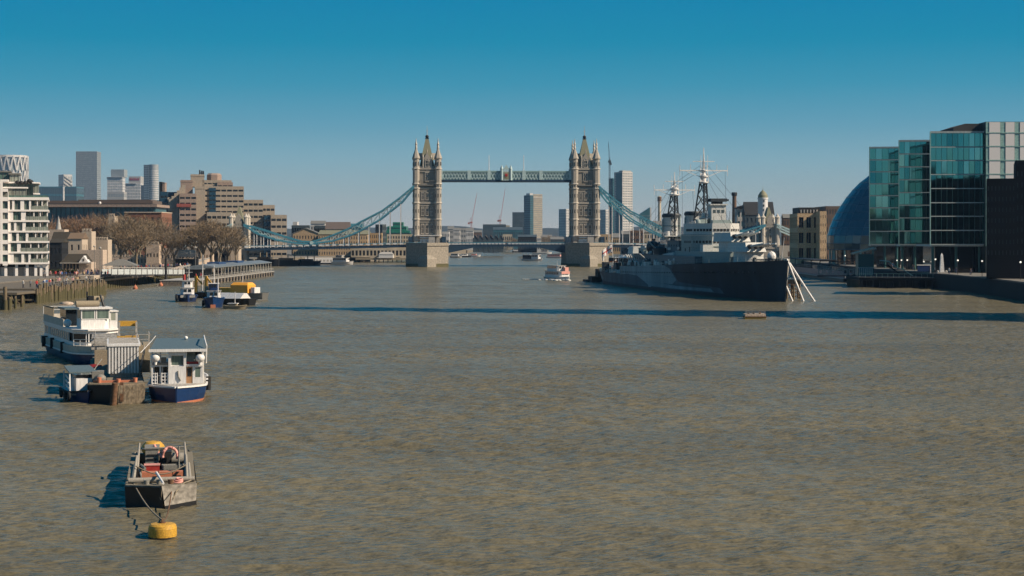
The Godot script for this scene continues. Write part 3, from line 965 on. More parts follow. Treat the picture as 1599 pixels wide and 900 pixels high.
func build_far_buildings() -> void:
	mat("far_grey", 0.30, 0.32, 0.32, 0.7, 0.0, "soft", Vector3.ONE * 0.02)
	mat("far_pale", 0.60, 0.57, 0.54, 0.7, 0.0, "soft", Vector3.ONE * 0.02)
	mat("far_tan", 0.50, 0.42, 0.31, 0.8, 0.0, "soft", Vector3.ONE * 0.02)
	mat("far_dark", 0.06, 0.08, 0.09, 0.6, 0.0, "soft", Vector3.ONE * 0.02)
	mat("far_teal", 0.05, 0.15, 0.18, 0.3, 0.0, "soft", Vector3.ONE * 0.02)
	mat("far_window", 0.07, 0.09, 0.10, 0.2, 0.0, "", Vector3.ONE)
	mat("far_window_pale", 0.22, 0.25, 0.26, 0.25, 0.0, "", Vector3.ONE)
	mat("cream_brick", 0.66, 0.465, 0.275, 0.85, 0.0, "rough", Vector3.ONE * 0.12)
	mat("yellow_brick", 0.50, 0.35, 0.19, 0.85, 0.0, "rough", Vector3.ONE * 0.12)
	mat("brown_brick", 0.20, 0.115, 0.07, 0.9, 0.0, "rough", Vector3.ONE * 0.12)
	mat("office_stone", 0.80, 0.55, 0.32, 0.85, 0.0, "rough", Vector3.ONE * 0.12)
	mat("red_brick", 0.30, 0.13, 0.075, 0.9, 0.0, "rough", Vector3.ONE * 0.12)
	mat("green_glass", 0.03, 0.22, 0.15, 0.2, 0.0, "soft", Vector3.ONE * 0.1)
	mat("mansard", 0.16, 0.12, 0.10, 0.8, 0.0, "rough", Vector3.ONE * 0.2)
	var fd := "far business district on the left skyline"
	var d := 4000.0
	var t := thing("lattice_tower", "pale round tower wrapped in white zigzag lattice at the left edge of the skyline", "tower", Vector3(X(13.0, d), 3.0, -d))
	var b := MB.new()
	var r := 29.0 * d / F
	b.lathe(Vector3.ZERO, [Vector2(r * 0.96, 0), Vector2(r * 0.96, ly(t, 245.5, d)), Vector2(0, ly(t, 245.5, d))], 28)
	obj("shaft", b, M.far_window_pale, t)
	b = MB.new()
	var top := ly(t, 244.5, d)
	for k in 18:
		for q in 4:
			for s in [-1, 1]:
				var a0 := TAU * k / 18
				var a1: float = TAU * (k + s * 0.5) / 18
				b.bar(Vector3(cos(a0) * r, top - q * 33.0, sin(a0) * r), Vector3(cos(a1) * r, top - (q + 1) * 33.0, sin(a1) * r), 4.2, 3.0)
	b.lathe(Vector3(0, top, 0), [Vector2(r * 0.98, -3), Vector2(r * 1.02, -3), Vector2(r * 1.02, 2), Vector2(r * 0.98, 2)], 28)
	stuff(obj("lattice", b, M.far_pale, t))
	far("glass_slab", "wide low teal glass office slab on the skyline beside the white corner flat block", 50, 119, 291.5, 3500, "far_teal", "far_window", 7, 24, {"wh": 0.75, "ww": 0.9})
	t = far("striped_tower", "small pale tower with diagonal stripes standing on the teal slab skyline", 91, 112, 272.5, 3900, "far_pale", "far_window_pale", 9, 4, {"corner": 98.5, "wh": 0.5})
	b = MB.new()
	for k in 5:
		b.bar(Vector3(-t.get_meta("w") / 2.0, ly(t, 296.0 - k * 5.5, 3900), 0.9), Vector3(t.get_meta("w") / 2.0, ly(t, 306.0 - k * 5.5, 3900), 0.9), 2.0, 2.6)
	stuff(obj("diagonal_brace", b, M.dull_white, t))
	t = thing("white_mast", "thin white mast rising behind the flat museum roof, left of the grey tower", "mast", P(98.5, 330, 3300))
	b = MB.new()
	b.tube(Vector3.ZERO, Vector3(0, 37.0 * 3300 / F, 0), 2.3, 2.0, 8)
	b.blob(Vector3(0, 37.0 * 3300 / F, 0), Vector3(2.6, 1.2, 2.6))
	obj("pole", b, M.far_pale, t)
	far("grey_tower", "tallest plain grey tower of the left skyline, broad and flat topped", 118, 151, 236.5, 4300, "far_grey", "far_window_pale", 46, 16, {"wh": 0.55, "ww": 0.72, "recess": 0.5})
	t = far("stepped_tower", "stepped pale office tower with a grey crown in the middle of the left skyline", 167, 191, 276.5, 4100, "far_pale", "far_window_pale", 24, 9, {"wh": 0.5})
	block(t, Vector3(lx(t, 171.5, 4100), ly(t, 276.5, 4100), -45), Vector3(lx(t, 192.0, 4100), ly(t, 264.5, 4100), -8), M.far_grey, M.far_window_pale, 4, 9, {"called": "crown", "wh": 0.8})
	b = MB.new()
	b.box(Vector3(lx(t, 166.5, 4100), ly(t, 279.0, 4100), 0.2), Vector3(lx(t, 190.0, 4100), ly(t, 276.8, 4100), 1.5))
	obj("cornice", b, M.far_dark, t)
	far("pale_annex", "low pale office with a dark rounded top in front of the stepped tower", 167, 193, 300.0, 3700, "dull_white", "far_window_pale", 8, 10, {"wh": 0.5})
	t = far("bank_tower", "pale office tower with small red lettering on its white top", 189, 219, 286.5, 4200, "far_pale", "far_window_pale", 20, 12, {"wh": 0.5})
	b = MB.new()
	b.box(Vector3(lx(t, 200.0, 4200), ly(t, 286.5, 4200), -40), Vector3(lx(t, 218.5, 4200), ly(t, 275.5, 4200), -4))
	obj("plant_room", b, M.dull_white, t)
	b = MB.new()
	for k in 5:
		var x := lx(t, 201.6 + k * 3.1, 4200)
		b.box(Vector3(x, ly(t, 281.8, 4200), -4), Vector3(x + 1.2, ly(t, 278.2, 4200), -3.4))
		b.box(Vector3(x + 1.2, ly(t, 280.4, 4200), -4), Vector3(x + 3.2, ly(t, 279.6, 4200), -3.4))
		b.box(Vector3(x + 2.2, ly(t, 281.8, 4200), -4), Vector3(x + 3.3, ly(t, 278.2 + (k % 2) * 1.3, 4200), -3.4))
	stuff(obj("lettering", b, M.red_paint, t))
	b = MB.new()
	b.box(Vector3(lx(t, 190.0, 4200), ly(t, 288.5, 4200), 0.2), Vector3(lx(t, 212.0, 4200), ly(t, 286.8, 4200), 1.5))
	obj("cornice", b, M.far_dark, t)
	far("dark_tower", "thin dark slab just left of the round ended tower", 219.5, 224.5, 289.5, 4100, "far_dark", "far_window", 16, 3, {})
	t = far("round_tower", "tall grey tower with a rounded right end beside the hotel", 224, 232, 257.5, 4000, "far_dark", "far_window_pale", 34, 4, {"depth": 30.0})
	b = MB.new()
	b.lathe(Vector3(lx(t, 237.5, 4000), 0, -14), [Vector2(11.3, 0), Vector2(11.3, ly(t, 256.8, 4000)), Vector2(0, ly(t, 256.8, 4000))], 20)
	obj("drum", b, M.far_grey, t)
	b = MB.new()
	for k in 34: b.lathe(Vector3(lx(t, 237.5, 4000), 0, -14), [Vector2(11.3, k * 5.0), Vector2(11.55, k * 5.0), Vector2(11.55, k * 5.0 + 1.8), Vector2(11.3, k * 5.0 + 1.8)], 20)
	stuff(obj("floor_bands", b, M.far_pale, t))
	far("blue_block", "small blue glass block at the foot of the round ended tower", 238, 249, 313.0, 3800, "far_teal", "far_window", 3, 4, {})
	var tb := "pale tower blocks on the far skyline"
	t = far("glass_tower", "dark blue glass tower left of its tan twin between the bridge towers", 818, 833, 305.0, 2600, "far_teal", "far_window", 22, 4, {"corner": 828, "ww": 0.8})
	b = MB.new()
	b.box(Vector3(-t.get_meta("w") / 2.0, ly(t, 305.0, 2600), -11), Vector3(t.get_meta("w") / 2.0, ly(t, 302.0, 2600), -1))
	obj("crown", b, M.far_pale, t)
	t = far("tan_tower", "tan sunlit tower right of the dark glass tower between the bridge towers", 831.5, 847, 303.5, 2650, "far_tan", "far_window_pale", 24, 7, {"corner": 833, "turn": 20.0, "wh": 0.5})
	b = MB.new()
	b.box(Vector3(-t.get_meta("w") / 2.0 - 0.3, ly(t, 309.5, 2650), -9), Vector3(t.get_meta("w") / 2.0 + 0.3, ly(t, 308.6, 2650), 0.6))
	obj("cornice", b, M.far_pale, t)
	far("dark_block", "square dark blue block joined to the left of the dark glass tower", 800, 818.5, 331.5, 2500, "far_dark", "far_window", 8, 6, {"ww": 0.7})
	t = far("long_office", "long dark low office roof below the two red cranes", 754, 790, 350.5, 2200, "far_dark", "far_window", 3, 14, {})
	b = MB.new()
	b.box(Vector3(lx(t, 790.2, 2200), 0, -12), Vector3(lx(t, 796.0, 2200), ly(t, 352.0, 2200), -1))
	obj("end_wall", b, M.far_tan, t)
	far("teal_hall", "long low teal roofed hall in front of the dark blue block", 770, 816, 359.0, 1900, "far_teal", "far_window", 2, 16, {"roof": 3.0, "roof_mat": M.far_dark})
	t = far("white_block", "pale tower block with a shaded left side seen just left of the right bridge tower", 872.5, 895, 326.5, 2400, "far_pale", "far_window_pale", 14, 5, {"corner": 884, "group": tb})
	t = far("white_block", "pale pink tower block with a shaded left side just right of the right bridge tower", 934, 959, 327.5, 2250, "far_pale", "far_window_pale", 14, 6, {"corner": 946, "group": tb})
	t = far("slim_tower", "slim dark blue tower under the tall crane, right of the bridge", 950.5, 959, 278.5, 2100, "far_teal", "far_window", 26, 3, {"corner": 957})
	t = far("striped_high_rise", "tall white high rise with balcony lines and a dark left side, right of the bridge", 959, 988, 268.5, 1950, "far_pale", "far_window_pale", 30, 4, {"corner": 972, "wh": 0.42, "ww": 0.82, "recess": 0.5})
	b = MB.new()
	b.box(Vector3(-t.get_meta("w") / 2.0 + 1, ly(t, 268.5, 1950), -8), Vector3(t.get_meta("w") / 2.0 - 1, ly(t, 266.3, 1950), -1))
	obj("roof_screen", b, M.dull_white, t)
	b = MB.new()
	b.box(Vector3(-t.get_meta("w") / 2.0 - 0.4, 0.5, -t.get_meta("dp") * 0.72), Vector3(-t.get_meta("w") / 2.0 - 0.05, ly(t, 270.0, 1950), -t.get_meta("dp") * 0.05))
	obj("glazed_side", b, M.far_teal, t)  # dark teal sheet over part of the left face
	d = 1600.0
	t = thing("wedge_building", "teal glass building with a sloping top behind the right suspension chain", "building", P(1008.5, 380, d))
	b = MB.new()
	var z0 := X(1000, d) - t.position.x
	var z1 := X(1015, d) - t.position.x
	b.loft([[Vector3(z0, 0, 0), Vector3(z1, 0, 0), Vector3(z1, ly(t, 324.0, d), 0), Vector3(z0, ly(t, 334.0, d), 0)], [Vector3(z0, 0, -14), Vector3(z1, 0, -14), Vector3(z1, ly(t, 324.0, d), -14), Vector3(z0, ly(t, 334.0, d), -14)]])
	obj("wall", b, M.far_teal, t)
	b = MB.new()
	b.box(Vector3(z1, 0, -12), Vector3(z1 + 1.3, ly(t, 324.5, d), -0.5))
	obj("edge_wall", b, M.far_pale, t)
	b = MB.new()
	for k in 9: b.box(Vector3(z0 + 0.1, 4.0 + k * 2.6, 0), Vector3(z1 - 0.1, 4.3 + k * 2.6, 0.08))
	stuff(obj("floor_lines", b, M.far_grey, t))
	t = thing("chimney_shaft", "tall thin tan shaft on the skyline left of the warship masts", "chimney", P(1030, 380, 1800))
	b = MB.new()
	b.lathe(Vector3.ZERO, [Vector2(2.0, 0), Vector2(1.5, ly(t, 316.0, 1800)), Vector2(1.9, ly(t, 315.5, 1800)), Vector2(1.9, ly(t, 307.0, 1800)), Vector2(0, ly(t, 306.0, 1800))], 10)
	obj("shaft", b, M.far_tan, t)
	b = MB.new()
	b.lathe(Vector3.ZERO, [Vector2(1.95, ly(t, 314.5, 1800)), Vector2(2.15, ly(t, 314.0, 1800)), Vector2(2.15, ly(t, 308.0, 1800)), Vector2(1.95, ly(t, 307.5, 1800))], 10)
	obj("dark_cap", b, M.rust, t)
	mat("crane_red", 0.42, 0.17, 0.14, 0.6, 0.0, "", Vector3.ONE)
	crane("red lattice jib crane standing over the long dark office, left of the two", P(736, 380, 2500), 2500, 349.0, Vector2(745.0, 301.0), Vector2(732.0, 349.0), "crane_red")
	crane("red lattice jib crane leaning right, nearer the dark glass tower", P(781, 380, 2500), 2500, 346.0, Vector2(789.0, 294.0), Vector2(778.0, 345.0), "crane_red")
	crane("dark thin crane mast standing above the slim blue tower", P(952, 300, 2080), 2080, 254.0, Vector2(950.0, 221.0), Vector2(953.5, 256.0), "far_dark")
	var hs := [[690, 701, 362, 1500, "far_pale", "white", 3], [699, 708, 358, 1750, "dull_white", "pale stepped", 4], [708, 718, 360, 1600, "far_pale", "white", 3], [716, 729, 356.5, 1850, "dull_white", "pale broad", 4], [728, 739, 361, 1700, "far_pale", "white", 3], [739, 752, 363, 2000, "brown_brick", "brown", 2], [785, 800, 366, 1750, "far_tan", "tan", 2], [846, 862, 371, 1900, "far_tan", "low tan", 2], [860, 880, 374.0, 1650, "far_dark", "low dark", 1], [937, 957, 366, 1150, "cream_brick", "cream", 3], [957, 972, 371, 1250, "yellow_brick", "yellow brick", 2], [971, 986, 366, 1200, "far_dark", "dark roofed", 2], [985, 1004, 360, 1120, "brown_brick", "brown brick", 4], [1003, 1022, 363, 1180, "far_tan", "tan", 3], [1021, 1045, 351, 1150, "dull_white", "white", 4]]
	var where := ["just right of the left bridge tower", "second along from the left bridge tower", "third along from the left bridge tower", "behind the third from the left bridge tower", "left of the row of dark gables", "behind the row of dark gables", "right of the row of dark gables", "below the tan tower", "beside the right bridge tower at the water", "just right of the right bridge tower", "between the cream house and the white high rise", "at the foot of the white high rise", "right of the white high rise foot", "below the teal wedge building", "just left of the warship funnels"]
	for i in hs.size():
		var h: Array = hs[i]
		far("riverside_house", "%s house on the far bank, %s" % [h[5], where[i]], h[0], h[1], h[2], h[3], h[4], "far_window", h[6], 5, {"ww": 0.5, "wh": 0.5, "group": "houses along the far bank", "category": "house", "roof": [0.0, 3.0, 2.5][i % 3], "roof_mat": M.lead_grey, "depth": 16.0})
	for k in 6:
		far("gabled_warehouse", "dark gabled warehouse in the zigzag row on the far bank, %s" % ["first from the left", "second from the left", "third from the left", "fourth from the left", "fifth from the left", "last on the right"][k], 738.5 + k * 8.0, 746.0 + k * 8.0, 374.0, 1430, "far_dark", "far_window", 1, 3, {"gable": 3.4, "roof_mat": M.mansard, "group": "zigzag row of warehouses", "category": "warehouse", "depth": 18.0})
	far("dark_shed", "low black boathouse on the far bank below the tan tower", 809, 838, 370.0, 1400, "black", "far_window", 1, 8, {"roof": 1.8, "roof_mat": M.far_dark, "category": "shed", "depth": 14.0})
	far("pale_hut", "small pale house at the right end of the black boathouse", 839, 845, 374.0, 1390, "far_pale", "far_window", 1, 2, {"roof": 1.4, "roof_mat": M.lead_grey, "category": "hut", "depth": 9.0})
	far("cream_warehouse", "cream brick building with dark glazed top storeys behind the left suspension chain", 457, 497, 365.0, 1080, "cream_brick", "far_window", 4, 9, {"gable": 3.2, "roof_mat": M.lead_grey, "ww": 0.4})
	far("glazed_penthouse", "dark glazed block stepped above the cream brick building", 455, 482, 352.0, 1120, "far_dark", "dark_glass", 3, 7, {"ww": 0.8})
	far("glazed_penthouse", "dark glazed block right of the first, under a pale roof", 491, 520, 352.5, 1125, "far_dark", "dark_glass", 3, 8, {"ww": 0.8})
	far("white_stair_tower", "white stair tower at the left end of the dark glazed block", 457, 464, 346.5, 1140, "far_pale", "far_window", 2, 2, {})
	far("pale_roof_house", "pale low roofed house between the two dark glazed blocks", 485, 507, 349.5, 1150, "far_pale", "far_window", 3, 6, {"roof": 2.0})
	far("mansard_house", "cream building with brown mansard roof and chimneys behind the left span", 508, 545, 358.0, 1110, "far_tan", "far_window", 4, 9, {"roof": 4.6, "roof_mat": M.mansard, "ww": 0.42})
	far("brick_row", "long cream and brick riverside warehouse behind the lowest part of the chain", 497, 574, 366.0, 1060, "cream_brick", "far_window", 4, 20, {"ww": 0.4, "roof": 2.5, "roof_mat": M.slate})
	far("blue_roof_hall", "hall with a blue roof left of the tall hangers", 545, 566, 355.0, 1180, "far_teal", "far_window", 2, 6, {"roof": 2.5, "roof_mat": M.far_teal})
	far("brick_warehouse", "tall cream and brown brick warehouse between the hangers of the left span", 573, 596, 364.0, 1075, "yellow_brick", "far_window", 4, 7, {"ww": 0.4})
	far("navy_block", "dark navy block with a brick side rising beside the green glass building", 586, 603, 350.5, 1100, "far_dark", "far_window", 5, 4, {"corner": 597})
	t = far("green_glass_building", "stepped green glass office left of the left bridge tower", 600, 640, 360.0, 1180, "green_glass", "far_window", 3, 12, {"ww": 0.85})
	block(t, Vector3(lx(t, 604.0, 1180), ly(t, 360.0, 1180), -22), Vector3(lx(t, 634.0, 1180), ly(t, 353.5, 1180), -4), M.green_glass, M.far_window, 1, 10, {"called": "upper_storey", "ww": 0.85})
	block(t, Vector3(lx(t, 612.0, 1180), ly(t, 353.5, 1180), -20), Vector3(lx(t, 628.0, 1180), ly(t, 347.0, 1180), -8), M.green_glass, M.far_window, 1, 5, {"called": "top_storey", "ww": 0.85})
	far("cream_riverside_flats", "cream flats at the water below the green glass office", 604, 650, 366.0, 1050, "far_tan", "far_window", 5, 11, {"ww": 0.5})
	far("tan_wharf", "tan brick wharf at the foot of the left bridge tower", 548, 640, 388.0, 1040, "far_tan", "black", 1, 16, {"ww": 0.6, "wh": 0.7, "base": 0.3})
	t = thing("brick_chimney", "dark brick factory chimney behind the warship bridge", "chimney", P(1147, 380, 1080))
	b = MB.new()
	b.lathe(Vector3.ZERO, [Vector2(1.7, 0), Vector2(1.25, ly(t, 304.0, 1080)), Vector2(1.5, ly(t, 303.0, 1080)), Vector2(1.5, ly(t, 301.0, 1080)), Vector2(0.9, ly(t, 301.0, 1080))], 10)
	obj("shaft", b, M.brown_brick, t)
	b = MB.new()
	b.lathe(Vector3.ZERO, [Vector2(1.55, ly(t, 306.0, 1080)), Vector2(1.75, ly(t, 305.5, 1080)), Vector2(1.75, ly(t, 301.5, 1080)), Vector2(1.55, ly(t, 300.5, 1080))], 10)
	obj("black_top", b, M.black, t)
	t = far("blue_white_flats", "white and blue flats with a raking black roof beyond the warship", 1151, 1186, 326.0, 1000, "far_pale", "far_teal", 5, 6, {"ww": 0.6, "wh": 0.55})
	b = MB.new()
	b.bar(Vector3(lx(t, 1150.0, 1000), ly(t, 325.5, 1000), -4), Vector3(lx(t, 1174.0, 1000), ly(t, 317.5, 1000), -4), 14.0, 0.8)
	b.box(Vector3(lx(t, 1154.0, 1000), ly(t, 326.0, 1000), -9), Vector3(lx(t, 1172.0, 1000), ly(t, 322.0, 1000), -1.5))
	obj("raking_roof", b, M.black, t)
	t = thing("white_turret", "white round turret with a pointed lead dome right of the warship", "tower", P(1191.5, 385, 960))
	b = MB.new()
	b.lathe(Vector3.ZERO, [Vector2(2.7, 0), Vector2(2.7, ly(t, 311.5, 960)), Vector2(2.95, ly(t, 311.0, 960)), Vector2(2.95, ly(t, 309.0, 960)), Vector2(2.5, ly(t, 308.8, 960))], 16)
	obj("shaft", b, M.white_paint, t)
	b = MB.new()
	b.lathe(Vector3.ZERO, [Vector2(2.75, ly(t, 308.8, 960)), Vector2(2.6, ly(t, 305.0, 960)), Vector2(1.6, ly(t, 300.5, 960)), Vector2(0.5, ly(t, 297.8, 960)), Vector2(0.12, ly(t, 296.5, 960)), Vector2(0.05, ly(t, 291.0, 960))], 16)
	obj("dome", b, M.slate, t)
	b = MB.new()
	for k in 3: b.box(Vector3(-0.5 + k * 0.1, ly(t, 330.0 - k * 7.0, 960), 2.6), Vector3(0.35 + k * 0.1, ly(t, 326.5 - k * 7.0, 960), 2.75))
	stuff(obj("window_panes", b, M.far_window, t))
	far("navy_warehouse", "dark blue shaded warehouse behind the right end tower of the bridge", 1164, 1209, 336.0, 980, "far_dark", "far_window", 5, 7, {"roof": 7.5, "roof_mat": M.black, "ww": 0.4})
	far("brick_mansion", "brown brick mansion block right of the bridge end tower", 1224, 1250, 340.5, 960, "brown_brick", "far_window", 5, 6, {"ww": 0.45, "roof": 2.2, "roof_mat": M.lead_grey})
	t = far("stone_office", "cream stone office with three window bays and dark attic, left of the blue dome", 1245.5, 1281, 333.5, 780, "office_stone", "dark_glass", 3, 3, {"ww": 0.62, "wh": 0.7, "single": true, "base": 1.0, "depth": 22.0, "recess": 0.5})
	b = MB.new()
	b.box(Vector3(lx(t, 1249.0, 780), ly(t, 333.5, 780), -20), Vector3(lx(t, 1281.0, 780), ly(t, 324.0, 780), -1.5))
	obj("attic", b, M.black, t)
	b = MB.new()
	for k in 6: b.box(Vector3(lx(t, 1251.0 + k * 5.0, 780), ly(t, 332.5, 780), -1.5), Vector3(lx(t, 1253.0 + k * 5.0, 780), ly(t, 327.5, 780), -1.2))
	stuff(obj("attic_windows", b, M.dull_white, t))
	b = MB.new()
	for k in 7: b.box(Vector3(lx(t, 1246.5 + k * 5.0, 780), ly(t, 333.8, 780), -0.6), Vector3(lx(t, 1246.9 + k * 5.0, 780), ly(t, 332.0, 780), -0.5))
	stuff(obj("roof_posts", b, M.lead_grey, t))
	far("tan_brick_block", "plain tan brick wall block between the stone office and the blue dome", 1280.5, 1291, 330.0, 770, "office_stone", "far_window", 6, 3, {"ww": 0.3, "wh": 0.35, "depth": 20.0})
	far("brown_roofed_block", "dark brown block with a sloping roof touching the blue dome", 1290, 1325, 322.0, 800, "mansard", "far_window", 6, 8, {"ww": 0.4, "depth": 30.0})
	trees_far()
func crane(label: String, at: Vector3, d: float, cab_y: float, tip: Vector2, tail: Vector2, m: String) -> void:
	var t := thing("tower_crane", label, "crane", at, 0.0, "construction cranes on the skyline")
	var k := d / 2500.0
	var top := Y(cab_y, d) - at.y
	var b := MB.new()
	for sx in [-0.9, 0.9]:
		for sz in [-0.9, 0.9]: b.bar(Vector3(sx * k, 0, sz), Vector3(sx * k, top, sz), 0.4, 0.4)
	var n := int(top / 2.5)
	for i in n:
		b.bar(Vector3(-0.9 * k, i * top / n, 0.9), Vector3(0.9 * k, (i + 1) * top / n, 0.9), 0.25, 0.25)
		b.bar(Vector3(0.9 * k, i * top / n, -0.9), Vector3(-0.9 * k, (i + 1) * top / n, -0.9), 0.25, 0.25)
	stuff(obj("mast", b, M[m], t))
	b = MB.new()
	b.cbox(Vector3(0, top + 1.2, 0), Vector3(3.4, 2.6, 3.0))
	obj("cab", b, M[m], t)
	b = MB.new()
	var e := Vector3(X(tip.x, d) - at.x, Y(tip.y, d) - at.y, 0)
	var s := Vector3(0, top + 1.5, 0)
	for z in [-0.7, 0.7]:
		b.bar(s + Vector3(-0.6, 0, z), e, 0.3, 0.3)
	b.bar(s + Vector3(0.9, 0, 0), e, 0.3, 0.3)
	n = int((e - s).length() / 3.0)
	for i in n:
		var f := i / float(n)
		b.bar((s + Vector3(-0.6, 0, 0.7)).lerp(e, f), (s + Vector3(0.9, 0, 0)).lerp(e, f + 0.6 / n), 0.18, 0.18)
	stuff(obj("jib", b, M[m], t))
	b = MB.new()
	var q := Vector3(X(tail.x, d) - at.x, Y(tail.y, d) - at.y, 0)
	b.bar(s, q, 1.0, 1.0)
	b.cbox(q, Vector3(2.6, 2.8, 2.4))
	b.bar(q, s + Vector3(-1.0, 7.0, 0), 0.25, 0.25)
	b.bar(s, s + Vector3(-1.0, 7.0, 0), 0.4, 0.4)
	obj("counterweight", b, M[m], t)
# ---------------------------------------------------------------- the stepped concrete hotel
func build_hotel() -> void:
	mat("hotel_concrete", 0.49, 0.405, 0.315, 0.9, 0.0, "rough", Vector3(0.06, 0.2, 0.06))
	mat("hotel_pale", 0.50, 0.42, 0.33, 0.9, 0.0, "rough", Vector3(0.06, 0.2, 0.06))
	mat("hotel_pink", 0.42, 0.31, 0.25, 0.9, 0.0, "rough", Vector3(0.06, 0.2, 0.06))
	mat("hotel_red", 0.30, 0.07, 0.05, 0.8, 0.0, "soft", Vector3.ONE * 0.2)
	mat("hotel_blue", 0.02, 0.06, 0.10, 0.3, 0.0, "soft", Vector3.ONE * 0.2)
	var d := 985.0
	var t := thing("stepped_hotel", "large stepped brown concrete hotel with ribbon windows behind the bare riverside trees", "hotel", Vector3(X(340, d), 3.0, -d), deg_to_rad(10.0))
	var vols := [
		[318, 380, 291, 410, 0, 26, "hotel_concrete", 13, 7], [303, 319, 292.0, 410, 3, 22, "hotel_concrete", 0, 0], [380, 411, 312, 410, -2, 24, "hotel_concrete", 9, 4], [411, 431, 320, 410, -6, 24, "hotel_concrete", 8, 3], [419, 444, 335.5, 410, 6, 22, "hotel_concrete", 6, 3],
		[319, 364, 281.5, 291, -6, 20, "hotel_concrete", 1, 6], [284.5, 303, 281.5, 410, -4, 24, "hotel_pink", 0, 0], [301, 322, 272.5, 292, -6, 16, "hotel_concrete", 0, 0], [276.5, 302.5, 302.5, 410, 9, 20, "hotel_pink", 11, 3],
		[261, 277, 308.5, 410, 4, 22, "hotel_concrete", 0, 0], [250.5, 262, 300.0, 410, 2, 24, "hotel_blue", 9, 2], [318, 356, 331.5, 410, 10, 12, "hotel_concrete", 6, 5], [340, 364, 284.5, 296, -2, 16, "hotel_pink", 1, 3],
		[409.5, 419.5, 337.0, 410, 4.5, 16, "hotel_blue", 6, 2], [326, 336.5, 293.5, 331, 0.6, 3, "hotel_blue", 5, 2]]
	for v in vols:
		var zf: float = v[4]
		var dd := d - zf
		var lo := Vector3(X(v[0], dd) - t.position.x, Y(v[3], dd) - 3.0, zf - v[5])
		var hi := Vector3(X(v[1], dd) - t.position.x, Y(v[2], dd) - 3.0, zf)
		lo.y = maxf(lo.y, 0.0)
		var rows: int = v[7]
		if rows > 0:
			block(t, lo, hi, M[v[6]], M.dark_glass, rows, v[8], {"called": "wing", "ww": 0.84, "wh": 0.36, "base": 0.4, "parapet": 1.0, "recess": 0.7, "sides": [[1, 3]]})
		else:
			var b := MB.new()
			b.box(lo, hi)
			b.box(Vector3(lo.x - 0.15, hi.y - 1.2, lo.z - 0.15), Vector3(hi.x + 0.15, hi.y - 0.5, hi.z + 0.15))
			obj("wing", b, M[v[6]], t)
	var b := MB.new()
	for k in 6:
		var px := 285.0 - k * 4.0
		b.box(Vector3(X(px, d) - t.position.x, ly(t, 330.0, d), -2 + k * 0.7), Vector3(X(px + 5.0, d) - t.position.x, ly(t, 289.0 + k * 4.5, d), 2 + k * 0.7))
	obj("terraces", b, M.hotel_pale, t)
	b = MB.new()
	b.box(Vector3(lx(t, 277.0, d), ly(t, 324.0, d), 9.1), Vector3(lx(t, 299.0, d), ly(t, 319.0, d), 9.6))
	obj("red_band", b, M.hotel_red, t)
	b = MB.new()
	b.lathe(Vector3(lx(t, 334.5, d), 0, -12), [Vector2(4.5, ly(t, 284.0, d)), Vector2(4.5, ly(t, 272.5, d)), Vector2(3.4, ly(t, 269.8, d)), Vector2(0, ly(t, 269.4, d))], 8, 1, 1, PI / 8, true)
	obj("octagonal_crown", b, M.hotel_pink, t)
	b = MB.new()
	for p in [[312.0, 264.5], [315.0, 265.5], [317.5, 266.0]]:
		b.box(Vector3(lx(t, p[0], d) - 0.4, ly(t, 273.0, d), -12), Vector3(lx(t, p[0], d) + 0.4, ly(t, p[1], d), -11.2))
	b.box(Vector3(lx(t, 311.0, d), ly(t, 270.0, d), -12.3), Vector3(lx(t, 319.0, d), ly(t, 268.6, d), -11.0))
	obj("aerial_frame", b, M.black, t)
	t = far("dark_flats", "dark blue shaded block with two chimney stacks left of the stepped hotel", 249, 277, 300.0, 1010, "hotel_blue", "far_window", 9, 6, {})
	for p in [[250.0, 285.0, "black"], [255.0, 286.0, "hotel_pink"]]:
		b = MB.new()
		b.box(Vector3(lx(t, p[0] - 1.6, 1010), ly(t, 320.0, 1010), -5), Vector3(lx(t, p[0] + 2.2, 1010), ly(t, p[1], 1010), 0.4))
		b.box(Vector3(lx(t, p[0] - 2.0, 1010), ly(t, p[1], 1010), -5.2), Vector3(lx(t, p[0] + 2.6, 1010), ly(t, p[1] - 0.9, 1010), 0.6))
		obj("chimney", b, M[p[2]], t)
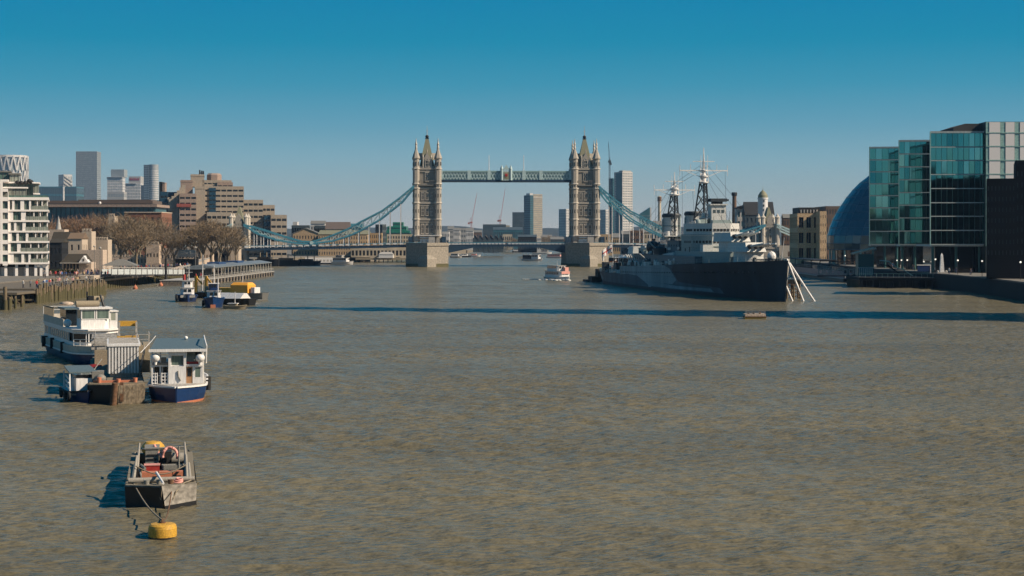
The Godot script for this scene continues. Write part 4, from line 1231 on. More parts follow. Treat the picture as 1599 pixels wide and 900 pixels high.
# ---------------------------------------------------------------- trees in winter
func bare_tree(sd: int, height: float, spread: float, bark: Material, twig: Material) -> Array:
	var r := RandomNumberGenerator.new()
	r.seed = sd
	var limbs := MB.new()
	var twigs := MB.new()
	var todo := [[Vector3.ZERO, Vector3(r.randf_range(-0.05, 0.05), 1, r.randf_range(-0.05, 0.05)).normalized(), height * 0.26, height * 0.026, 0]]
	while todo.size():
		var j: Array = todo.pop_back()
		var p: Vector3 = j[0]
		var dir: Vector3 = j[1]
		var l: float = j[2]
		var rad: float = j[3]
		var lev: int = j[4]
		var mid := p + dir * l * 0.5 + Vector3(r.randf_range(-1, 1), r.randf_range(-0.3, 0.6), r.randf_range(-1, 1)) * l * 0.07
		var e := p + dir * l
		limbs.tube(p, mid, rad, rad * 0.82, 6 if lev < 2 else 4, false)
		limbs.tube(mid, e, rad * 0.82, rad * 0.66, 6 if lev < 2 else 4, false)
		if lev < 4:
			var n := [5, 4, 3, 3][lev] as int
			for k in n:
				var a := TAU * (k + r.randf() * 0.7) / n
				var out := dir.cross(Vector3(0.3, 0.2, 1)).normalized()
				out = out.rotated(dir, a)
				var q := (dir * r.randf_range(0.55, 1.0) + out * r.randf_range(0.55, 0.95) * spread + Vector3(0, 0.22, 0)).normalized()
				var s := p + dir * l * r.randf_range(0.7, 1.0)
				todo.append([s, q, l * r.randf_range(0.62, 0.92), rad * 0.58, lev + 1])
		if lev >= 2:
			for k in (4 if lev == 4 else 2):
				var s := p.lerp(e, r.randf_range(0.15, 1.0))
				var q := (dir + Vector3(r.randf_range(-1, 1), r.randf_range(-0.6, 0.9), r.randf_range(-1, 1)) * 1.1).normalized()
				var tl := height * r.randf_range(0.045, 0.10)
				var w := height * 0.0026
				var sd2 := q.cross(Vector3(r.randf_range(-1, 1), r.randf_range(-1, 1), r.randf_range(-1, 1))).normalized() * w
				twigs.tri(s - sd2, s + sd2, s + q * tl)
				for m in 2:
					var s2 := s + q * tl * (0.3 + 0.3 * m)
					var q2 := (q + Vector3(r.randf_range(-1, 1), r.randf_range(-0.7, 0.8), r.randf_range(-1, 1)) * 0.9).normalized()
					twigs.tri(s2 - sd2 * 0.8, s2 + sd2 * 0.8, s2 + q2 * tl * 0.7)
	return [limbs.mesh(), twigs.mesh()]
var tree_kinds := []
func plant_tree(label: String, at: Vector3, kind: int, height: float, turn: float, group: String) -> void:
	if tree_kinds.is_empty():
		mat("bark", 0.28, 0.22, 0.15, 0.9, 0.0, "rough", Vector3.ONE * 0.6)
		mat("twig", 0.20, 0.138, 0.078, 0.95, 0.0, "", Vector3.ONE)
		mat("twig_red", 0.21, 0.12, 0.07, 0.95, 0.0, "", Vector3.ONE)
		mat("twig_grey", 0.175, 0.13, 0.082, 0.95, 0.0, "", Vector3.ONE)
		tree_kinds = [bare_tree(11, 15.0, 0.78, M.bark, M.twig), bare_tree(23, 15.0, 0.68, M.bark, M.twig), bare_tree(37, 15.0, 0.88, M.bark, M.twig), bare_tree(52, 15.0, 0.74, M.bark, M.twig)]
	var t := thing("bare_tree", label, "tree", at, turn, group)
	t.scale = Vector3.ONE * height * 1.13 / (tree_kinds[kind % 4][1] as Mesh).get_aabb().end.y
	inst("trunk", tree_kinds[kind % 4][0], M.bark, t)
	stuff(inst("crown", tree_kinds[kind % 4][1], [M.twig, M.twig_red, M.twig_grey][(kind / 4) % 3], t))
func trees_far() -> void:
	var spots := [[801, 1750, 22], [815, 1700, 20], [850, 1800, 24], [860, 1760, 25], [871, 1820, 24], [880, 1740, 22], [792, 1680, 17], [952, 1300, 15]]
	var wh := ["leftmost of the far bank trees between the bridge towers", "second far bank tree, left of the black boathouse", "far bank tree just right of the black boathouse", "round crowned far tree below the tan tower", "tallest far bank tree beside the pale shaded tower block", "far tree nearest the right bridge tower", "smallest far tree behind the dark gables", "small far tree between the cream and brick houses right of the bridge"]
	for i in spots.size():
		var s: Array = spots[i]
		plant_tree("bare brown " + wh[i] if not wh[i].begins_with("bare") else wh[i], Vector3(X(s[0], s[1]), 3.0, -s[1]), i, s[2] * 0.55, i * 1.3, "bare trees on the far bank")
# ---------------------------------------------------------------- left bank
func build_left_bank() -> void:
	mat("flat_white", 0.74, 0.69, 0.65, 0.7, 0.0, "", Vector3.ONE)
	mat("flat_glass", 0.20, 0.27, 0.23, 0.2, 0.0, "blotch", Vector3(0.35, 0.02, 0.35))
	mat("flat_curtain", 0.42, 0.45, 0.38, 0.5, 0.0, "blotch", Vector3(0.6, 0.02, 0.6))
	mat("flat_green", 0.17, 0.27, 0.22, 0.15, 0.0, "blotch", Vector3(0.4, 0.05, 0.4))
	mat("castle_stone", 0.70, 0.565, 0.435, 0.9, 0.0, "stone", Vector3.ONE * 0.25)
	mat("castle_pink", 0.70, 0.545, 0.42, 0.9, 0.0, "rough", Vector3.ONE * 0.2)
	mat("thatch_dark", 0.055, 0.045, 0.03, 0.95, 0.0, "rough", Vector3.ONE * 0.3)
	mat("roof_brown", 0.24, 0.16, 0.10, 0.9, 0.0, "rough", Vector3.ONE * 0.3)
	mat("hedge", 0.085, 0.10, 0.035, 0.95, 0.0, "blotch", Vector3.ONE * 0.6)
	corner_flats()
	var d := 860.0
	var t := thing("long_flat_building", "long low building with two flat dark roof slabs and teal glazing above the bare trees", "building", Vector3(X(160, d), 3.6, -d))
	var b := MB.new()
	b.box(Vector3(lx(t, 70, d), ly(t, 318.0, d), -26), Vector3(lx(t, 236.0, d), ly(t, 313.2, d), -3))
	b.box(Vector3(lx(t, 118, d), ly(t, 313.2, d), -20), Vector3(lx(t, 232.0, d), ly(t, 311.6, d), -5))
	obj("upper_roof", b, M.mansard, t)
	b = MB.new()
	b.box(Vector3(lx(t, 66, d), ly(t, 323.5, d), -30), Vector3(lx(t, 246.0, d), ly(t, 319.4, d), 2))
	obj("lower_roof", b, M.hotel_pink, t)
	b = MB.new()
	b.box(Vector3(lx(t, 72, d), ly(t, 319.4, d), -26), Vector3(lx(t, 234.0, d), ly(t, 318.0, d), -4))
	b.box(Vector3(lx(t, 70, d), 0, -28), Vector3(lx(t, 242.0, d), ly(t, 323.5, d), -1))
	obj("glazed_wall", b, M.far_teal, t)
	b = MB.new()
	for k in 24: b.box(Vector3(lx(t, 72 + k * 7.2, d), 0, -1), Vector3(lx(t, 72.8 + k * 7.2, d), ly(t, 323.5, d), -0.6))
	stuff(obj("columns", b, M.far_dark, t))
	b = MB.new()
	b.blob(Vector3(lx(t, 153.5, d), ly(t, 317.0, d), -2.6), Vector3(0.75, 0.75, 0.4), 8, 5)
	obj("round_sign", b, M.white_paint, t)
	t = far("red_brick_block", "red brick block with two rows of dark arched windows left of the hotel", 194, 252, 331.5, 800, "red_brick", "dark_glass", 4, 6, {"ww": 0.42, "wh": 0.34, "single": true, "depth": 24.0, "recess": 0.4})
	b = MB.new()
	b.box(Vector3(lx(t, 193.5, 800), ly(t, 332.4, 800), -24.3), Vector3(lx(t, 252.5, 800), ly(t, 331.0, 800), 0.35))
	obj("coping", b, M.castle_pink, t)
	stone_house("white_turret_house", "white walled turret with a pointed grey cap beside the white flats", 82, 90.5, 359, 610, "white_paint", 0.0, 1, 1, true)
	castle_wall("low stone block with a flat top below the white turret", 76, 100, 358.5, 605, 0)
	stone_house("dark_roof_house", "stone house under a wide dark roof, left of the cream house", 80, 108, 377, 590, "castle_stone", 3.2, 2, 3, false)
	stone_house("glass_pavilion", "dark glazed pavilion with a thin grey roof between the flats and the cream house", 77, 96, 379, 545, "black", 1.2, 2, 3, false)
	stone_house("cream_house", "cream stone house with a brown hipped roof and one small square window", 106.5, 127.5, 373, 580, "castle_stone", 2.0, 2, 2, false)
	castle_wall("narrow stone tower with slit windows right of the cream house", 127, 142.5, 361.5, 590, 3)
	castle_wall("pink stone wall with battlements under the brown trees", 142, 168, 374.5, 600, 7)
	castle_wall("lower buttressed stone wall in front of the battlements", 122, 160, 390.5, 570, 0)
	castle_wall("small sunlit stone turret standing among the bare trees", 168.5, 178.5, 337.5, 690, 3)
	castle_wall("short stone turret just right of the sunlit one in the trees", 186, 194, 346.0, 700, 3)
	castle_wall("tall pale stone bastion at the waterside under the trees", 228, 248, 381.5, 650, 4)
	castle_wall("low stone wall joining the left side of the waterside bastion", 166, 229, 402.0, 655, 12)
	castle_wall("long stone curtain wall behind the trees right of the bastion", 247, 330, 391.0, 720, 18)
	t = thing("arched_gatehouse", "stone gatehouse with dark round arches left of the bridge end tower", "gatehouse", Vector3(X(322, 745), 3.6, -745))
	b = MB.new()
	b.box(Vector3(lx(t, 294, 745), 0, -8), Vector3(lx(t, 372.0, 745), ly(t, 386.0, 745), 0))
	b.box(Vector3(lx(t, 293, 745), ly(t, 387.5, 745), -8.3), Vector3(lx(t, 373.0, 745), ly(t, 385.4, 745), 0.4))
	obj("wall", b, M.castle_stone, t)
	for px in [302.0, 318.0, 333.0, 352.0]:
		b = MB.new()
		var w := 2.0
		b.box(Vector3(lx(t, px, 745) - w, 0, -0.5), Vector3(lx(t, px, 745) + w, ly(t, 397.0, 745), 0.06))
		b.tube(Vector3(lx(t, px, 745), ly(t, 397.0, 745), -0.5), Vector3(lx(t, px, 745), ly(t, 397.0, 745), 0.06), w, w, 16)
		obj("arch_opening", b, M.black, t)
	t = thing("domed_canopy", "pale rounded canopy roof on posts over a dark crowd by the gatehouse", "canopy", Vector3(X(287, 640), 3.6, -640))
	b = MB.new()
	b.loft([arc_ring(-4.1, 3.2, 4.6, 0.0), arc_ring(-3.6, 3.2, 6.3, -0.5), arc_ring(3.6, 3.2, 6.3, -0.5), arc_ring(4.1, 3.2, 4.6, 0.0)], false, true)
	obj("roof", b, M.castle_pink, t)
	for sx in [-3.8, -1.3, 1.3, 3.8]:
		b = MB.new()
		b.tube(Vector3(sx, 0, 0.6), Vector3(sx, 4.0, 0.6), 0.12, 0.12, 6)
		obj("post", b, M.black, t)
	b = MB.new()
	b.box(Vector3(-4.0, 0, -3.0), Vector3(4.0, 3.0, -2.6))
	obj("back_wall", b, M.black, t)
	d = 520.0
	t = thing("riverside_kiosk", "low kiosk with a dark sagging roof and a white end gable on the promenade", "kiosk", Vector3(X(118, d), 3.6, -d))
	b = MB.new()
	b.box(Vector3(lx(t, 97, d), 0, -5.5), Vector3(lx(t, 142.0, d), ly(t, 409.5, d), 0))
	obj("wall", b, M.castle_pink, t)
	b = MB.new()
	var e0 := lx(t, 94.5, d)
	var e1 := lx(t, 138.0, d)
	b.loft([[Vector3(e0, ly(t, 410.5, d), 1.0), Vector3(e0 + 1.5, ly(t, 397.0, d), -2.7), Vector3(e0, ly(t, 410.5, d), -6.4)], [Vector3(e1, ly(t, 410.5, d), 1.0), Vector3(e1 - 1.2, ly(t, 396.5, d), -2.7), Vector3(e1, ly(t, 410.5, d), -6.4)]])
	obj("roof", b, M.thatch_dark, t)
	b = MB.new()
	b.loft([[Vector3(lx(t, 124.0, d), ly(t, 410.0, d), 1.15), Vector3(lx(t, 139.0, d), ly(t, 410.0, d), 1.15), Vector3(lx(t, 131.5, d), ly(t, 399.5, d), 1.15)], [Vector3(lx(t, 124.0, d), ly(t, 410.0, d), -2.0), Vector3(lx(t, 139.0, d), ly(t, 410.0, d), -2.0), Vector3(lx(t, 131.5, d), ly(t, 399.5, d), -2.0)]])
	var gb := obj("gable", b, M.white_paint, t)
	b = MB.new()
	b.box(Vector3(lx(t, 130.2, d), ly(t, 408.0, d), 1.16), Vector3(lx(t, 132.8, d), ly(t, 404.0, d), 1.24))
	obj("window", b, M.dark_glass, gb)
	b = MB.new()
	b.box(Vector3(lx(t, 95.0, d), ly(t, 411.5, d), 0.3), Vector3(lx(t, 144.0, d), ly(t, 410.3, d), 1.6))
	obj("fascia", b, M.dull_white, t)
	b = MB.new()
	for k in 5: b.box(Vector3(lx(t, 99.0 + k * 5.0, d), 0.6, 0), Vector3(lx(t, 102.5 + k * 5.0, d), ly(t, 412.5, d), 0.1))
	stuff(obj("shop_windows", b, M.dark_glass, t))
	for k in 3:
		var hg := MB.new()
		var r := RandomNumberGenerator.new()
		r.seed = 60 + k
		var at := Vector3(X(84 + k * 14.5, 492), 3.6, -492)
		for i in 520:
			var c := Vector3(r.randf_range(-1.35, 1.35), r.randf_range(0.1, 1.7), r.randf_range(-0.6, 0.6))
			var u := Vector3(r.randf_range(-1, 1), r.randf_range(-1, 1), r.randf_range(-1, 1)).normalized() * 0.2
			var w := u.cross(Vector3(r.randf_range(-1, 1), 1, r.randf_range(-1, 1))).normalized() * 0.14
			hg.tri(c - u - w, c + u - w, c + w * 1.6)
		var h := thing("hedge", ["green leafy hedge nearest the white flats on the promenade", "middle green hedge in front of the dark roofed kiosk", "green hedge farthest from the white flats, below the kiosk gable"][k], "hedge", at, 0.0, "hedges on the promenade")
		stuff(obj("foliage", hg, M.hedge, h))
		hg = MB.new()
		hg.cbox(Vector3(0, 0.35, 0), Vector3(2.9, 0.7, 1.4))
		obj("planter", hg, M.mansard, h)
	var spots := [[84, 705, 17.0, 4], [96, 720, 18.5, 5], [108, 700, 17.5, 6], [119, 725, 19.0, 4], [130, 705, 18.0, 7], [141, 720, 19.0, 8], [152, 695, 17.5, 5], [163, 725, 20.0, 9], [175, 705, 19.0, 4], [186, 690, 19.5, 1], [197, 675, 18.5, 2], [207, 668, 19.0, 10], [218, 680, 18.0, 3], [228, 700, 18.0, 0], [239, 690, 17.0, 8], [188, 640, 14.5, 3], [213, 636, 14.0, 2], [259, 655, 13.5, 8], [272, 640, 13.0, 9], [285, 660, 12.5, 11], [305, 660, 15.5, 0], [318, 640, 16.5, 1], [331, 655, 17.0, 2], [344, 640, 16.0, 3], [356, 660, 15.0, 8], [367, 690, 13.5, 9], [312, 720, 17.0, 2]]
	for i in spots.size():
		var s: Array = spots[i]
		var front: bool = s[1] < 665
		var wh := ""
		if s[0] < 180: wh = "%s in the row behind the stone houses, %s from the left" % [["tall bare reddish brown tree", "tall bare brown tree", "tall bare grey brown tree"][(s[3] / 4 + 1) % 3], ["first", "second", "third", "fourth", "fifth", "sixth", "seventh", "eighth", "ninth"][i]]
		elif s[0] < 250: wh = "bare tree %s the pale waterside bastion, %s" % ["close in front of" if front else "behind", ["left end of the clump", "by the small turrets", "in front of the red brick block", "tallest of the clump", "above the low stone wall", "just left of the bastion", "right of the bastion top", "nearest the river on the left", "nearest the river in the middle"][i - 9 if i < 17 else 0]]
		else: wh = "bare plane tree %s" % ["just right of the pale bastion", "left of the domed canopy", "above the domed canopy", "left of the big riverside trees by the gatehouse", "tall on the promenade in front of the gatehouse arches", "tallest, at the middle of the gatehouse clump", "with pale trunk right of the middle of the gatehouse clump", "near the right end of the gatehouse clump", "touching the bridge end tower", "hidden behind the gatehouse clump"][i - 17]
		plant_tree(wh, Vector3(X(s[0], s[1]), 3.6, -s[1]), s[3], s[2], i * 0.77, "bare trees on the left bank")
func arc_ring(x: float, half: float, top: float, z: float) -> Array:
	var r := []
	for k in 9:
		var a := PI * k / 8.0
		r.append(Vector3(x, 3.6 + (top - 3.6) * sin(a), z - half + half * cos(a) * -1.0))
	return r
func stone_house(called: String, label: String, pxl: float, pxr: float, pyt: float, d: float, m: String, roof: float, rows: int, cols: int, spire: bool) -> void:
	var t := far(called, label, pxl, pxr, pyt, d, m, "dark_glass", rows, cols, {"ground": 3.4, "ww": 0.3, "wh": 0.4, "roof": roof, "roof_mat": M.thatch_dark if m != "castle_stone" or roof > 3 else M.roof_brown, "category": "house", "depth": 8.0})
	if spire:
		var b := MB.new()
		var w := (X(pxr, d) - X(pxl, d)) / 2
		b.lathe(Vector3(0, ly(t, pyt, d), -4.0), [Vector2(w * 1.1, 0), Vector2(w * 0.7, 2.2), Vector2(0.05, ly(t, 337.0, d) - ly(t, pyt, d))], 8)
		obj("spire", b, M.dull_white, t)
func castle_wall(label: String, pxl: float, pxr: float, pyt: float, d: float, merlons: int) -> void:
	var x0 := X(pxl, d)
	var x1 := X(pxr, d)
	var t := thing("stone_wall", label, "castle wall", Vector3((x0 + x1) / 2, 3.4, -d), 0.0, "old stone walls on the left bank")
	var w := (x1 - x0) / 2
	var h := Y(pyt, d) - 3.4
	var b := MB.new()
	b.prism(PackedVector2Array([Vector2(-w, -6), Vector2(w, -6), Vector2(w, 0), Vector2(-w, 0)]), 0, h)
	b.box(Vector3(-w - 0.2, 0, -6.2), Vector3(w + 0.2, minf(1.6, h * 0.3), 0.25))
	obj("wall", b, M.castle_stone if merlons % 2 else M.castle_pink, t)
	if merlons > 1:
		b = MB.new()
		for k in merlons:
			var x := -w + (k + 0.2) * 2 * w / merlons
			b.box(Vector3(x, h, -0.8), Vector3(x + 1.2 * w / merlons, h + 0.95, 0.05))
		stuff(obj("battlement", b, M.castle_stone, t))
		b = MB.new()
		for k in merlons:
			var x := -w + (k + 0.5) * 2 * w / merlons
			b.box(Vector3(x - 0.16, h * 0.45, -0.2), Vector3(x + 0.16, h * 0.45 + 1.3, 0.05))
		stuff(obj("slit_windows", b, M.black, t))
func corner_flats() -> void:
	var d := 490.0
	var t := thing("white_flats", "white block of flats with glazed corner balconies at the left edge by the river", "apartment building", Vector3(X(38, d), 3.6, -d))
	var xe := lx(t, 74.5, d)
	var xw := lx(t, -30.0, d)
	var fy := [311.5, 329.3, 345.6, 362.0, 378.2, 394.6, 411.5]
	var floors := [
		[[17, 20.5, 0], [24, 33, 0], [38.5, 46, 0], [49, 73, 2]], [[22, 34, 0], [41, 73, 2]], [[18.5, 23.5, 0], [27, 36, 0], [41, 73, 2]],
		[[20, 27, 0], [30.5, 41, 0], [45, 73, 2]], [[18.5, 28, 0], [33.5, 73, 2]], [[23, 34.5, 0], [38.5, 45, 0], [48.5, 73, 2]]]
	var gl := [M.flat_glass, M.flat_curtain, M.flat_green]
	var k := 0
	var b := MB.new()
	b.box(Vector3(xw, 0.0, -24), Vector3(xe - 3.6, ly(t, 311.5, d) - 0.02, -2.4))
	b.box(Vector3(xw, ly(t, 411.5, d), -2.4), Vector3(lx(t, 15.2, d), ly(t, 311.5, d) - 0.02, -0.5))
	b.box(Vector3(xe - 3.6, ly(t, 411.5, d), -24), Vector3(xe - 0.2, ly(t, 311.5, d) - 0.02, -7.5))
	obj("core", b, M.flat_white, t)
	for i in 7:
		b = MB.new()
		var y := ly(t, fy[i], d)
		b.box(Vector3(lx(t, 15.2, d), y - 0.22, -24.0), Vector3(xe + 0.25, y + 0.28, 0.25))
		if i == 0: b.box(Vector3(lx(t, 15.2, d), y + 0.28, -0.15), Vector3(xe + 0.25, y + 0.55, 0.25))
		obj("floor_slab", b, M.flat_white, t)
	for i in 6:
		var y1: float = ly(t, fy[i], d) - 0.22
		var y0: float = ly(t, fy[i + 1], d) + 0.28
		var wb := MB.new()
		var x := lx(t, 15.2, d)
		for w in floors[i]:
			var x0 := lx(t, w[0], d)
			var x1 := lx(t, w[1], d)
			wb = MB.new()
			wb.box(Vector3(x, y0, -0.5), Vector3(x0, y1, 0))
			wb.box(Vector3(x0 - 0.02, y0, -2.4), Vector3(x0, y1, -0.5))
			obj("wall", wb, M.flat_white, t)
			x = x1
			if w[2] == 0:
				b = MB.new()
				b.box(Vector3(x0, y0, -0.62), Vector3(x1, y1, -0.5))
				var wd := obj("window", b, gl[(i * 5 + k * 3) % 3], t)
				b = MB.new()
				for e in 3: b.box(Vector3(lerpf(x0, x1 - 0.1, e / 2.0), y0, -0.5), Vector3(lerpf(x0, x1 - 0.1, e / 2.0) + 0.1, y1, -0.4))
				stuff(obj("frame", b, M.lead_grey, wd))
			else:
				var n := int((x1 - x0) / 1.05)
				for e in n:
					b = MB.new()
					b.box(Vector3(lerpf(x0, x1, e / float(n)) + 0.06, y0, -2.3), Vector3(lerpf(x0, x1, (e + 1) / float(n)) - 0.06, y1, -2.2))
					obj("window", b, gl[(e * 7 + i * 3 + e / 2) % 3], t)
				b = MB.new()
				b.box(Vector3(x0, y0, 0.0), Vector3(xe, y0 + 1.05, 0.06))
				b.box(Vector3(xe - 0.06, y0, -7.4), Vector3(xe, y0 + 1.05, 0.0))
				obj("balustrade", b, M.flat_curtain, t)
				b = MB.new()
				for e in [lerpf(x0, x1, 0.36), lerpf(x0, x1, 0.66), xe - 0.32]:
					b = MB.new()
					b.box(Vector3(e, y0, -0.45), Vector3(e + 0.28, y1, -0.05))
					obj("post", b, M.flat_white, t)
			k += 1
	b = MB.new()
	var yb := ly(t, 411.5, d)
	var yt := ly(t, 281.0, d)
	var xs := [lx(t, -30, d), lx(t, 0.0, d), lx(t, 2.6, d), lx(t, 6.5, d), lx(t, 14.2, d), lx(t, 15.2, d)]
	b.box(Vector3(xs[0], yb, -0.5), Vector3(xs[1], yt, 0.6))
	b.box(Vector3(xs[2], yb, -0.5), Vector3(xs[3], yt, 0.6))
	b.box(Vector3(xs[4], yb, -0.5), Vector3(xs[5], ly(t, 300.0, d), 0.6))
	b.box(Vector3(xs[3], ly(t, 300.0, d), -6), Vector3(xs[4], yt - 2.6, 0.6))
	b.box(Vector3(xs[3], ly(t, 284.5, d), -6), Vector3(lx(t, 15.2, d), yt, 0.6))
	for i in 7:
		var y: float = ly(t, fy[i], d)
		b.box(Vector3(xs[1], y - 0.6, -0.5), Vector3(xs[2], y + 0.6, 0.58))
		b.box(Vector3(xs[3], y - 0.55, -0.5), Vector3(xs[4], y + 0.55, 0.58))
	obj("bay_wall", b, M.flat_white, t)
	for i in 6:
		var y1: float = ly(t, fy[i], d) - 0.55
		var y0: float = ly(t, fy[i + 1], d) + 0.55
		for q in [[1, 2], [3, 4]]:
			b = MB.new()
			b.box(Vector3(xs[q[0]], y0, 0.0), Vector3(xs[q[1]], y1, 0.12))
			obj("window", b, gl[(i + q[0]) % 3] if q[0] == 3 else M.brown_brick, t)
	for p in [[-20, 16.0, 268.0, 285.0, -9.0, "flat_green"], [5.0, 42.0, 294.5, 311.0, -1.5, "flat_curtain"], [16.0, 30.5, 272.0, 286.0, -6.0, "flat_curtain"], [0.0, 52.0, 286.0, 311.0, -5.0, "flat_glass"], [52.0, 60.0, 286.5, 302.0, -3.5, "flat_curtain"]]:
		b = MB.new()
		b.box(Vector3(lx(t, p[0], d), ly(t, p[3], d), -16), Vector3(lx(t, p[1], d), ly(t, p[2], d), p[4]))
		var ph := obj("penthouse", b, M[p[5]], t)
		b = MB.new()
		b.box(Vector3(lx(t, p[0], d) - 0.3, ly(t, p[2], d), -16.2), Vector3(lx(t, p[1], d) + 0.4, ly(t, p[2], d) + 0.4, p[4] + 0.5))
		obj("roof_edge", b, M.flat_white if p[1] > 40 else M.lead_grey, ph)
		b = MB.new()
		var n := int((p[1] - p[0]) / 5.0)
		for e in n + 1:
			var x := lerpf(lx(t, p[0], d), lx(t, p[1], d) - 0.12, e / float(n))
			b.box(Vector3(x, ly(t, p[3], d), p[4]), Vector3(x + 0.12, ly(t, p[2], d), p[4] + 0.08))
		stuff(obj("mullions", b, M.lead_grey, ph))
	b = MB.new()
	b.box(Vector3(lx(t, 52.0, d), ly(t, 303.0, d), -9), Vector3(lx(t, 62.0, d), ly(t, 301.5, d), -2.8))
	b.box(Vector3(lx(t, 52.0, d), ly(t, 286.5, d), -9), Vector3(lx(t, 60.5, d), ly(t, 285.0, d), -2.8))
	obj("roof_terrace", b, M.flat_white, t)
	b = MB.new()
	for p in [[28.0, 283.0], [34.0, 284.0], [40.0, 283.5], [46.0, 280.5], [48.5, 282.0]]:
		b.blob(Vector3(lx(t, p[0], d), ly(t, p[1] + 1.5, d), -4), Vector3(0.75, 0.55, 0.7), 7, 5)
	stuff(obj("roof_plants", b, M.black, t))
	b = MB.new()
	b.box(Vector3(xs[5], ly(t, 309.8, d), -0.2), Vector3(xe, ly(t, 305.5, d), -0.12))
	obj("terrace_balustrade", b, M.flat_green, t)
	for px in [-8.0, 9.0, 25.0, 41.0, 54.0, 62.0, 71.0]:
		b = MB.new()
		b.box(Vector3(lx(t, px, d), 0, -1.4), Vector3(lx(t, px, d) + 0.75, yb - 0.2, -0.5))
		obj("column", b, M.flat_white, t)
	for px in [-6.0, 12.0, 28.0, 44.0, 57.5]:
		b = MB.new()
		b.box(Vector3(lx(t, px, d), 0, -2.4), Vector3(lx(t, px + 10.0, d), ly(t, 417.5, d), -2.3))
		obj("panel", b, M.dull_white, t)
	b = MB.new()
	b.box(Vector3(xw, ly(t, 417.4, d), -2.4), Vector3(xe - 3.6, yb - 0.25, -2.34))
	obj("dark_fanlight", b, M.black, t)
	var c := Vector3(xe, 0, 0)
	t.rotation.y = deg_to_rad(14.5)
	t.position += c - t.basis * c
# ---------------------------------------------------------------- jetty, quay piles, gangway
func pile_set(t: Node3D, spots: Array, r: float) -> void:
	var shared := {}
	for i in spots.size():
		var s: Array = spots[i]
		var k := i % 4
		if not shared.has(k):
			var b := MB.new()
			b.tube(Vector3(0, -1.5, 0), Vector3(0.05 * (k - 1.5), 0, 0), r, r * 0.9, 7)
			var w := MB.new()
			w.tube(Vector3(0, 0, 0), Vector3(0, 1, 0), r * 1.18, r * 1.06, 7)
			shared[k] = [null, w.mesh()]
		var b2 := MB.new()
		var lean := Vector3(0.06 * (k - 1.5), 0, 0.05 * ((i * 7) % 5 - 2))
		b2.tube(Vector3(s[0], -1.5, s[1]), Vector3(s[0], s[2], s[1]) + lean, r, r * 0.88, 7)
		var p := obj("pile", b2, M.pile_wood, t)
		inst("weed", shared[k][1], M.pile_weed, p, Transform3D(Basis().scaled(Vector3(1, 2.2 + 0.3 * ((i * 5) % 4) + 0.8, 1)), Vector3(s[0], -1.0, s[1])))
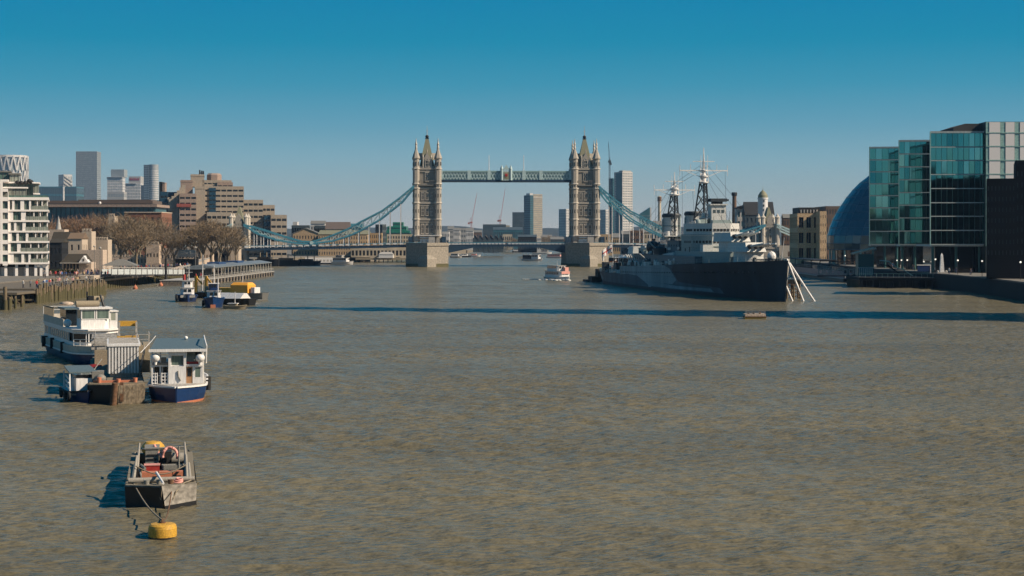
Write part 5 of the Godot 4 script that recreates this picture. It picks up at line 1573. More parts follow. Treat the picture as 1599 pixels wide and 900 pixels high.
func build_left_details() -> void:
	var t := thing("timber_jetty", "old timber jetty with a close palisade of weedy piles below the white flats", "jetty", Vector3(-102.0, 0, -376.0))
	var b := MB.new()
	b.box(Vector3(-26, 2.7, -64), Vector3(-0.4, 3.3, 0))
	obj("deck", b, M.deck_wood, t)
	b = MB.new()
	b.box(Vector3(-26, 2.2, -0.5), Vector3(-0.4, 2.7, 0.12))
	b.box(Vector3(-0.5, 2.2, -64), Vector3(-0.12, 2.7, 0))
	obj("edge_beam", b, M.pile_wood, t)
	var r := RandomNumberGenerator.new()
	r.seed = 91
	var spots := []
	for k in 40: spots.append([0.15 + r.randf_range(-0.12, 0.12), -0.2 - k * 1.6, 3.5 + r.randf_range(-0.4, 0.9)])
	pile_set(t, spots, 0.34)
	spots = []
	for k in 9: spots.append([-2.6 - k * 2.6 + r.randf_range(-0.4, 0.4), -0.3, 2.7])
	for k in 8: spots.append([-3.6 - k * 2.8, -7.0, 2.7])
	pile_set(t, spots, 0.3)
	b = MB.new()
	for k in 4:
		b.bar(Vector3(-2.6 - k * 5.2, -0.5, -0.1), Vector3(-7.4 - k * 5.2, 2.3, -0.1), 0.28, 0.28)
		b.bar(Vector3(-7.4 - k * 5.2, -0.5, -0.75), Vector3(-2.6 - k * 5.2, 2.3, -0.75), 0.28, 0.28)
	b.box(Vector3(-26, 0.7, -0.45), Vector3(-0.6, 1.05, -0.15))
	obj("cross_brace", b, M.pile_wood, t)
	b = MB.new()
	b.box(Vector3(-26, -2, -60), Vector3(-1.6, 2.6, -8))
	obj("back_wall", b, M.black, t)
	for k in 7:
		b = MB.new()
		b.box(Vector3(-1.1, 3.3, -6.0 - k * 8.6), Vector3(-0.85, 4.35, -5.8 - k * 8.6))
		b.bar(Vector3(-0.97, 4.3, -6.0 - k * 8.6), Vector3(-0.97, 4.3, -14.5 - k * 8.6), 0.08, 0.08)
		b.bar(Vector3(-0.97, 3.85, -6.0 - k * 8.6), Vector3(-0.97, 3.85, -14.5 - k * 8.6), 0.06, 0.06)
		obj("railing", b, M.lead_grey, t)
	t = thing("mooring_dolphin", "cluster of two tall weedy timber piles standing in the water at the left edge", "dolphin", Vector3(X(8, 343), 0, -343))
	pile_set(t, [[0.0, 0.0, 4.6], [0.75, -0.3, 2.6], [-0.9, -1.0, 3.0]], 0.42)
	b = MB.new()
	b.box(Vector3(-1.2, 2.2, -0.6), Vector3(1.2, 2.6, -0.2))
	obj("tie_beam", b, M.pile_wood, t)
	t = thing("jetty_beams", "projecting timber platform on piles at the far left below the flats", "platform", Vector3(X(10, 352), 0, -352))
	b = MB.new()
	b.box(Vector3(-9, 2.7, -14), Vector3(1.9, 3.15, -0.6))
	obj("deck", b, M.deck_wood, t)
	pile_set(t, [[1.5, -0.9, 2.7], [-0.8, -0.9, 2.7], [1.4, -6.0, 2.7]], 0.3)
	t = thing("pile_quay", "quay face of yellowish weedy driven piles under the white gangway", "quay", Vector3(-114.0, 0, -468.0))
	spots = []
	for k in 58: spots.append([0.3, -0.4 - k * 2.85, 2.55 + r.randf_range(-0.25, 0.25)])
	pile_set(t, spots, 0.42)
	b = MB.new()
	b.box(Vector3(-0.4, 2.2, -166), Vector3(0.75, 2.75, 0))
	obj("waling", b, M.castle_stone, t)
	b = MB.new()
	b.box(Vector3(0.1, 0, 0.2), Vector3(3.4, 3.9, 4.5))
	b.box(Vector3(-0.2, 3.2, 0), Vector3(4.2, 4.3, 7.5))
	obj("corner_landing", b, M.castle_stone, t)
	var a := Vector3(X(166, 485), 3.9, -485)
	var e := Vector3(X(300, 588), 1.9, -588)
	mat("gangway_panel", 0.56, 0.60, 0.60, 0.6, 0.0, "soft", Vector3.ONE * 0.2)
	t = thing("white_gangway", "long white panelled gangway sloping from the promenade to the passenger pier", "gangway", a)
	e -= a
	b = MB.new()
	b.bar(Vector3(0, 0, 0), e, 2.6, 0.5)
	obj("deck", b, M.black, t)
	var n := 16
	var side := e.cross(Vector3.UP).normalized()
	for k in n:
		for s in [-1.3, 1.3]:
			b = MB.new()
			var p: Vector3 = e * (k / float(n)) + side * s
			var q: Vector3 = e * ((k + 0.94) / n) + side * s
			b.bar(p + Vector3(0, 0.95, 0), q + Vector3(0, 0.95, 0), 0.07, 1.5)
			obj("panel", b, M.gangway_panel, t)
		b = MB.new()
		b.bar(e * (k / float(n)) + side * 1.42, e * (k / float(n)) + side * 1.42 + Vector3(0, 2.3, 0), 0.14, 0.14)
		obj("post", b, M.dull_white, t)
	for s in [-1.35, 1.35]:
		b = MB.new()
		b.bar(side * s + Vector3(0, 2.25, 0), e + side * s + Vector3(0, 2.25, 0), 0.16, 0.16)
		obj("handrail", b, M.dull_white, t)
	t = thing("ticket_tent", "low grey pyramid tent roof at the landward end of the white gangway", "tent", Vector3(X(188, 515), 3.6, -515))
	b = MB.new()
	b.prism(PackedVector2Array([Vector2(-5.2, -3), Vector2(5.2, -3), Vector2(5.2, 3), Vector2(-5.2, 3)]), 2.5, 4.4, PackedVector2Array([Vector2(-0.8, -0.3), Vector2(0.8, -0.3), Vector2(0.8, 0.3), Vector2(-0.8, 0.3)]))
	obj("roof", b, M.lead_grey, t)
	for sx in [-4.9, 4.9]:
		for sz in [-2.7, 2.7]:
			b = MB.new()
			b.tube(Vector3(sx, 0, sz), Vector3(sx, 2.55, sz), 0.1, 0.1, 6)
			obj("post", b, M.lead_grey, t)
	var lamp := [[156.0, 430.0, 3.3, 8.2, "on the end of the timber jetty"], [305.0, 560.0, 2.0, 9.0, "over the roofed pier behind the tugs"], [147.0, 505.0, 3.6, 8.0, "beside the dark roofed kiosk"]]
	for l in lamp:
		t = thing("street_lamp", "tall thin grey lamp post " + l[4], "lamp post", Vector3(X(l[0], l[1]), l[2], -l[1]), 0.0, "lamp posts on the left bank")
		b = MB.new()
		b.tube(Vector3.ZERO, Vector3(0, l[3], 0), 0.13, 0.08, 6)
		obj("post", b, M.lead_grey, t)
		b = MB.new()
		b.blob(Vector3(0, l[3] + 0.2, 0), Vector3(0.35, 0.3, 0.35), 8, 5)
		obj("lantern", b, M.dull_white, t)
# ---------------------------------------------------------------- the roofed passenger pier on the left
func build_pier() -> void:
	mat("pier_roof", 0.23, 0.255, 0.27, 0.45, 0.2, "soft", Vector3.ONE * 0.1)
	mat("pier_hull", 0.30, 0.245, 0.195, 0.85, 0.0, "blotch", Vector3.ONE * 0.3)
	mat("awning_blue", 0.02, 0.06, 0.16, 0.6, 0.0, "soft", Vector3.ONE * 0.2)
	var t := thing("passenger_pier", "long floating passenger pier with a pale flat roof behind the moored tugs", "pier", Vector3(-93.5, 0, -520.0), deg_to_rad(-1.2))
	var b := MB.new()
	b.prism(PackedVector2Array([Vector2(-11, 0), Vector2(-2, 0), Vector2(0, -4), Vector2(0, -146), Vector2(-4, -152), Vector2(-11, -152)]), -0.4, 1.45)
	obj("pontoon", b, M.pier_hull, t)
	b = MB.new()
	b.prism(PackedVector2Array([Vector2(-11.1, 0.1), Vector2(-2, 0.1), Vector2(0.2, -4), Vector2(0.2, -146), Vector2(-4, -152.2), Vector2(-11.1, -152.2)]), 1.45, 1.7)
	obj("deck", b, M.dull_white, t)
	for k in 3:
		b = MB.new()
		var z := -32.0 - k * 38.0
		b.loft([[Vector3(-10.6, 5.1, z), Vector3(-5.2, 5.9, z), Vector3(-0.6, 5.1, z), Vector3(-0.6, 4.8, z), Vector3(-10.6, 4.8, z)], [Vector3(-10.6, 5.1, z - 37), Vector3(-5.2, 5.9, z - 37), Vector3(-0.6, 5.1, z - 37), Vector3(-0.6, 4.8, z - 37), Vector3(-10.6, 4.8, z - 37)]])
		obj("roof", b, M.pier_roof, t)
	for k in 20:
		b = MB.new()
		b.tube(Vector3(-1.0, 1.7, -33.0 - k * 5.9), Vector3(-1.0, 4.85, -33.0 - k * 5.9), 0.14, 0.14, 6)
		obj("post", b, M.dull_white, t)
	for k in 12:
		b = MB.new()
		b.box(Vector3(-8.5, 1.7, -40.0 - k * 9.2), Vector3(-8.2, 4.7, -33.5 - k * 9.2))
		obj("glass_screen", b, M.dark_glass if k % 3 else M.flat_curtain, t)
	b = MB.new()
	b.box(Vector3(-9.0, 1.7, -46), Vector3(-4.5, 4.4, -30))
	obj("cabin", b, M.black, t)
	b = MB.new()
	b.box(Vector3(-9.4, 4.4, -46.5), Vector3(-3.8, 4.7, -28))
	obj("cabin_roof", b, M.pier_roof, t)
	for k in 2:
		b = MB.new()
		b.box(Vector3(-7.5, 5.6, -66.0 - k * 34), Vector3(-3.5, 6.3, -54.0 - k * 34))
		obj("roof_hatch", b, M.awning_blue, t)
	b = MB.new()
	for k in 25: b.ring(Vector3(0.22, 0.75, -8.0 - k * 5.6), Vector3.RIGHT, 0.55, 0.2, 8, 4)
	stuff(obj("tyre_fenders", b, M.rubber, t))
	b = MB.new()
	for k in 37:
		b.box(Vector3(-0.2, 1.7, -5.0 - k * 3.9), Vector3(-0.1, 2.8, -4.9 - k * 3.9))
	b.bar(Vector3(-0.15, 2.75, -5), Vector3(-0.15, 2.75, -146), 0.08, 0.08)
	b.bar(Vector3(-0.15, 2.3, -5), Vector3(-0.15, 2.3, -146), 0.06, 0.06)
	stuff(obj("railing", b, M.dull_white, t))
	for z in [-12.0, -60.0, -110.0, -147.0]:
		b = MB.new()
		b.tube(Vector3(-11.8, -2, z), Vector3(-11.8, 8.0, z), 0.4, 0.4, 8)
		obj("guide_pile", b, M.black, t)
	t = thing("brick_ramp", "long pale stone river wall and ramp behind the roofed pier", "wall", Vector3(-117.0, 0, -600.0))
	b = MB.new()
	b.loft([[Vector3(0, -1, 0), Vector3(3.0, -1, 0), Vector3(3.0, 3.6, 0), Vector3(0, 3.6, 0)], [Vector3(-12, -1, -140), Vector3(-9, -1, -140), Vector3(-9, 6.4, -140), Vector3(-12, 6.4, -140)]])
	obj("wall", b, M.castle_pink, t)
	b = MB.new()
	b.bar(Vector3(2.9, 3.75, 0), Vector3(-9.1, 6.55, -140), 0.5, 0.35)
	obj("coping", b, M.dull_white, t)
# ---------------------------------------------------------------- right bank
func curtain_block(label: String, pxl: float, pxr: float, d: float, lines: Array, cols: int, depth: float, turn: float) -> void:
	var x0 := X(pxl, d)
	var x1 := X(pxr, d)
	var t := thing("glass_office", label, "office building", Vector3(x0, 4.2, -d), deg_to_rad(turn), "glass offices on the right bank")
	var w := x1 - x0
	var ys := []
	for p in lines: ys.append(ly(t, p, d))
	var yb: float = ys[-1]
	var yt: float = ys[0]
	var k := depth / d          # the river side runs back along the line of sight
	var plan := PackedVector2Array([Vector2(0.3, -0.3), Vector2(w - 0.02, -0.3), Vector2(w - 0.02, -depth), Vector2(x0 * k + 0.3, -depth)])
	var b := MB.new()
	b.prism(plan, yb, yt - 0.1)
	obj("core", b, M.office_core, t)
	b = MB.new()
	b.prism(PackedVector2Array([Vector2(-0.1, 0.25), Vector2(w, 0.25), Vector2(w, -depth), Vector2(x0 * k - 0.1, -depth)]), yt - 0.1, yt + 0.45)
	obj("roof_edge", b, M.office_edge, t)
	var cw := w / cols
	var r := RandomNumberGenerator.new()
	r.seed = int(pxl)
	for i in ys.size() - 1:
		var y1: float = ys[i]
		var y0: float = ys[i + 1]
		for c in cols:
			b = MB.new()
			b.box(Vector3(-cw / 2 + 0.04, 0.22, -0.05), Vector3(cw / 2 - 0.04, y1 - y0 - 0.16, 0.0))
			var xf := Transform3D(Basis.from_euler(Vector3(r.randfn(0, 0.0035), r.randfn(0, 0.0045), 0)), Vector3((c + 0.5) * cw, y0, 0.06))
			inst("pane", b.mesh(), [M.office_glass, M.office_glass, M.office_glass, M.office_glass_pale, M.office_glass_deep][r.randi() % 5], t, xf)
		b = MB.new()
		b.box(Vector3(-0.05, y0 - 0.14, -0.3), Vector3(w, y0 + 0.14, 0.24))
		obj("floor_edge", b, M.office_edge, t)
		b = MB.new()
		for c in int(depth / 3.5):
			var z0 := -c * 3.5 - 0.4
			var z1 := -(c + 1) * 3.5 + 0.1 - 0.4
			b.quad(Vector3(-z1 * x0 / d, y0 + 0.2, z1), Vector3(-z0 * x0 / d, y0 + 0.2, z0), Vector3(-z0 * x0 / d, y1 - 0.2, z0), Vector3(-z1 * x0 / d, y1 - 0.2, z1))
		stuff(obj("side_panes", b, M.office_glass, t))
	b = MB.new()
	for c in cols + 1: b.box(Vector3(minf(c * cw, w - 0.08) - 0.02, yb, 0.06), Vector3(minf(c * cw, w - 0.08) + 0.06, yt - 0.1, 0.2))
	stuff(obj("mullions", b, M.office_mullion, t))
	b = MB.new()
	b.box(Vector3(-0.12, yb - 0.3, -0.3), Vector3(0.14, yt + 0.3, 0.3))
	obj("corner_trim", b, M.office_pale, t)
	for c in 3:
		b = MB.new()
		b.tube(Vector3(1.2 + c * (w - 2.4) / 2, 0, -2.5), Vector3(1.2 + c * (w - 2.4) / 2, yb, -2.5), 0.4, 0.4, 10)
		obj("column", b, M.office_mullion, t)
	b = MB.new()
	b.box(Vector3(0.4, yb - 0.55, -depth), Vector3(w, yb - 0.02, -0.1))
	obj("soffit", b, M.office_edge, t)
	b = MB.new()
	b.box(Vector3(2.5, 0, -depth), Vector3(w, yb - 0.56, -6.0))
	obj("lobby", b, M.dark_glass, t)
func build_right_bank() -> void:
	mat("office_core", 0.02, 0.03, 0.03, 0.6, 0.0, "", Vector3.ONE)
	mat("office_glass", 0.11, 0.33, 0.31, 0.04, 1.0, "", Vector3.ONE)
	mat("office_glass_pale", 0.21, 0.45, 0.42, 0.06, 1.0, "", Vector3.ONE)
	mat("office_glass_deep", 0.05, 0.22, 0.23, 0.04, 1.0, "", Vector3.ONE)
	mat("office_mullion", 0.03, 0.10, 0.10, 0.4, 0.3, "", Vector3.ONE)
	mat("office_edge", 0.42, 0.46, 0.45, 0.5, 0.1, "soft", Vector3.ONE * 0.2)
	mat("office_pale", 0.33, 0.52, 0.47, 0.4, 0.1, "soft", Vector3.ONE * 0.2)
	mat("office_panel", 0.66, 0.62, 0.60, 0.5, 0.0, "", Vector3.ONE)
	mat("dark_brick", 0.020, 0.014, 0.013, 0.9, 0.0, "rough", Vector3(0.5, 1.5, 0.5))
	mat("slit_glass", 0.05, 0.055, 0.06, 0.4, 0.0, "", Vector3.ONE)
	mat("dome_glass", 0.03, 0.085, 0.115, 0.10, 0.45, "", Vector3.ONE, 0.7)
	mat("dome_bars", 0.02, 0.08, 0.14, 0.4, 0.3, "", Vector3.ONE)
	mat("lamp_glow", 0.9, 0.88, 0.82, 0.5, 0.0, "", Vector3.ONE)
	M.lamp_glow.emission_enabled = true
	M.lamp_glow.emission = Color(1.0, 0.96, 0.88)
	M.lamp_glow.emission_energy_multiplier = 0.7
	curtain_block("lowest and farthest of the three teal glass offices, touching the blue dome", 1358, 1406, 586, [231.5, 250, 268.7, 287.4, 306, 324.8, 343.4, 361.5, 382], 5, 26.0, -10.0)
	curtain_block("middle one of the three stepped teal glass offices", 1404, 1454, 548, [221, 240.8, 261, 281, 301, 320.7, 340.5, 361, 382], 6, 24.0, -9.0)
	curtain_block("tallest and nearest of the three teal glass offices, beside the white panelled wing", 1453, 1538.5, 503, [207.5, 230.0, 251, 272.7, 294.6, 316.8, 338, 360, 382], 10, 24.0, -2.5)
	var b: MB
	var d := 500.0
	var t := thing("panelled_wing", "tall office wing of white panels and pale green glass strips at the right edge", "office building", Vector3(X(1540, d), 4.2, -d))
	b = MB.new()
	b.box(Vector3(0.05, 0, -24), Vector3(X(1680, d) - X(1540, d), ly(t, 190.0, d), -0.4))
	obj("core", b, M.office_core, t)
	var rows := [190.0, 207.5, 228.5, 250.5, 272.0, 294.0, 316.0, 338.0, 360.0, 384.0]
	var colsx := [[1540, 1545, 1], [1545, 1562.5, 0], [1562.5, 1570.5, 1], [1570.5, 1585, 0], [1585, 1593, 1], [1593, 1609, 0], [1609, 1616, 1], [1616, 1633, 0], [1633, 1641, 1], [1641, 1680, 0]]
	for i in rows.size() - 1:
		for c in colsx:
			b = MB.new()
			b.box(Vector3(lx(t, c[0], d) + 0.05, ly(t, rows[i + 1], d) + 0.14, -0.4), Vector3(lx(t, c[1], d) - 0.05, ly(t, rows[i], d) - 0.14, 0.0 if c[2] == 0 else -0.12))
			obj("panel" if c[2] == 0 else "green_pane", b, M.office_panel if c[2] == 0 else M.office_pale, t)
		b = MB.new()
		b.box(Vector3(0, ly(t, rows[i + 1], d) - 0.12, -0.4), Vector3(lx(t, 1680, d), ly(t, rows[i + 1], d) + 0.12, 0.08))
		obj("floor_line", b, M.office_pale, t)
	b = MB.new()
	b.loft([[Vector3(lx(t, 1497.5, d), ly(t, 206.6, d), -6), Vector3(lx(t, 1545.0, d), ly(t, 206.6, d), -6), Vector3(lx(t, 1545.0, d), ly(t, 191.0, d), -6), Vector3(lx(t, 1516.0, d), ly(t, 191.0, d), -6), Vector3(lx(t, 1497.5, d), ly(t, 197.0, d), -6)], [Vector3(lx(t, 1497.5, d), ly(t, 206.6, d), -22), Vector3(lx(t, 1545.0, d), ly(t, 206.6, d), -22), Vector3(lx(t, 1545.0, d), ly(t, 191.0, d), -22), Vector3(lx(t, 1516.0, d), ly(t, 191.0, d), -22), Vector3(lx(t, 1497.5, d), ly(t, 197.0, d), -22)]])
	obj("plant_room", b, M.tarmac, t)
	d = 430.0
	t = thing("dark_brick_building", "dark shaded brick building with narrow slit windows at the right edge", "building", Vector3(X(1541, d), 4.2, -d), deg_to_rad(-15.0))
	var w := X(1700, d) - X(1541, d)
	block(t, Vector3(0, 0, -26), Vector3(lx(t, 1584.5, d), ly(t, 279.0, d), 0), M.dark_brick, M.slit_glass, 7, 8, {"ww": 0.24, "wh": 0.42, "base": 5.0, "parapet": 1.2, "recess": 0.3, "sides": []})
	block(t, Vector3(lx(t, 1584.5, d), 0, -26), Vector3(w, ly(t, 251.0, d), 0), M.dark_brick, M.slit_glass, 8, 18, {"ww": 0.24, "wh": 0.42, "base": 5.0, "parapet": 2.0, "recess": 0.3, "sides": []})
	b = MB.new()
	for p in [[1551.0, 303.0, 4.6], [1591.5, 302.0, 5.0], [1598.0, 302.0, 5.0]]: b.box(Vector3(lx(t, p[0], d), ly(t, p[1], d), -0.28), Vector3(lx(t, p[0] + 1.8, d), ly(t, p[1], d) + 1.9, -0.2))
	stuff(obj("lit_blind", b, M.dull_white, t))
	d = 672.0
	t = thing("glass_dome", "dark blue leaning glass dome partly hidden by the lowest glass office", "building", Vector3(X(1295, d), 4.2, -d))
	var prof := [[390.0, 1297.0, 21.0], [380.0, 1295.6, 22.0], [368.0, 1296.6, 22.6], [356.0, 1300.0, 22.6], [344.0, 1305.0, 22.2], [332.0, 1311.0, 21.4], [320.0, 1318.0, 20.2], [308.0, 1326.0, 18.6], [296.0, 1335.5, 16.6], [285.0, 1346.0, 14.0], [275.0, 1358.5, 10.8], [268.0, 1370.0, 7.6], [263.5, 1381.0, 4.4], [261.5, 1392.0, 1.2]]
	var rings := []
	for p in prof:
		var ring := []
		for k in 40:
			var a := TAU * k / 40
			ring.append(Vector3(lx(t, p[1], d) + p[2] - p[2] * cos(a), ly(t, p[0], d), -p[2] * 0.2 + p[2] * sin(a)))
		rings.append(ring)
	b = MB.new()
	b.loft(rings, true, true)
	obj("glass_shell", b, M.dome_glass, t)
	b = MB.new()
	for i in rings.size():
		for k in 40:
			var p: Vector3 = rings[i][k]
			var q: Vector3 = rings[i][(k + 1) % 40]
			b.bar(p, q, 0.22, 0.22)
			if i < rings.size() - 1 and k % 2 == 0: b.bar(p, rings[i + 1][k], 0.14, 0.14)
	stuff(obj("glazing_bars", b, M.dome_bars, t))
	b = MB.new()
	b.lathe(Vector3(lx(t, 1297.0, d) + 21.0, 0, -4.2), [Vector2(18.0, 0), Vector2(18.0, ly(t, 390.0, d))], 32)
	obj("base_wall", b, M.dark_glass, t)
	for k in 10:
		var a := -0.5 + k * 0.36
		b = MB.new()
		b.tube(Vector3(lx(t, 1297.0, d) + 21.0 - 20.0 * cos(a), 0, -4.2 + 20.0 * sin(a)), Vector3(lx(t, 1297.0, d) + 21.0 - 20.0 * cos(a), ly(t, 390.0, d), -4.2 + 20.0 * sin(a)), 0.4, 0.4, 8)
		obj("column", b, M.office_pale, t)
	var off := [[196.0, -345.0, 46.0, 62.0, 33.0], [205.0, -250.0, 60.0, 70.0, 36.0], [170.0, -150.0, 60.0, 70.0, 31.0], [165.0, -60.0, 50.0, 60.0, 44.0], [90.0, 350.0, 70.0, 60.0, 40.0], [10.0, 355.0, 70.0, 60.0, 34.0], [-70.0, 360.0, 80.0, 60.0, 46.0], [-160.0, 330.0, 80.0, 60.0, 38.0]]
	for i in off.size():  # unseen blocks, added to darken what the office glass reflects
		var o: Array = off[i]
		t = thing("riverside_office", "added brown brick block outside the picture, %s" % ["next to the slit windowed building", "second upstream", "third upstream", "fourth upstream and taller", "upstream behind us, rightmost", "upstream behind us, lowest", "upstream behind us, tallest", "upstream behind us, leftmost"][i], "office building", Vector3(o[0], 4.2, o[1]), 0.0, "added blocks outside the frame")
		block(t, Vector3(-o[2] / 2, 0, -o[3] / 2), Vector3(o[2] / 2, o[4], o[3] / 2), M.brown_brick, M.dark_glass, 8, 14, {"sides": [[-1, 14]], "ww": 0.5})
	t = thing("glass_spire", "very tall tapering glass spire outside the picture on the right, whose shadow crosses the river", "skyscraper", Vector3(-46.6 + 305.0 * cos(deg_to_rad(16.0)), 4.0, -353.0 + 305.0 * sin(deg_to_rad(16.0))), 0.3)
	b = MB.new()
	for k in 4:
		var a := TAU * k / 4
		var o := Vector3(cos(a), 0, sin(a))
		var s := Vector3(-sin(a), 0, cos(a))
		b.loft([[o * 23 - s * 21, o * 23 + s * 21, s * 21, -s * 21], [o * 4.0 - s * 3.2 + Vector3(0, 218.0 + k * 4, 0), o * 4.0 + s * 3.2 + Vector3(0, 218.0 + k * 4, 0), s * 3.2 + Vector3(0, 218.0 + k * 4, 0), -s * 3.2 + Vector3(0, 218.0 + k * 4, 0)]])
	obj("glass_shell", b, M.office_glass_pale, t)
	b = MB.new()
	for k in 36:
		var f := k / 36.0
		var h := lerpf(23.2, 4.2, f)
		b.prism(PackedVector2Array([Vector2(-h, -h), Vector2(h, -h), Vector2(h, h), Vector2(-h, h)]), f * 218.0, f * 218.0 + 0.5)
	stuff(obj("floor_lines", b, M.office_edge, t))
func build_right_details() -> void:
	var t := thing("dark_jetty", "dark shaded piled jetty at the foot of the glass offices", "jetty", Vector3(99.0, 0, -500.0))
	var b := MB.new()
	b.prism(PackedVector2Array([Vector2(0, 0), Vector2(20.5, 6), Vector2(20.5, -20), Vector2(0, -20)]), 2.2, 3.0)
	obj("deck", b, M.quay_dark, t)
	for k in 12:
		b = MB.new()
		b.box(Vector3(0.3 + k * 1.75, -2, -0.5 + k * 0.5), Vector3(0.75 + k * 1.75, 2.2, 0.0 + k * 0.5))
		obj("pile", b, M.quay_dark, t)
	for k in 8:
		b = MB.new()
		b.box(Vector3(0.1, -2, -2.5 - k * 2.4), Vector3(0.6, 2.2, -2.0 - k * 2.4))
		obj("pile", b, M.pile_wood, t)
	b = MB.new()
	b.box(Vector3(1.5, -2, -19), Vector3(20.0, 2.1, -2.0))
	obj("back_wall", b, M.black, t)
	b = MB.new()
	for k in 14: b.box(Vector3(0.2 + k * 1.5, 3.0, -0.2 + k * 0.43), Vector3(0.26 + k * 1.5, 4.1, -0.14 + k * 0.43))
	b.bar(Vector3(0.2, 4.1, -0.2), Vector3(20.0, 4.1, 5.5), 0.07, 0.07)
	stuff(obj("railing", b, M.office_pale, t))
	t = thing("pier_shelter", "grey pier shelter with a slanted tan roof left of the glass offices", "shelter", Vector3(X(1352, 520), 3.0, -520.0))
	b = MB.new()
	b.box(Vector3(-2.2, 0, -4), Vector3(2.4, ly(t, 397.0, 520), 0))
	obj("wall", b, M.office_mullion, t)
	b = MB.new()
	b.bar(Vector3(-3.6, ly(t, 396.5, 520), -2), Vector3(3.0, ly(t, 388.0, 520), -2), 5.2, 0.45)
	obj("roof", b, M.castle_pink, t)
	for k in 7:
		b = MB.new()
		b.box(Vector3(-2.0 + k * 0.62, 0.2, 0), Vector3(-1.6 + k * 0.62, 2.2, 0.08))
		obj("slat", b, M.office_edge, t)
	b = MB.new()
	b.box(Vector3(-2.3, 2.25, 0), Vector3(2.5, 2.55, 0.14))
	obj("rail", b, M.office_edge, t)
	t = thing("warship_pontoon", "long dark blue boarding pontoon with railings between the warship bow and the glass offices", "pontoon", Vector3(112.0, 0, -566.0), 0.0)
	b = MB.new()
	b.prism(PackedVector2Array([Vector2(-5, 0), Vector2(5, 0), Vector2(5, -140), Vector2(-5, -140)]), -0.4, 1.0)
	obj("float", b, M.hull_black, t)
	b = MB.new()
	b.box(Vector3(-5.1, 1.0, -140), Vector3(5.1, 1.25, 0.1))
	obj("deck", b, M.dull_white, t)
	b = MB.new()
	b.box(Vector3(-4.7, 1.25, -140), Vector3(-4.4, 3.4, -1.0))
	obj("side_wall", b, M.awning_blue if M.has("awning_blue") else M.navy, t)
	b = MB.new()
	for k in 48:
		b.box(Vector3(-4.6, 3.4, -1.5 - k * 2.9), Vector3(-4.5, 4.6, -1.4 - k * 2.9))
	b.bar(Vector3(-4.55, 4.6, -1.5), Vector3(-4.55, 4.6, -139), 0.09, 0.09)
	b.bar(Vector3(-4.55, 4.0, -1.5), Vector3(-4.55, 4.0, -139), 0.07, 0.07)
	stuff(obj("railing", b, M.dull_white, t))
	for k in 7:
		b = MB.new()
		b.box(Vector3(-4.0, 1.25, -14.0 - k * 18.0), Vector3(-3.7, 6.2, -13.7 - k * 18.0))
		b.bar(Vector3(-3.85, 6.2, -13.85 - k * 18.0), Vector3(3.0, 6.2, -13.85 - k * 18.0), 0.3, 0.3)
		obj("portal_frame", b, M.black, t)
	b = MB.new()
	b.box(Vector3(-4.2, 6.2, -130), Vector3(3.5, 6.5, -60))
	obj("canopy", b, M.black, t)
	t = thing("boarding_gangway", "pale railed boarding gangway at the near end of the dark pontoon below the blue dome", "gangway", Vector3(X(1311, 564), 2.2, -564.0))
	b = MB.new()
	b.box(Vector3(-6.9, -0.35, -1.6), Vector3(6.9, 0, 0.1))
	obj("deck", b, M.quay_dark, t)
	for k in 7:
		b = MB.new()
		var x := -6.8 + k * 1.95
		b.box(Vector3(x, 0.25, 0), Vector3(x + 0.35, 2.0, 0.08))
		b.box(Vector3(x + 1.3, 0.25, 0), Vector3(x + 1.65, 2.0, 0.08))
		b.box(Vector3(x + 0.35, 1.65, 0), Vector3(x + 1.3, 2.0, 0.08))
		b.box(Vector3(x + 0.35, 0.25, 0), Vector3(x + 1.3, 0.6, 0.08))
		obj("panel", b, M.dull_white, t)
	b = MB.new()
	b.bar(Vector3(-7.0, 2.25, 0), Vector3(7.0, 2.25, 0), 0.12, 0.12)
	obj("handrail", b, M.dull_white, t)
	t = thing("quay_stair", "pale zigzag stair rail dropping from the quay to the jetty", "stair", Vector3(X(1374, 512), 3.0, -512.0))
	b = MB.new()
	var pts := []
	for p in [[1374.0, 407.0], [1388.0, 408.5], [1402.0, 419.0], [1410.0, 421.0], [1426.0, 431.0]]: pts.append(Vector3(lx(t, p[0], 512), ly(t, p[1], 512), 0))
	b.path(pts, 0.16, 6)
	obj("handrail", b, M.office_pale, t)
	b = MB.new()
	for i in 4:
		for k in 5:
			var p: Vector3 = pts[i].lerp(pts[i + 1], k / 5.0)
			b.tube(Vector3(p.x, maxf(p.y - 1.1, 0.0), 0), p, 0.04, 0.04, 4, false)
	stuff(obj("balusters", b, M.office_mullion, t))
	b = MB.new()
	for i in 4: b.bar(pts[i] + Vector3(0, -1.2, -0.8), pts[i + 1] + Vector3(0, -1.2, -0.8), 1.5, 0.3)
	obj("steps", b, M.quay_dark, t)
	t = thing("framed_board", "blank blue board in a white frame on the dark quay", "sign", Vector3(X(1443, 498), 4.2, -498.0))
	b = MB.new()
	b.box(Vector3(-1.8, 0.5, -0.1), Vector3(1.8, 2.2, 0))
	obj("board", b, M.awning_blue if M.has("awning_blue") else M.navy, t)
	b = MB.new()
	b.box(Vector3(-2.0, 2.2, -0.15), Vector3(2.0, 2.45, 0.1))
	b.box(Vector3(1.8, 0, -0.15), Vector3(2.0, 2.2, 0.1))
	obj("frame", b, M.white_paint, t)
	t = thing("white_obelisk", "slim white obelisk on a low plinth on the dark quay under the tallest glass office", "monument", Vector3(X(1471, 494), 4.2, -494.0))
	b = MB.new()
	b.prism(PackedVector2Array([Vector2(-0.6, -0.6), Vector2(0.6, -0.6), Vector2(0.6, 0.6), Vector2(-0.6, 0.6)]), 0.4, 5.1, PackedVector2Array([Vector2(-0.32, -0.32), Vector2(0.32, -0.32), Vector2(0.32, 0.32), Vector2(-0.32, 0.32)]))
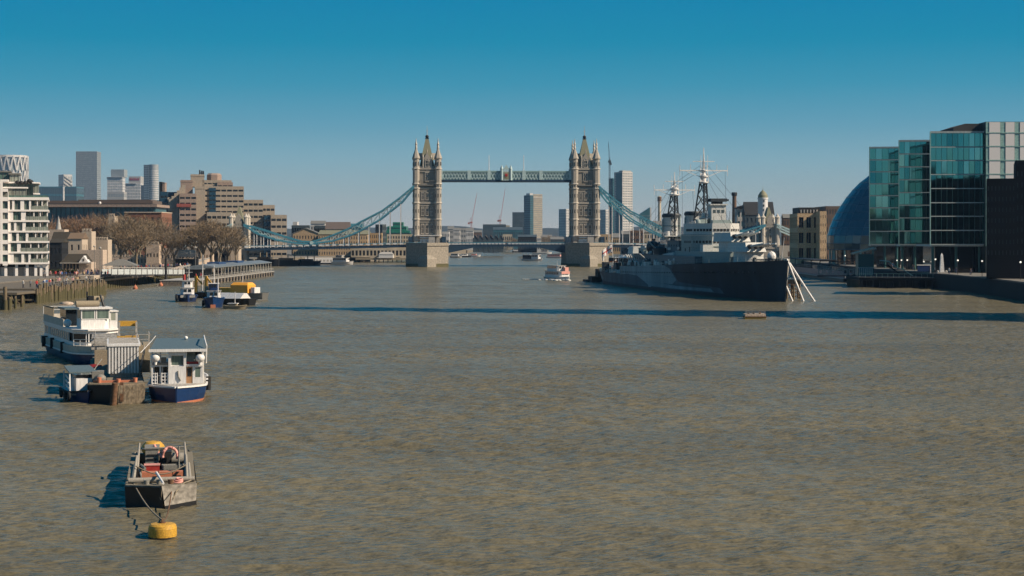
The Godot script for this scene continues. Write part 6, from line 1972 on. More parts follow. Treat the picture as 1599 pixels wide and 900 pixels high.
	b.prism(PackedVector2Array([Vector2(-0.32, -0.32), Vector2(0.32, -0.32), Vector2(0.32, 0.32), Vector2(-0.32, 0.32)]), 5.1, 5.8, PackedVector2Array([Vector2(-0.02, -0.02), Vector2(0.02, -0.02), Vector2(0.02, 0.02), Vector2(-0.02, 0.02)]))
	obj("shaft", b, M.white_paint, t)
	b = MB.new()
	b.box(Vector3(-1.5, 0, -1.0), Vector3(1.5, 0.4, 1.0))
	for x in [-1.2, 1.2]: b.blob(Vector3(x, 0.55, 0.3), Vector3(0.4, 0.35, 0.4), 8, 5)
	obj("plinth", b, M.dull_white, t)
	var lm := [[1401, 551, 7.0], [1408, 547, 7.1], [1417, 540, 7.2], [1443, 520, 7.0], [1461, 500, 7.9], [1496, 478, 7.9], [1534, 455, 8.0], [1575, 430, 8.1], [1594, 418, 8.2], [1300, 690, 8.6], [1320, 640, 7.6]]
	var lab := ["leftmost of a close pair under the lowest glass office", "right one of the close pair under the lowest glass office", "third along under the middle glass office", "by the framed board", "left of the white obelisk", "right of the white obelisk", "under the right end of the tallest glass office", "below the slit windows of the dark brick building", "nearest the right edge of the picture", "below the left rim of the blue dome", "behind the lettered board below the dome"]
	for i in lm.size():
		var l: Array = lm[i]
		t = thing("quay_lamp", "lit white quay lamp, " + lab[i], "lamp post", Vector3(X(l[0], l[1]), 4.2, -l[1]), 0.0, "lit lamps along the right quay")
		b = MB.new()
		b.tube(Vector3.ZERO, Vector3(0, l[2] - 4.2, 0), 0.08, 0.06, 6)
		obj("post", b, M.black, t)
		b = MB.new()
		b.blob(Vector3(0, l[2] - 4.0, 0), Vector3(0.24, 0.22, 0.24), 8, 6)
		obj("lamp_globe", b, M.lamp_glow, t)
		var ol := OmniLight3D.new()
		ol.name = "lamp_light"
		ol.light_energy = 0.4
		ol.light_color = Color(1.0, 0.95, 0.85)
		ol.omni_range = 30.0
		ol.omni_attenuation = 2.0
		ol.light_size = 0.2
		ol.shadow_enabled = true
		ol.position = Vector3(0, l[2] - 4.0, 0)
		t.add_child(ol)
	t = thing("bow_dolphin", "dark lattice mooring dolphin standing in the water beside the warship bow", "dolphin", Vector3(X(1238, 412), 0, -412.0))
	b = MB.new()
	b.box(Vector3(-1.6, 3.4, -1.6), Vector3(1.6, 4.4, 1.6))
	obj("cap", b, M.quay_dark, t)
	for sx in [-1.4, 0.0, 1.4]:
		for sz in [-1.4, 1.4]:
			b = MB.new()
			b.tube(Vector3(sx * 1.2, -2, sz * 1.2), Vector3(sx, 3.4, sz), 0.26, 0.24, 7)
			obj("pile", b, M.pile_wood, t)
	b = MB.new()
	for k in 4:
		var y := 0.1 + k * 0.9
		b.bar(Vector3(-1.6, y, 1.5), Vector3(1.6, y + 0.8, 1.5), 0.16, 0.16)
		b.bar(Vector3(1.6, y, 1.55), Vector3(-1.6, y + 0.8, 1.55), 0.16, 0.16)
		b.bar(Vector3(-1.55, y, 1.5), Vector3(-1.55, y + 0.8, -1.5), 0.16, 0.16)
	stuff(obj("cross_brace", b, M.rust, t))
	t = thing("mooring_tripod", "white A shaped steel mooring struts reaching from the warship bow down to the water", "mooring struts", Vector3(X(1226, 396), 0, -396.0))
	var dd := 396.0
	for p in [[1213.0, 412.0, 1235.5, 475.5], [1229.0, 405.0, 1252.5, 473.5], [1233.0, 411.0, 1270.0, 471.5]]:
		b = MB.new()
		b.tube(Vector3(lx(t, p[0], dd), Y(p[1], dd), 0), Vector3(lx(t, p[2], dd), -0.4, 3.0), 0.24, 0.24, 7)
		obj("strut", b, M.white_paint, t)
	b = MB.new()
	b.tube(Vector3(lx(t, 1224.5, dd), 0.0, -1.5), Vector3(lx(t, 1229.5, dd), Y(404.0, dd), -1.0), 0.55, 0.75, 8)
	obj("column", b, M.ship_light if M.has("ship_light") else M.dull_white, t)
	b = MB.new()
	b.bar(Vector3(lx(t, 1231.0, dd), Y(435.0, dd), 0.6), Vector3(lx(t, 1243.0, dd), Y(434.5, dd), 0.6), 0.22, 0.22)
	b.bar(Vector3(lx(t, 1226.0, dd), Y(441.0, dd), 0.6), Vector3(lx(t, 1237.0, dd), Y(420.0, dd), 0.6), 0.22, 0.22)
	obj("cross_tie", b, M.white_paint, t)
# ---------------------------------------------------------------- the moored warship
const SL := 187.0
func sz(t: float) -> float: return -93.0 + SL * t
func ship_deck(t: float) -> float:
	return 3.7 if t < 0.3 else lerpf(6.0, 9.2, pow((t - 0.3) / 0.7, 1.25))
func ship_half(t: float, f: float) -> float:
	var st := [0.0, 0.02, 0.06, 0.12, 0.22, 0.35, 0.6, 0.72, 0.82, 0.90, 0.96, 1.0]
	var dk := [2.6, 4.6, 6.6, 8.2, 9.3, 9.65, 9.65, 8.9, 7.0, 4.6, 2.0, 0.12]
	var wl := [0.8, 3.2, 5.6, 7.6, 9.0, 9.6, 9.6, 8.3, 5.6, 2.9, 1.0, 0.10]
	for i in st.size() - 1:
		if t <= st[i + 1]:
			var g: float = (t - st[i]) / (st[i + 1] - st[i])
			return lerpf(lerpf(wl[i], wl[i + 1], g), lerpf(dk[i], dk[i + 1], g), f)
	return 0.1
func camouflage() -> ImageTexture:
	var im := Image.create(1024, 128, false, Image.FORMAT_RGB8)
	var dark := Color(0.017, 0.029, 0.043).linear_to_srgb()
	var mid := Color(0.062, 0.10, 0.13).linear_to_srgb()
	var pale := Color(0.24, 0.31, 0.335).linear_to_srgb()
	var n := make_noise(77, 0.02, 4)
	var shapes := [
		[pale, [Vector2(0.30, 7.2), Vector2(0.56, 8.0), Vector2(0.63, 6.2), Vector2(0.66, 3.4), Vector2(0.64, 2.2), Vector2(0.52, 2.0), Vector2(0.44, 3.6), Vector2(0.36, 3.9), Vector2(0.30, 3.5)]],
		[pale, [Vector2(0.42, 3.9), Vector2(0.52, 2.4), Vector2(0.66, 1.9), Vector2(0.79, 1.9), Vector2(0.80, 1.1), Vector2(0.52, 1.2), Vector2(0.515, 0.4), Vector2(0.505, 0.4), Vector2(0.50, 1.5)]],
		[dark, [Vector2(0.67, 10), Vector2(0.64, 6.0), Vector2(0.67, 3.0), Vector2(0.82, 2.2), Vector2(0.84, 0.0), Vector2(1.0, 0.0), Vector2(1.0, 10)]],
		[pale, [Vector2(0.05, 3.2), Vector2(0.10, 3.0), Vector2(0.13, 1.6), Vector2(0.08, 1.0)]],  # pale stern patch is sunlight painted onto the hull
		[dark, [Vector2(0.0, 0.9), Vector2(1.0, 0.9), Vector2(1.0, -3.0), Vector2(0.0, -3.0)]]]
	for x in 1024:
		for y in 128:
			var p := Vector2((x + 0.5) / 1024.0, 10.0 - (y + 0.5) / 128.0 * 13.0)
			var c := mid
			for s in shapes:
				if Geometry2D.is_point_in_polygon(p, PackedVector2Array(s[1])): c = s[0]
			var k := 0.90 + 0.22 * n.get_noise_2d(x * 1.4, y * 0.2)
			if x % 34 == 0 or y % 19 == 0: k *= 0.86
			im.set_pixel(x, y, Color(c.r * k, c.g * k, c.b * k))
	return ImageTexture.create_from_image(im)
func gun_turret(ship: Node3D, t: float, y: float, facing: float, elev: float) -> void:
	var b := MB.new()
	b.prism(PackedVector2Array([Vector2(-3.4, -4.4), Vector2(3.4, -4.4), Vector2(3.9, 0.8), Vector2(2.6, 4.2), Vector2(-2.6, 4.2), Vector2(-3.9, 0.8)]), 0.3, 2.5, PackedVector2Array([Vector2(-3.2, -4.2), Vector2(3.2, -4.2), Vector2(3.5, 0.5), Vector2(2.3, 3.0), Vector2(-2.3, 3.0), Vector2(-3.5, 0.5)]))
	var g := inst("gun_turret", b.mesh(), M.ship_light, ship, Transform3D(Basis(Vector3.UP, facing), Vector3(0, y, sz(t))))
	b = MB.new()
	b.lathe(Vector3.ZERO, [Vector2(3.6, -2.6), Vector2(3.6, 0.3), Vector2(0, 0.3)], 20)
	inst("barbette", b.mesh(), M.ship_light, g)
	for k in 3:
		b = MB.new()
		var x := (k - 1) * 1.5
		b.tube(Vector3(x, 1.4, 2.6), Vector3(x, 1.4 + sin(elev) * 8.6, 2.6 + cos(elev) * 8.6), 0.36, 0.2, 8)
		var brl := inst("gun_barrel", b.mesh(), M.ship_light, g)
		b = MB.new()
		b.tube(Vector3(x, 1.4 + sin(elev) * 0.4, 3.0), Vector3(x, 1.4 + sin(elev) * 2.0, 2.6 + cos(elev) * 2.0), 0.62, 0.5, 8)
		obj("blast_bag", b, M.ship_dark, brl)  # dark sleeve stands in for the shadow of the barrel
func tripod(ship: Node3D, t: float, y0: float, y1: float, spread: float, top_y: float, yard_y: float, yard: float) -> void:
	var m := inst("mast", MeshOf(func(b: MB):
		b.tube(Vector3(0, y0, 0), Vector3(0, y1, 0), 0.30, 0.26, 8)
		b.tube(Vector3(-spread, y0, -spread * 1.5), Vector3(-0.9, y1, -0.9), 0.24, 0.2, 8)
		b.tube(Vector3(spread, y0, -spread * 1.5), Vector3(0.9, y1, -0.9), 0.24, 0.2, 8)), M.ship_dark, ship, Transform3D(Basis(), Vector3(0, 0, sz(t))))
	var b := MB.new()
	var n := 6
	for k in n:
		var f := k / float(n)
		var g := (k + 1) / float(n)
		var a0 := Vector3(0, lerpf(y0, y1, f), 0)
		for s in [-1.0, 1.0]:
			var l0 := Vector3(s * lerpf(spread, 0.9, f), lerpf(y0, y1, f), -lerpf(spread * 1.5, 0.9, f))
			var l1 := Vector3(s * lerpf(spread, 0.9, g), lerpf(y0, y1, g), -lerpf(spread * 1.5, 0.9, g))
			b.bar(a0, l1, 0.16, 0.16)
			b.bar(l0, l1 * Vector3(-1, 1, 1), 0.14, 0.14)
			b.bar(l0, Vector3(0, lerpf(y0, y1, g), 0), 0.14, 0.14)
	stuff(obj("mast_lattice", b, M.ship_dark, m))
	b = MB.new()
	b.lathe(Vector3(0, 0, -0.4), [Vector2(1.0, y1 - 0.2), Vector2(1.35, y1), Vector2(1.35, y1 + 0.25), Vector2(0.75, y1 + 0.3), Vector2(0.7, y1 + 1.5), Vector2(1.2, y1 + 1.6), Vector2(1.2, y1 + 1.9), Vector2(0.6, y1 + 1.95), Vector2(0.5, yard_y), Vector2(0.95, yard_y + 0.1), Vector2(0.95, yard_y + 0.4), Vector2(0.4, yard_y + 0.5), Vector2(0.3, yard_y + 2.6)], 8)
	obj("platform", b, M.ship_white, m)
	b = MB.new()
	b.tube(Vector3(0, yard_y + 1.0, -0.4), Vector3(0, top_y, -0.4), 0.26, 0.09, 6)
	b.bar(Vector3(-yard, yard_y + 0.2, -0.4), Vector3(yard, yard_y + 0.2, -0.4), 0.28, 0.28)
	b.bar(Vector3(-yard * 0.45, yard_y + 2.6, -0.4), Vector3(yard * 0.45, yard_y + 2.6, -0.4), 0.2, 0.2)
	for s in [-1.0, 1.0]:
		b.tube(Vector3(s * yard, yard_y - 1.2, -0.4), Vector3(s * yard, yard_y + 1.6, -0.4), 0.08, 0.08, 5)
		b.tube(Vector3(s * yard * 0.55, yard_y, -0.4), Vector3(s * yard * 0.55, yard_y + 1.8, -0.4), 0.08, 0.08, 5)
		b.bar(Vector3(s * yard * 0.8, yard_y + 0.2, -0.4), Vector3(0, yard_y - 1.8, -0.4), 0.14, 0.14)
		b.tube(Vector3(s * 0.9, yard_y + 1.0, 0.2), Vector3(s * 0.9, yard_y + 4.2, 0.2), 0.09, 0.05, 5)
	for s in [-1.0, 1.0]:
		for k in 3: b.bar(Vector3(s * 1.1, y1 + 0.3 + k * 0.9, 0.3), Vector3(-s * 0.9, y1 + 1.4 + k * 0.9, -0.9), 0.14, 0.14)
		b.bar(Vector3(s * 1.1, y1, 0.4), Vector3(s * 0.8, yard_y + 1.6, -0.2), 0.18, 0.18)
	obj("yard", b, M.ship_white, m)
	b = MB.new()
	for s in [-1.0, 1.0]: b.tube(Vector3(s * yard * 0.9, yard_y, -0.4), Vector3(s * 6.0, 9.0, 1.0), 0.035, 0.035, 4, false)
	stuff(obj("rigging", b, M.ship_dark, m))
func MeshOf(f: Callable) -> Mesh:
	var b := MB.new()
	f.call(b)
	return b.mesh()
func windows_row(parent: Node3D, a: Vector3, e: Vector3, n: int, w: float, h: float) -> void:
	var b := MB.new()
	var dir := (e - a).normalized()
	for k in n:
		var c := a.lerp(e, (k + 0.5) / n)
		b.bar(c - dir * w / 2, c + dir * w / 2, 0.12, h)
	stuff(obj("window_row", b, M.black, parent))
func build_warship() -> void:
	mat("ship_light", 0.78, 0.77, 0.73, 0.6, 0.0, "rough", Vector3(0.4, 0.15, 0.4))
	mat("ship_white", 0.82, 0.79, 0.76, 0.6, 0.0, "soft", Vector3.ONE * 0.3)
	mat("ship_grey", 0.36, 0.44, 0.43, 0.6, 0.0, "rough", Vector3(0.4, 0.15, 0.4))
	mat("ship_blue", 0.13, 0.18, 0.21, 0.6, 0.0, "rough", Vector3(0.4, 0.15, 0.4))
	mat("ship_dark", 0.025, 0.033, 0.042, 0.6, 0.0, "soft", Vector3.ONE * 0.3)
	mat("ship_deck", 0.16, 0.14, 0.11, 0.85, 0.0, "rough", Vector3.ONE * 0.4)
	var cam := StandardMaterial3D.new()
	cam.albedo_texture = camouflage()
	cam.roughness = 0.6
	cam.metallic_specular = 0.3
	var s := thing("warship", "large camouflaged grey warship with two funnels and lattice masts moored on the right", "warship", Vector3(46.6, 0, -481.5), deg_to_rad(8.55))
	var rings := []
	var stations := [0.0, 0.008, 0.02, 0.04, 0.07, 0.1, 0.14, 0.18, 0.23, 0.2995, 0.3005, 0.36, 0.42, 0.5, 0.58, 0.64, 0.7, 0.75, 0.8, 0.84, 0.88, 0.91, 0.94, 0.965, 0.985, 1.0]
	for t in stations:
		var ring := []
		var yd := ship_deck(t)
		var fr := [[-2.6, -0.2], [0.0, 0.0], [yd * 0.35, 0.25], [yd * 0.7, 0.62], [yd, 1.0]]
		for q in fr:
			var rake: float = (q[0] / 9.2) * (1.8 if t > 0.9 else 0.0) * clampf((t - 0.9) / 0.1, 0, 1) - (clampf((0.06 - t) / 0.06, 0, 1) * 2.5 * q[1])
			ring.append(Vector3(-maxf(ship_half(t, q[1]), 0.06), q[0], sz(t) + rake))
		for k in range(fr.size() - 1, -1, -1):
			var v: Vector3 = ring[k]
			ring.append(Vector3(-v.x, v.y, v.z))
		rings.append(ring)
	var b := MB.new()
	b.loft(rings, true, true, true)
	for v in b.v: b.uv.append(Vector2(clampf((v.z + 93.0) / SL, 0.001, 0.999), clampf((10.0 - v.y) / 13.0, 0.001, 0.999)))
	var hull := obj("hull", b, cam, s)
	b = MB.new()
	for i in stations.size() - 1:
		var t0: float = stations[i]
		var t1: float = stations[i + 1]
		if absf(t0 - 0.2995) < 0.0001: continue
		b.quad(Vector3(-ship_half(t0, 1) + 0.25, ship_deck(t0) + 0.03, sz(t0)), Vector3(ship_half(t0, 1) - 0.25, ship_deck(t0) + 0.03, sz(t0)), Vector3(ship_half(t1, 1) - 0.25, ship_deck(t1) + 0.03, sz(t1)), Vector3(-ship_half(t1, 1) + 0.25, ship_deck(t1) + 0.03, sz(t1)))
	obj("weather_deck", b, M.ship_deck, s)
	b = MB.new()
	for i in 44:
		for sd in [-1.0, 1.0]:
			var t := 0.02 + i * 0.0222
			if t > 0.985: continue
			var p := Vector3(sd * (ship_half(t, 1) - 0.15), ship_deck(t), sz(t))
			b.tube(p, p + Vector3(0, 1.1, 0), 0.05, 0.05, 4, false)
			var t2 := t + 0.0222
			if (t < 0.3) == (t2 < 0.3) and t2 < 0.985:
				var q := Vector3(sd * (ship_half(t2, 1) - 0.15), ship_deck(t2), sz(t2))
				for h in [0.55, 1.08]: b.bar(p + Vector3(0, h, 0), q + Vector3(0, h, 0), 0.04, 0.04)
	stuff(obj("guard_rail", b, M.ship_grey, s))
	gun_turret(s, 0.845, 10.6, 0.18, 0.10)
	gun_turret(s, 0.775, 13.0, 0.18, 0.14)
	gun_turret(s, 0.225, 9.2, PI, 0.05)
	gun_turret(s, 0.15, 6.4, PI, 0.05)
	b = MB.new()
	b.prism(PackedVector2Array([Vector2(-6.6, sz(0.60)), Vector2(6.6, sz(0.60)), Vector2(6.4, sz(0.76)), Vector2(2.6, sz(0.81)), Vector2(-2.6, sz(0.81)), Vector2(-6.4, sz(0.76))]), 7.0, 10.8)
	obj("forward_deckhouse", b, M.ship_grey, s)
	b = MB.new()
	b.prism(PackedVector2Array([Vector2(-8.8, sz(0.50)), Vector2(8.8, sz(0.50)), Vector2(8.3, sz(0.745)), Vector2(-8.3, sz(0.745))]), 6.6, 9.6)
	obj("shelter_deck", b, M.ship_blue, s)
	var zb := sz(0.712)
	var plan := PackedVector2Array([Vector2(-6.4, zb - 15), Vector2(6.4, zb - 15), Vector2(6.4, zb - 4.4), Vector2(2.8, zb), Vector2(-2.2, zb), Vector2(-6.4, zb - 4.4)])
	b = MB.new()
	b.prism(plan, 9.6, 14.9)
	var br := obj("bridge_house", b, M.ship_light, s)
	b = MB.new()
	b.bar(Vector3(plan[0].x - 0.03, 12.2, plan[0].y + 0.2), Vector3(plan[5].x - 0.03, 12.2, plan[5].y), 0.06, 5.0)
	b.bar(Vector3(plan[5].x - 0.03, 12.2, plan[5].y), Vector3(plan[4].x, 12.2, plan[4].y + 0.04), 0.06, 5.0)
	obj("camouflage_panel", b, M.ship_grey, br)  # darker grey paints shade onto the left faces of the bridge house
	var up := PackedVector2Array()
	for p in plan: up.append(Vector2(p.x * 0.95, (p.y - zb) * 0.92 + zb - 0.3))
	b = MB.new()
	b.prism(up, 15.1, 17.9)
	obj("upper_bridge", b, M.ship_light, br)
	b = MB.new()
	var lip := PackedVector2Array()
	for p in plan: lip.append(Vector2(p.x * 1.03, (p.y - zb) * 1.02 + zb + 0.2))
	b.prism(lip, 14.9, 15.1)
	b.prism(lip, 12.0, 12.16)
	obj("bridge_wing_deck", b, M.ship_grey, br)
	for y in [13.2, 16.2]:
		var pp := plan if y < 15 else up
		windows_row(br, Vector3(pp[4].x + 0.2, y, pp[4].y + 0.02), Vector3(pp[3].x - 0.2, y, pp[3].y + 0.02), 5, 0.62, 0.62)
		windows_row(br, Vector3(pp[5].x + 0.1, y, pp[5].y + 0.08), Vector3(pp[4].x - 0.1, y, pp[4].y + 0.04), 6, 0.62, 0.62)
		windows_row(br, Vector3(pp[3].x + 0.1, y, pp[3].y + 0.04), Vector3(pp[2].x - 0.1, y, pp[2].y + 0.08), 5, 0.5, 0.6)
		windows_row(br, Vector3(pp[0].x - 0.02, y, pp[0].y + 3), Vector3(pp[5].x - 0.02, y, pp[5].y - 0.3), 6, 0.7, 0.62)
	b = MB.new()
	b.cbox(Vector3(0.6, 18.3, zb - 2.6), Vector3(4.4, 0.9, 2.0))
	b.cbox(Vector3(-3.0, 18.4, zb - 7.5), Vector3(2.4, 1.1, 2.4))
	for p in [Vector3(-4.5, 18.2, zb - 5), Vector3(4.0, 18.2, zb - 6), Vector3(-1.2, 18.3, zb - 10)]: b.blob(p, Vector3(0.7, 0.8, 0.7), 8, 5)
	obj("open_bridge_fittings", b, M.ship_grey, br)
	b = MB.new()
	for k in 9: b.tube(Vector3(-5.6 + k * 1.4, 17.9, zb - 9 + (k % 3) * 2.4), Vector3(-5.6 + k * 1.4, 19.6 + (k % 4) * 0.5, zb - 9 + (k % 3) * 2.4), 0.07, 0.05, 5)
	stuff(obj("aerials", b, M.ship_dark, br))
	for p in [[-6.45, 11.3, 6.0], [-6.45, 10.9, 10.5]]:
		b = MB.new()
		b.cbox(Vector3(p[0], p[1], zb - p[2]), Vector3(0.12, 1.3, 0.9))
		obj("hatch", b, M.black, br)
	for p in [Vector3(3.6, 11.2, zb + 1.5), Vector3(-3.8, 10.9, zb + 0.6)]:
		b = MB.new()
		b.cbox(p, Vector3(2.6, 3.2, 3.0))
		obj("locker_house", b, M.ship_light, br)
	b = MB.new()
	b.prism(PackedVector2Array([Vector2(-1.9, -1.9), Vector2(1.9, -1.9), Vector2(1.9, 1.9), Vector2(-1.9, 1.9)]), 17.9, 22.6)
	b.box(Vector3(-2.3, 22.6, -2.3), Vector3(2.3, 22.9, 2.3))
	var dr := inst("director_tower", b.mesh(), M.ship_light, s, Transform3D(Basis(), Vector3(1.4, 0, sz(0.665))))
	b = MB.new()
	b.box(Vector3(-2.1, 23.5, -2.1), Vector3(2.1, 24.3, 2.1))
	b.box(Vector3(-1.2, 22.9, -1.2), Vector3(1.2, 23.5, 1.2))
	b.bar(Vector3(-3.0, 23.9, 0.4), Vector3(3.0, 23.9, 0.4), 0.5, 0.5)
	obj("director", b, M.ship_dark, dr)
	b = MB.new()
	for k in 3: b.box(Vector3(-1.5 + k * 1.1, 20.6, 1.9), Vector3(-0.8 + k * 1.1, 21.4, 1.96))
	stuff(obj("window_row", b, M.far_window, dr))
	tripod(s, 0.625, 10.0, 28.6, 3.0, 37.8, 31.6, 6.4)
	tripod(s, 0.455, 10.0, 26.2, 2.6, 32.6, 27.4, 5.8)
	for f in [[0.565, 20.2, 2.2], [0.435, 20.0, 2.5]]:
		b = MB.new()
		b.lathe(Vector3.ZERO, [Vector2(1.0, 8.0), Vector2(1.0, f[1])], 20, f[2], 2.9)
		var fn := inst("funnel", b.mesh(), M.ship_light, s, Transform3D(Basis(), Vector3(0, 0, sz(f[0]))))
		b = MB.new()
		b.lathe(Vector3.ZERO, [Vector2(1.0, f[1]), Vector2(1.09, f[1] + 0.05), Vector2(1.09, f[1] + 0.7), Vector2(0.9, f[1] + 1.1), Vector2(0.0, f[1] + 0.9)], 20, f[2], 2.9)
		obj("funnel_cap", b, M.ship_dark, fn)
		b = MB.new()
		for k in 3: b.lathe(Vector3.ZERO, [Vector2(1.0, 11.0 + k * 3.2), Vector2(1.04, 11.1 + k * 3.2), Vector2(1.04, 11.3 + k * 3.2), Vector2(1.0, 11.4 + k * 3.2)], 20, f[2], 2.9)
		b.tube(Vector3(-f[2] - 0.3, 8, 1.0), Vector3(-f[2] - 0.3, f[1] - 0.5, 1.0), 0.22, 0.22, 6)
		b.tube(Vector3(f[2] * 0.7, 8, 2.6), Vector3(f[2] * 0.7, f[1] + 0.4, 2.6), 0.25, 0.25, 6)
		stuff(obj("steam_pipes", b, M.ship_grey, fn))
	for h in [[0.53, 0.60, 5.6, 9.6, 13.4, "ship_blue"], [0.46, 0.53, 6.4, 6.4, 10.8, "ship_grey"], [0.335, 0.46, 6.8, 6.2, 9.6, "ship_blue"], [0.36, 0.42, 3.6, 9.6, 12.8, "ship_grey"], [0.26, 0.335, 5.2, 3.7, 8.6, "ship_blue"], [0.19, 0.26, 4.4, 3.7, 6.8, "ship_grey"], [0.285, 0.32, 3.2, 8.6, 11.2, "ship_grey"]]:
		b = MB.new()
		b.box(Vector3(-h[2], h[3], sz(h[0])), Vector3(h[2], h[4], sz(h[1])))
		b.box(Vector3(-h[2] - 0.25, h[4], sz(h[0]) - 0.25), Vector3(h[2] + 0.25, h[4] + 0.15, sz(h[1]) + 0.25))
		var hs := obj("deckhouse", b, M[h[5]], s)
		windows_row(hs, Vector3(-h[2] - 0.03, h[4] - 1.2, sz(h[0]) + 1), Vector3(-h[2] - 0.03, h[4] - 1.2, sz(h[1]) - 1), int((h[1] - h[0]) * 60), 0.5, 0.5)
	for k in 4:
		var t: float = [0.475, 0.53, 0.475, 0.53][k]
		var sd: float = -1.0 if k < 2 else 1.0
		b = MB.new()
		b.lathe(Vector3.ZERO, [Vector2(1.7, 0), Vector2(1.8, 1.7), Vector2(1.2, 2.2), Vector2(0, 2.3)], 10)
		var g := inst("secondary_gun", b.mesh(), M.ship_dark, s, Transform3D(Basis(), Vector3(sd * 7.6, 9.7 if t > 0.5 else 6.3, sz(t))))
		for q in [-0.45, 0.45]:
			b = MB.new()
			b.tube(Vector3(sd * 1.0, 1.5, q), Vector3(sd * 3.6, 3.6, q + 1.4), 0.14, 0.1, 6)
			obj("gun_barrel", b, M.ship_light, g)
	for k in 4:
		b = MB.new()
		b.lathe(Vector3.ZERO, [Vector2(0.55, -0.2), Vector2(0.5, 1.0), Vector2(0, 1.1)], 8)
		b.tube(Vector3(0, 0.8, 0), Vector3(-1.3, 2.9, 0.9), 0.18, 0.14, 6)
		inst("light_gun", b.mesh(), M.ship_white, s, Transform3D(Basis(), Vector3(-8.4, 6.6, sz(0.345 + k * 0.016))))
	for k in 3:
		b = MB.new()
		b.lathe(Vector3.ZERO, [Vector2(0.0, 1.9), Vector2(0.75, 1.75), Vector2(0.9, 1.2), Vector2(0.55, 0.2), Vector2(0.5, 0)], 8)
		inst("ventilator", b.mesh(), M.ship_light, s, Transform3D(Basis(), Vector3(-8.0 + k * 0.5, ship_deck(0.62), sz(0.635 + k * 0.02))))
	for k in 2:
		b = MB.new()
		b.blob(Vector3(-4.5 + k * 1.2, 11.6 + k * 0.4, sz(0.415 + k * 0.05)), Vector3(2.0, 1.9, 2.4), 10, 6)
		obj("searchlight_drum", b, M.ship_dark, s)
	b = MB.new()
	b.loft([[Vector3(-7.2, 9.8, -5), Vector3(-4.9, 9.8, -5), Vector3(-5.4, 8.6, -5), Vector3(-6.7, 8.6, -5)], [Vector3(-7.4, 10.0, 0), Vector3(-4.7, 10.0, 0), Vector3(-5.4, 8.3, 0), Vector3(-6.7, 8.3, 0)], [Vector3(-6.3, 10.4, 5), Vector3(-5.8, 10.4, 5), Vector3(-6.0, 8.9, 5), Vector3(-6.1, 8.9, 5)]])
	inst("ship_boat", b.mesh(), M.ship_white, s, Transform3D(Basis(), Vector3(0, 0, sz(0.555))))
	b = MB.new()
	b.loft([[Vector3(-5.5, 8.2, sz(0.15)), Vector3(0, 8.9, sz(0.15)), Vector3(5.5, 8.2, sz(0.15)), Vector3(0, 8.6, sz(0.15))], [Vector3(-5.5, 8.2, sz(0.255)), Vector3(0, 8.9, sz(0.255)), Vector3(5.5, 8.2, sz(0.255)), Vector3(0, 8.6, sz(0.255))]])
	obj("awning", b, M.ship_white, s)
	b = MB.new()
	for k in 6:
		for sd in [-5.3, 5.3]: b.tube(Vector3(sd, 3.7, sz(0.155 + k * 0.019)), Vector3(sd, 8.3, sz(0.155 + k * 0.019)), 0.1, 0.1, 5)
	stuff(obj("awning_posts", b, M.ship_dark, s))
	b = MB.new()
	for k in 3:
		b = MB.new()
		b.cbox(Vector3(-7.2 + 0.9 * k, 5.2, sz(0.13 + k * 0.07)), Vector3(1.6, 3.0, 4.0))
		obj("accommodation_platform", b, M.ship_dark, s)
	b = MB.new()
	b.cbox(Vector3(-7.0, 1.0, sz(0.035)), Vector3(3.4, 1.8, 6.0))
	b.cbox(Vector3(-5.6, 3.0, sz(0.045)), Vector3(2.6, 2.6, 4.6))
	b.cbox(Vector3(-8.2, 0.3, sz(0.01)), Vector3(2.6, 0.9, 6.5))
	obj("stern_fender", b, M.rubber, s)
	for p in [[0.60, 14.6, 5.4, 5.0], [0.615, 17.2, 3.6, 4.0], [0.50, 12.4, 5.2, 7.0], [0.455, 14.6, 3.4, 4.0], [0.40, 11.2, 5.6, 6.0], [0.66, 19.2, 2.8, 3.0]]:
		b = MB.new()
		b.box(Vector3(-p[2], p[1], sz(p[0]) - p[3] / 2), Vector3(p[2], p[1] + 0.25, sz(p[0]) + p[3] / 2))
		for sx in [-0.8, 0.8]: b.box(Vector3(sx * p[2] - 0.5, p[1] - 2.6, sz(p[0]) - 0.8), Vector3(sx * p[2] + 0.5, p[1], sz(p[0]) + 0.8))
		b.tube(Vector3(-p[2] * 0.6, p[1] + 0.25, sz(p[0])), Vector3(-p[2] * 0.6, p[1] + 1.5, sz(p[0])), 0.7, 0.6, 8)
		var pf := obj("platform", b, M.ship_light, s)
		rail(pf, [Vector3(-p[2], p[1] + 0.25, sz(p[0]) - p[3] / 2), Vector3(-p[2], p[1] + 0.25, sz(p[0]) + p[3] / 2), Vector3(p[2], p[1] + 0.25, sz(p[0]) + p[3] / 2)], 1.0, M.ship_white, 1.2)
	b = MB.new()
	for w in [[0.625, 33.0, 0.455, 29.0], [0.625, 33.0, 0.97, 10.0], [0.455, 28.0, 0.05, 6.0], [0.625, 29.0, 0.80, 13.0], [0.455, 27.0, 0.30, 9.0]]:
		for sx in [-1.2, 1.2]: b.tube(Vector3(sx, w[1], sz(w[0])), Vector3(sx * 0.6, w[3], sz(w[2])), 0.045, 0.045, 4, false)
	stuff(obj("stays", b, M.ship_dark, s))
	var r := RandomNumberGenerator.new()
	r.seed = 515
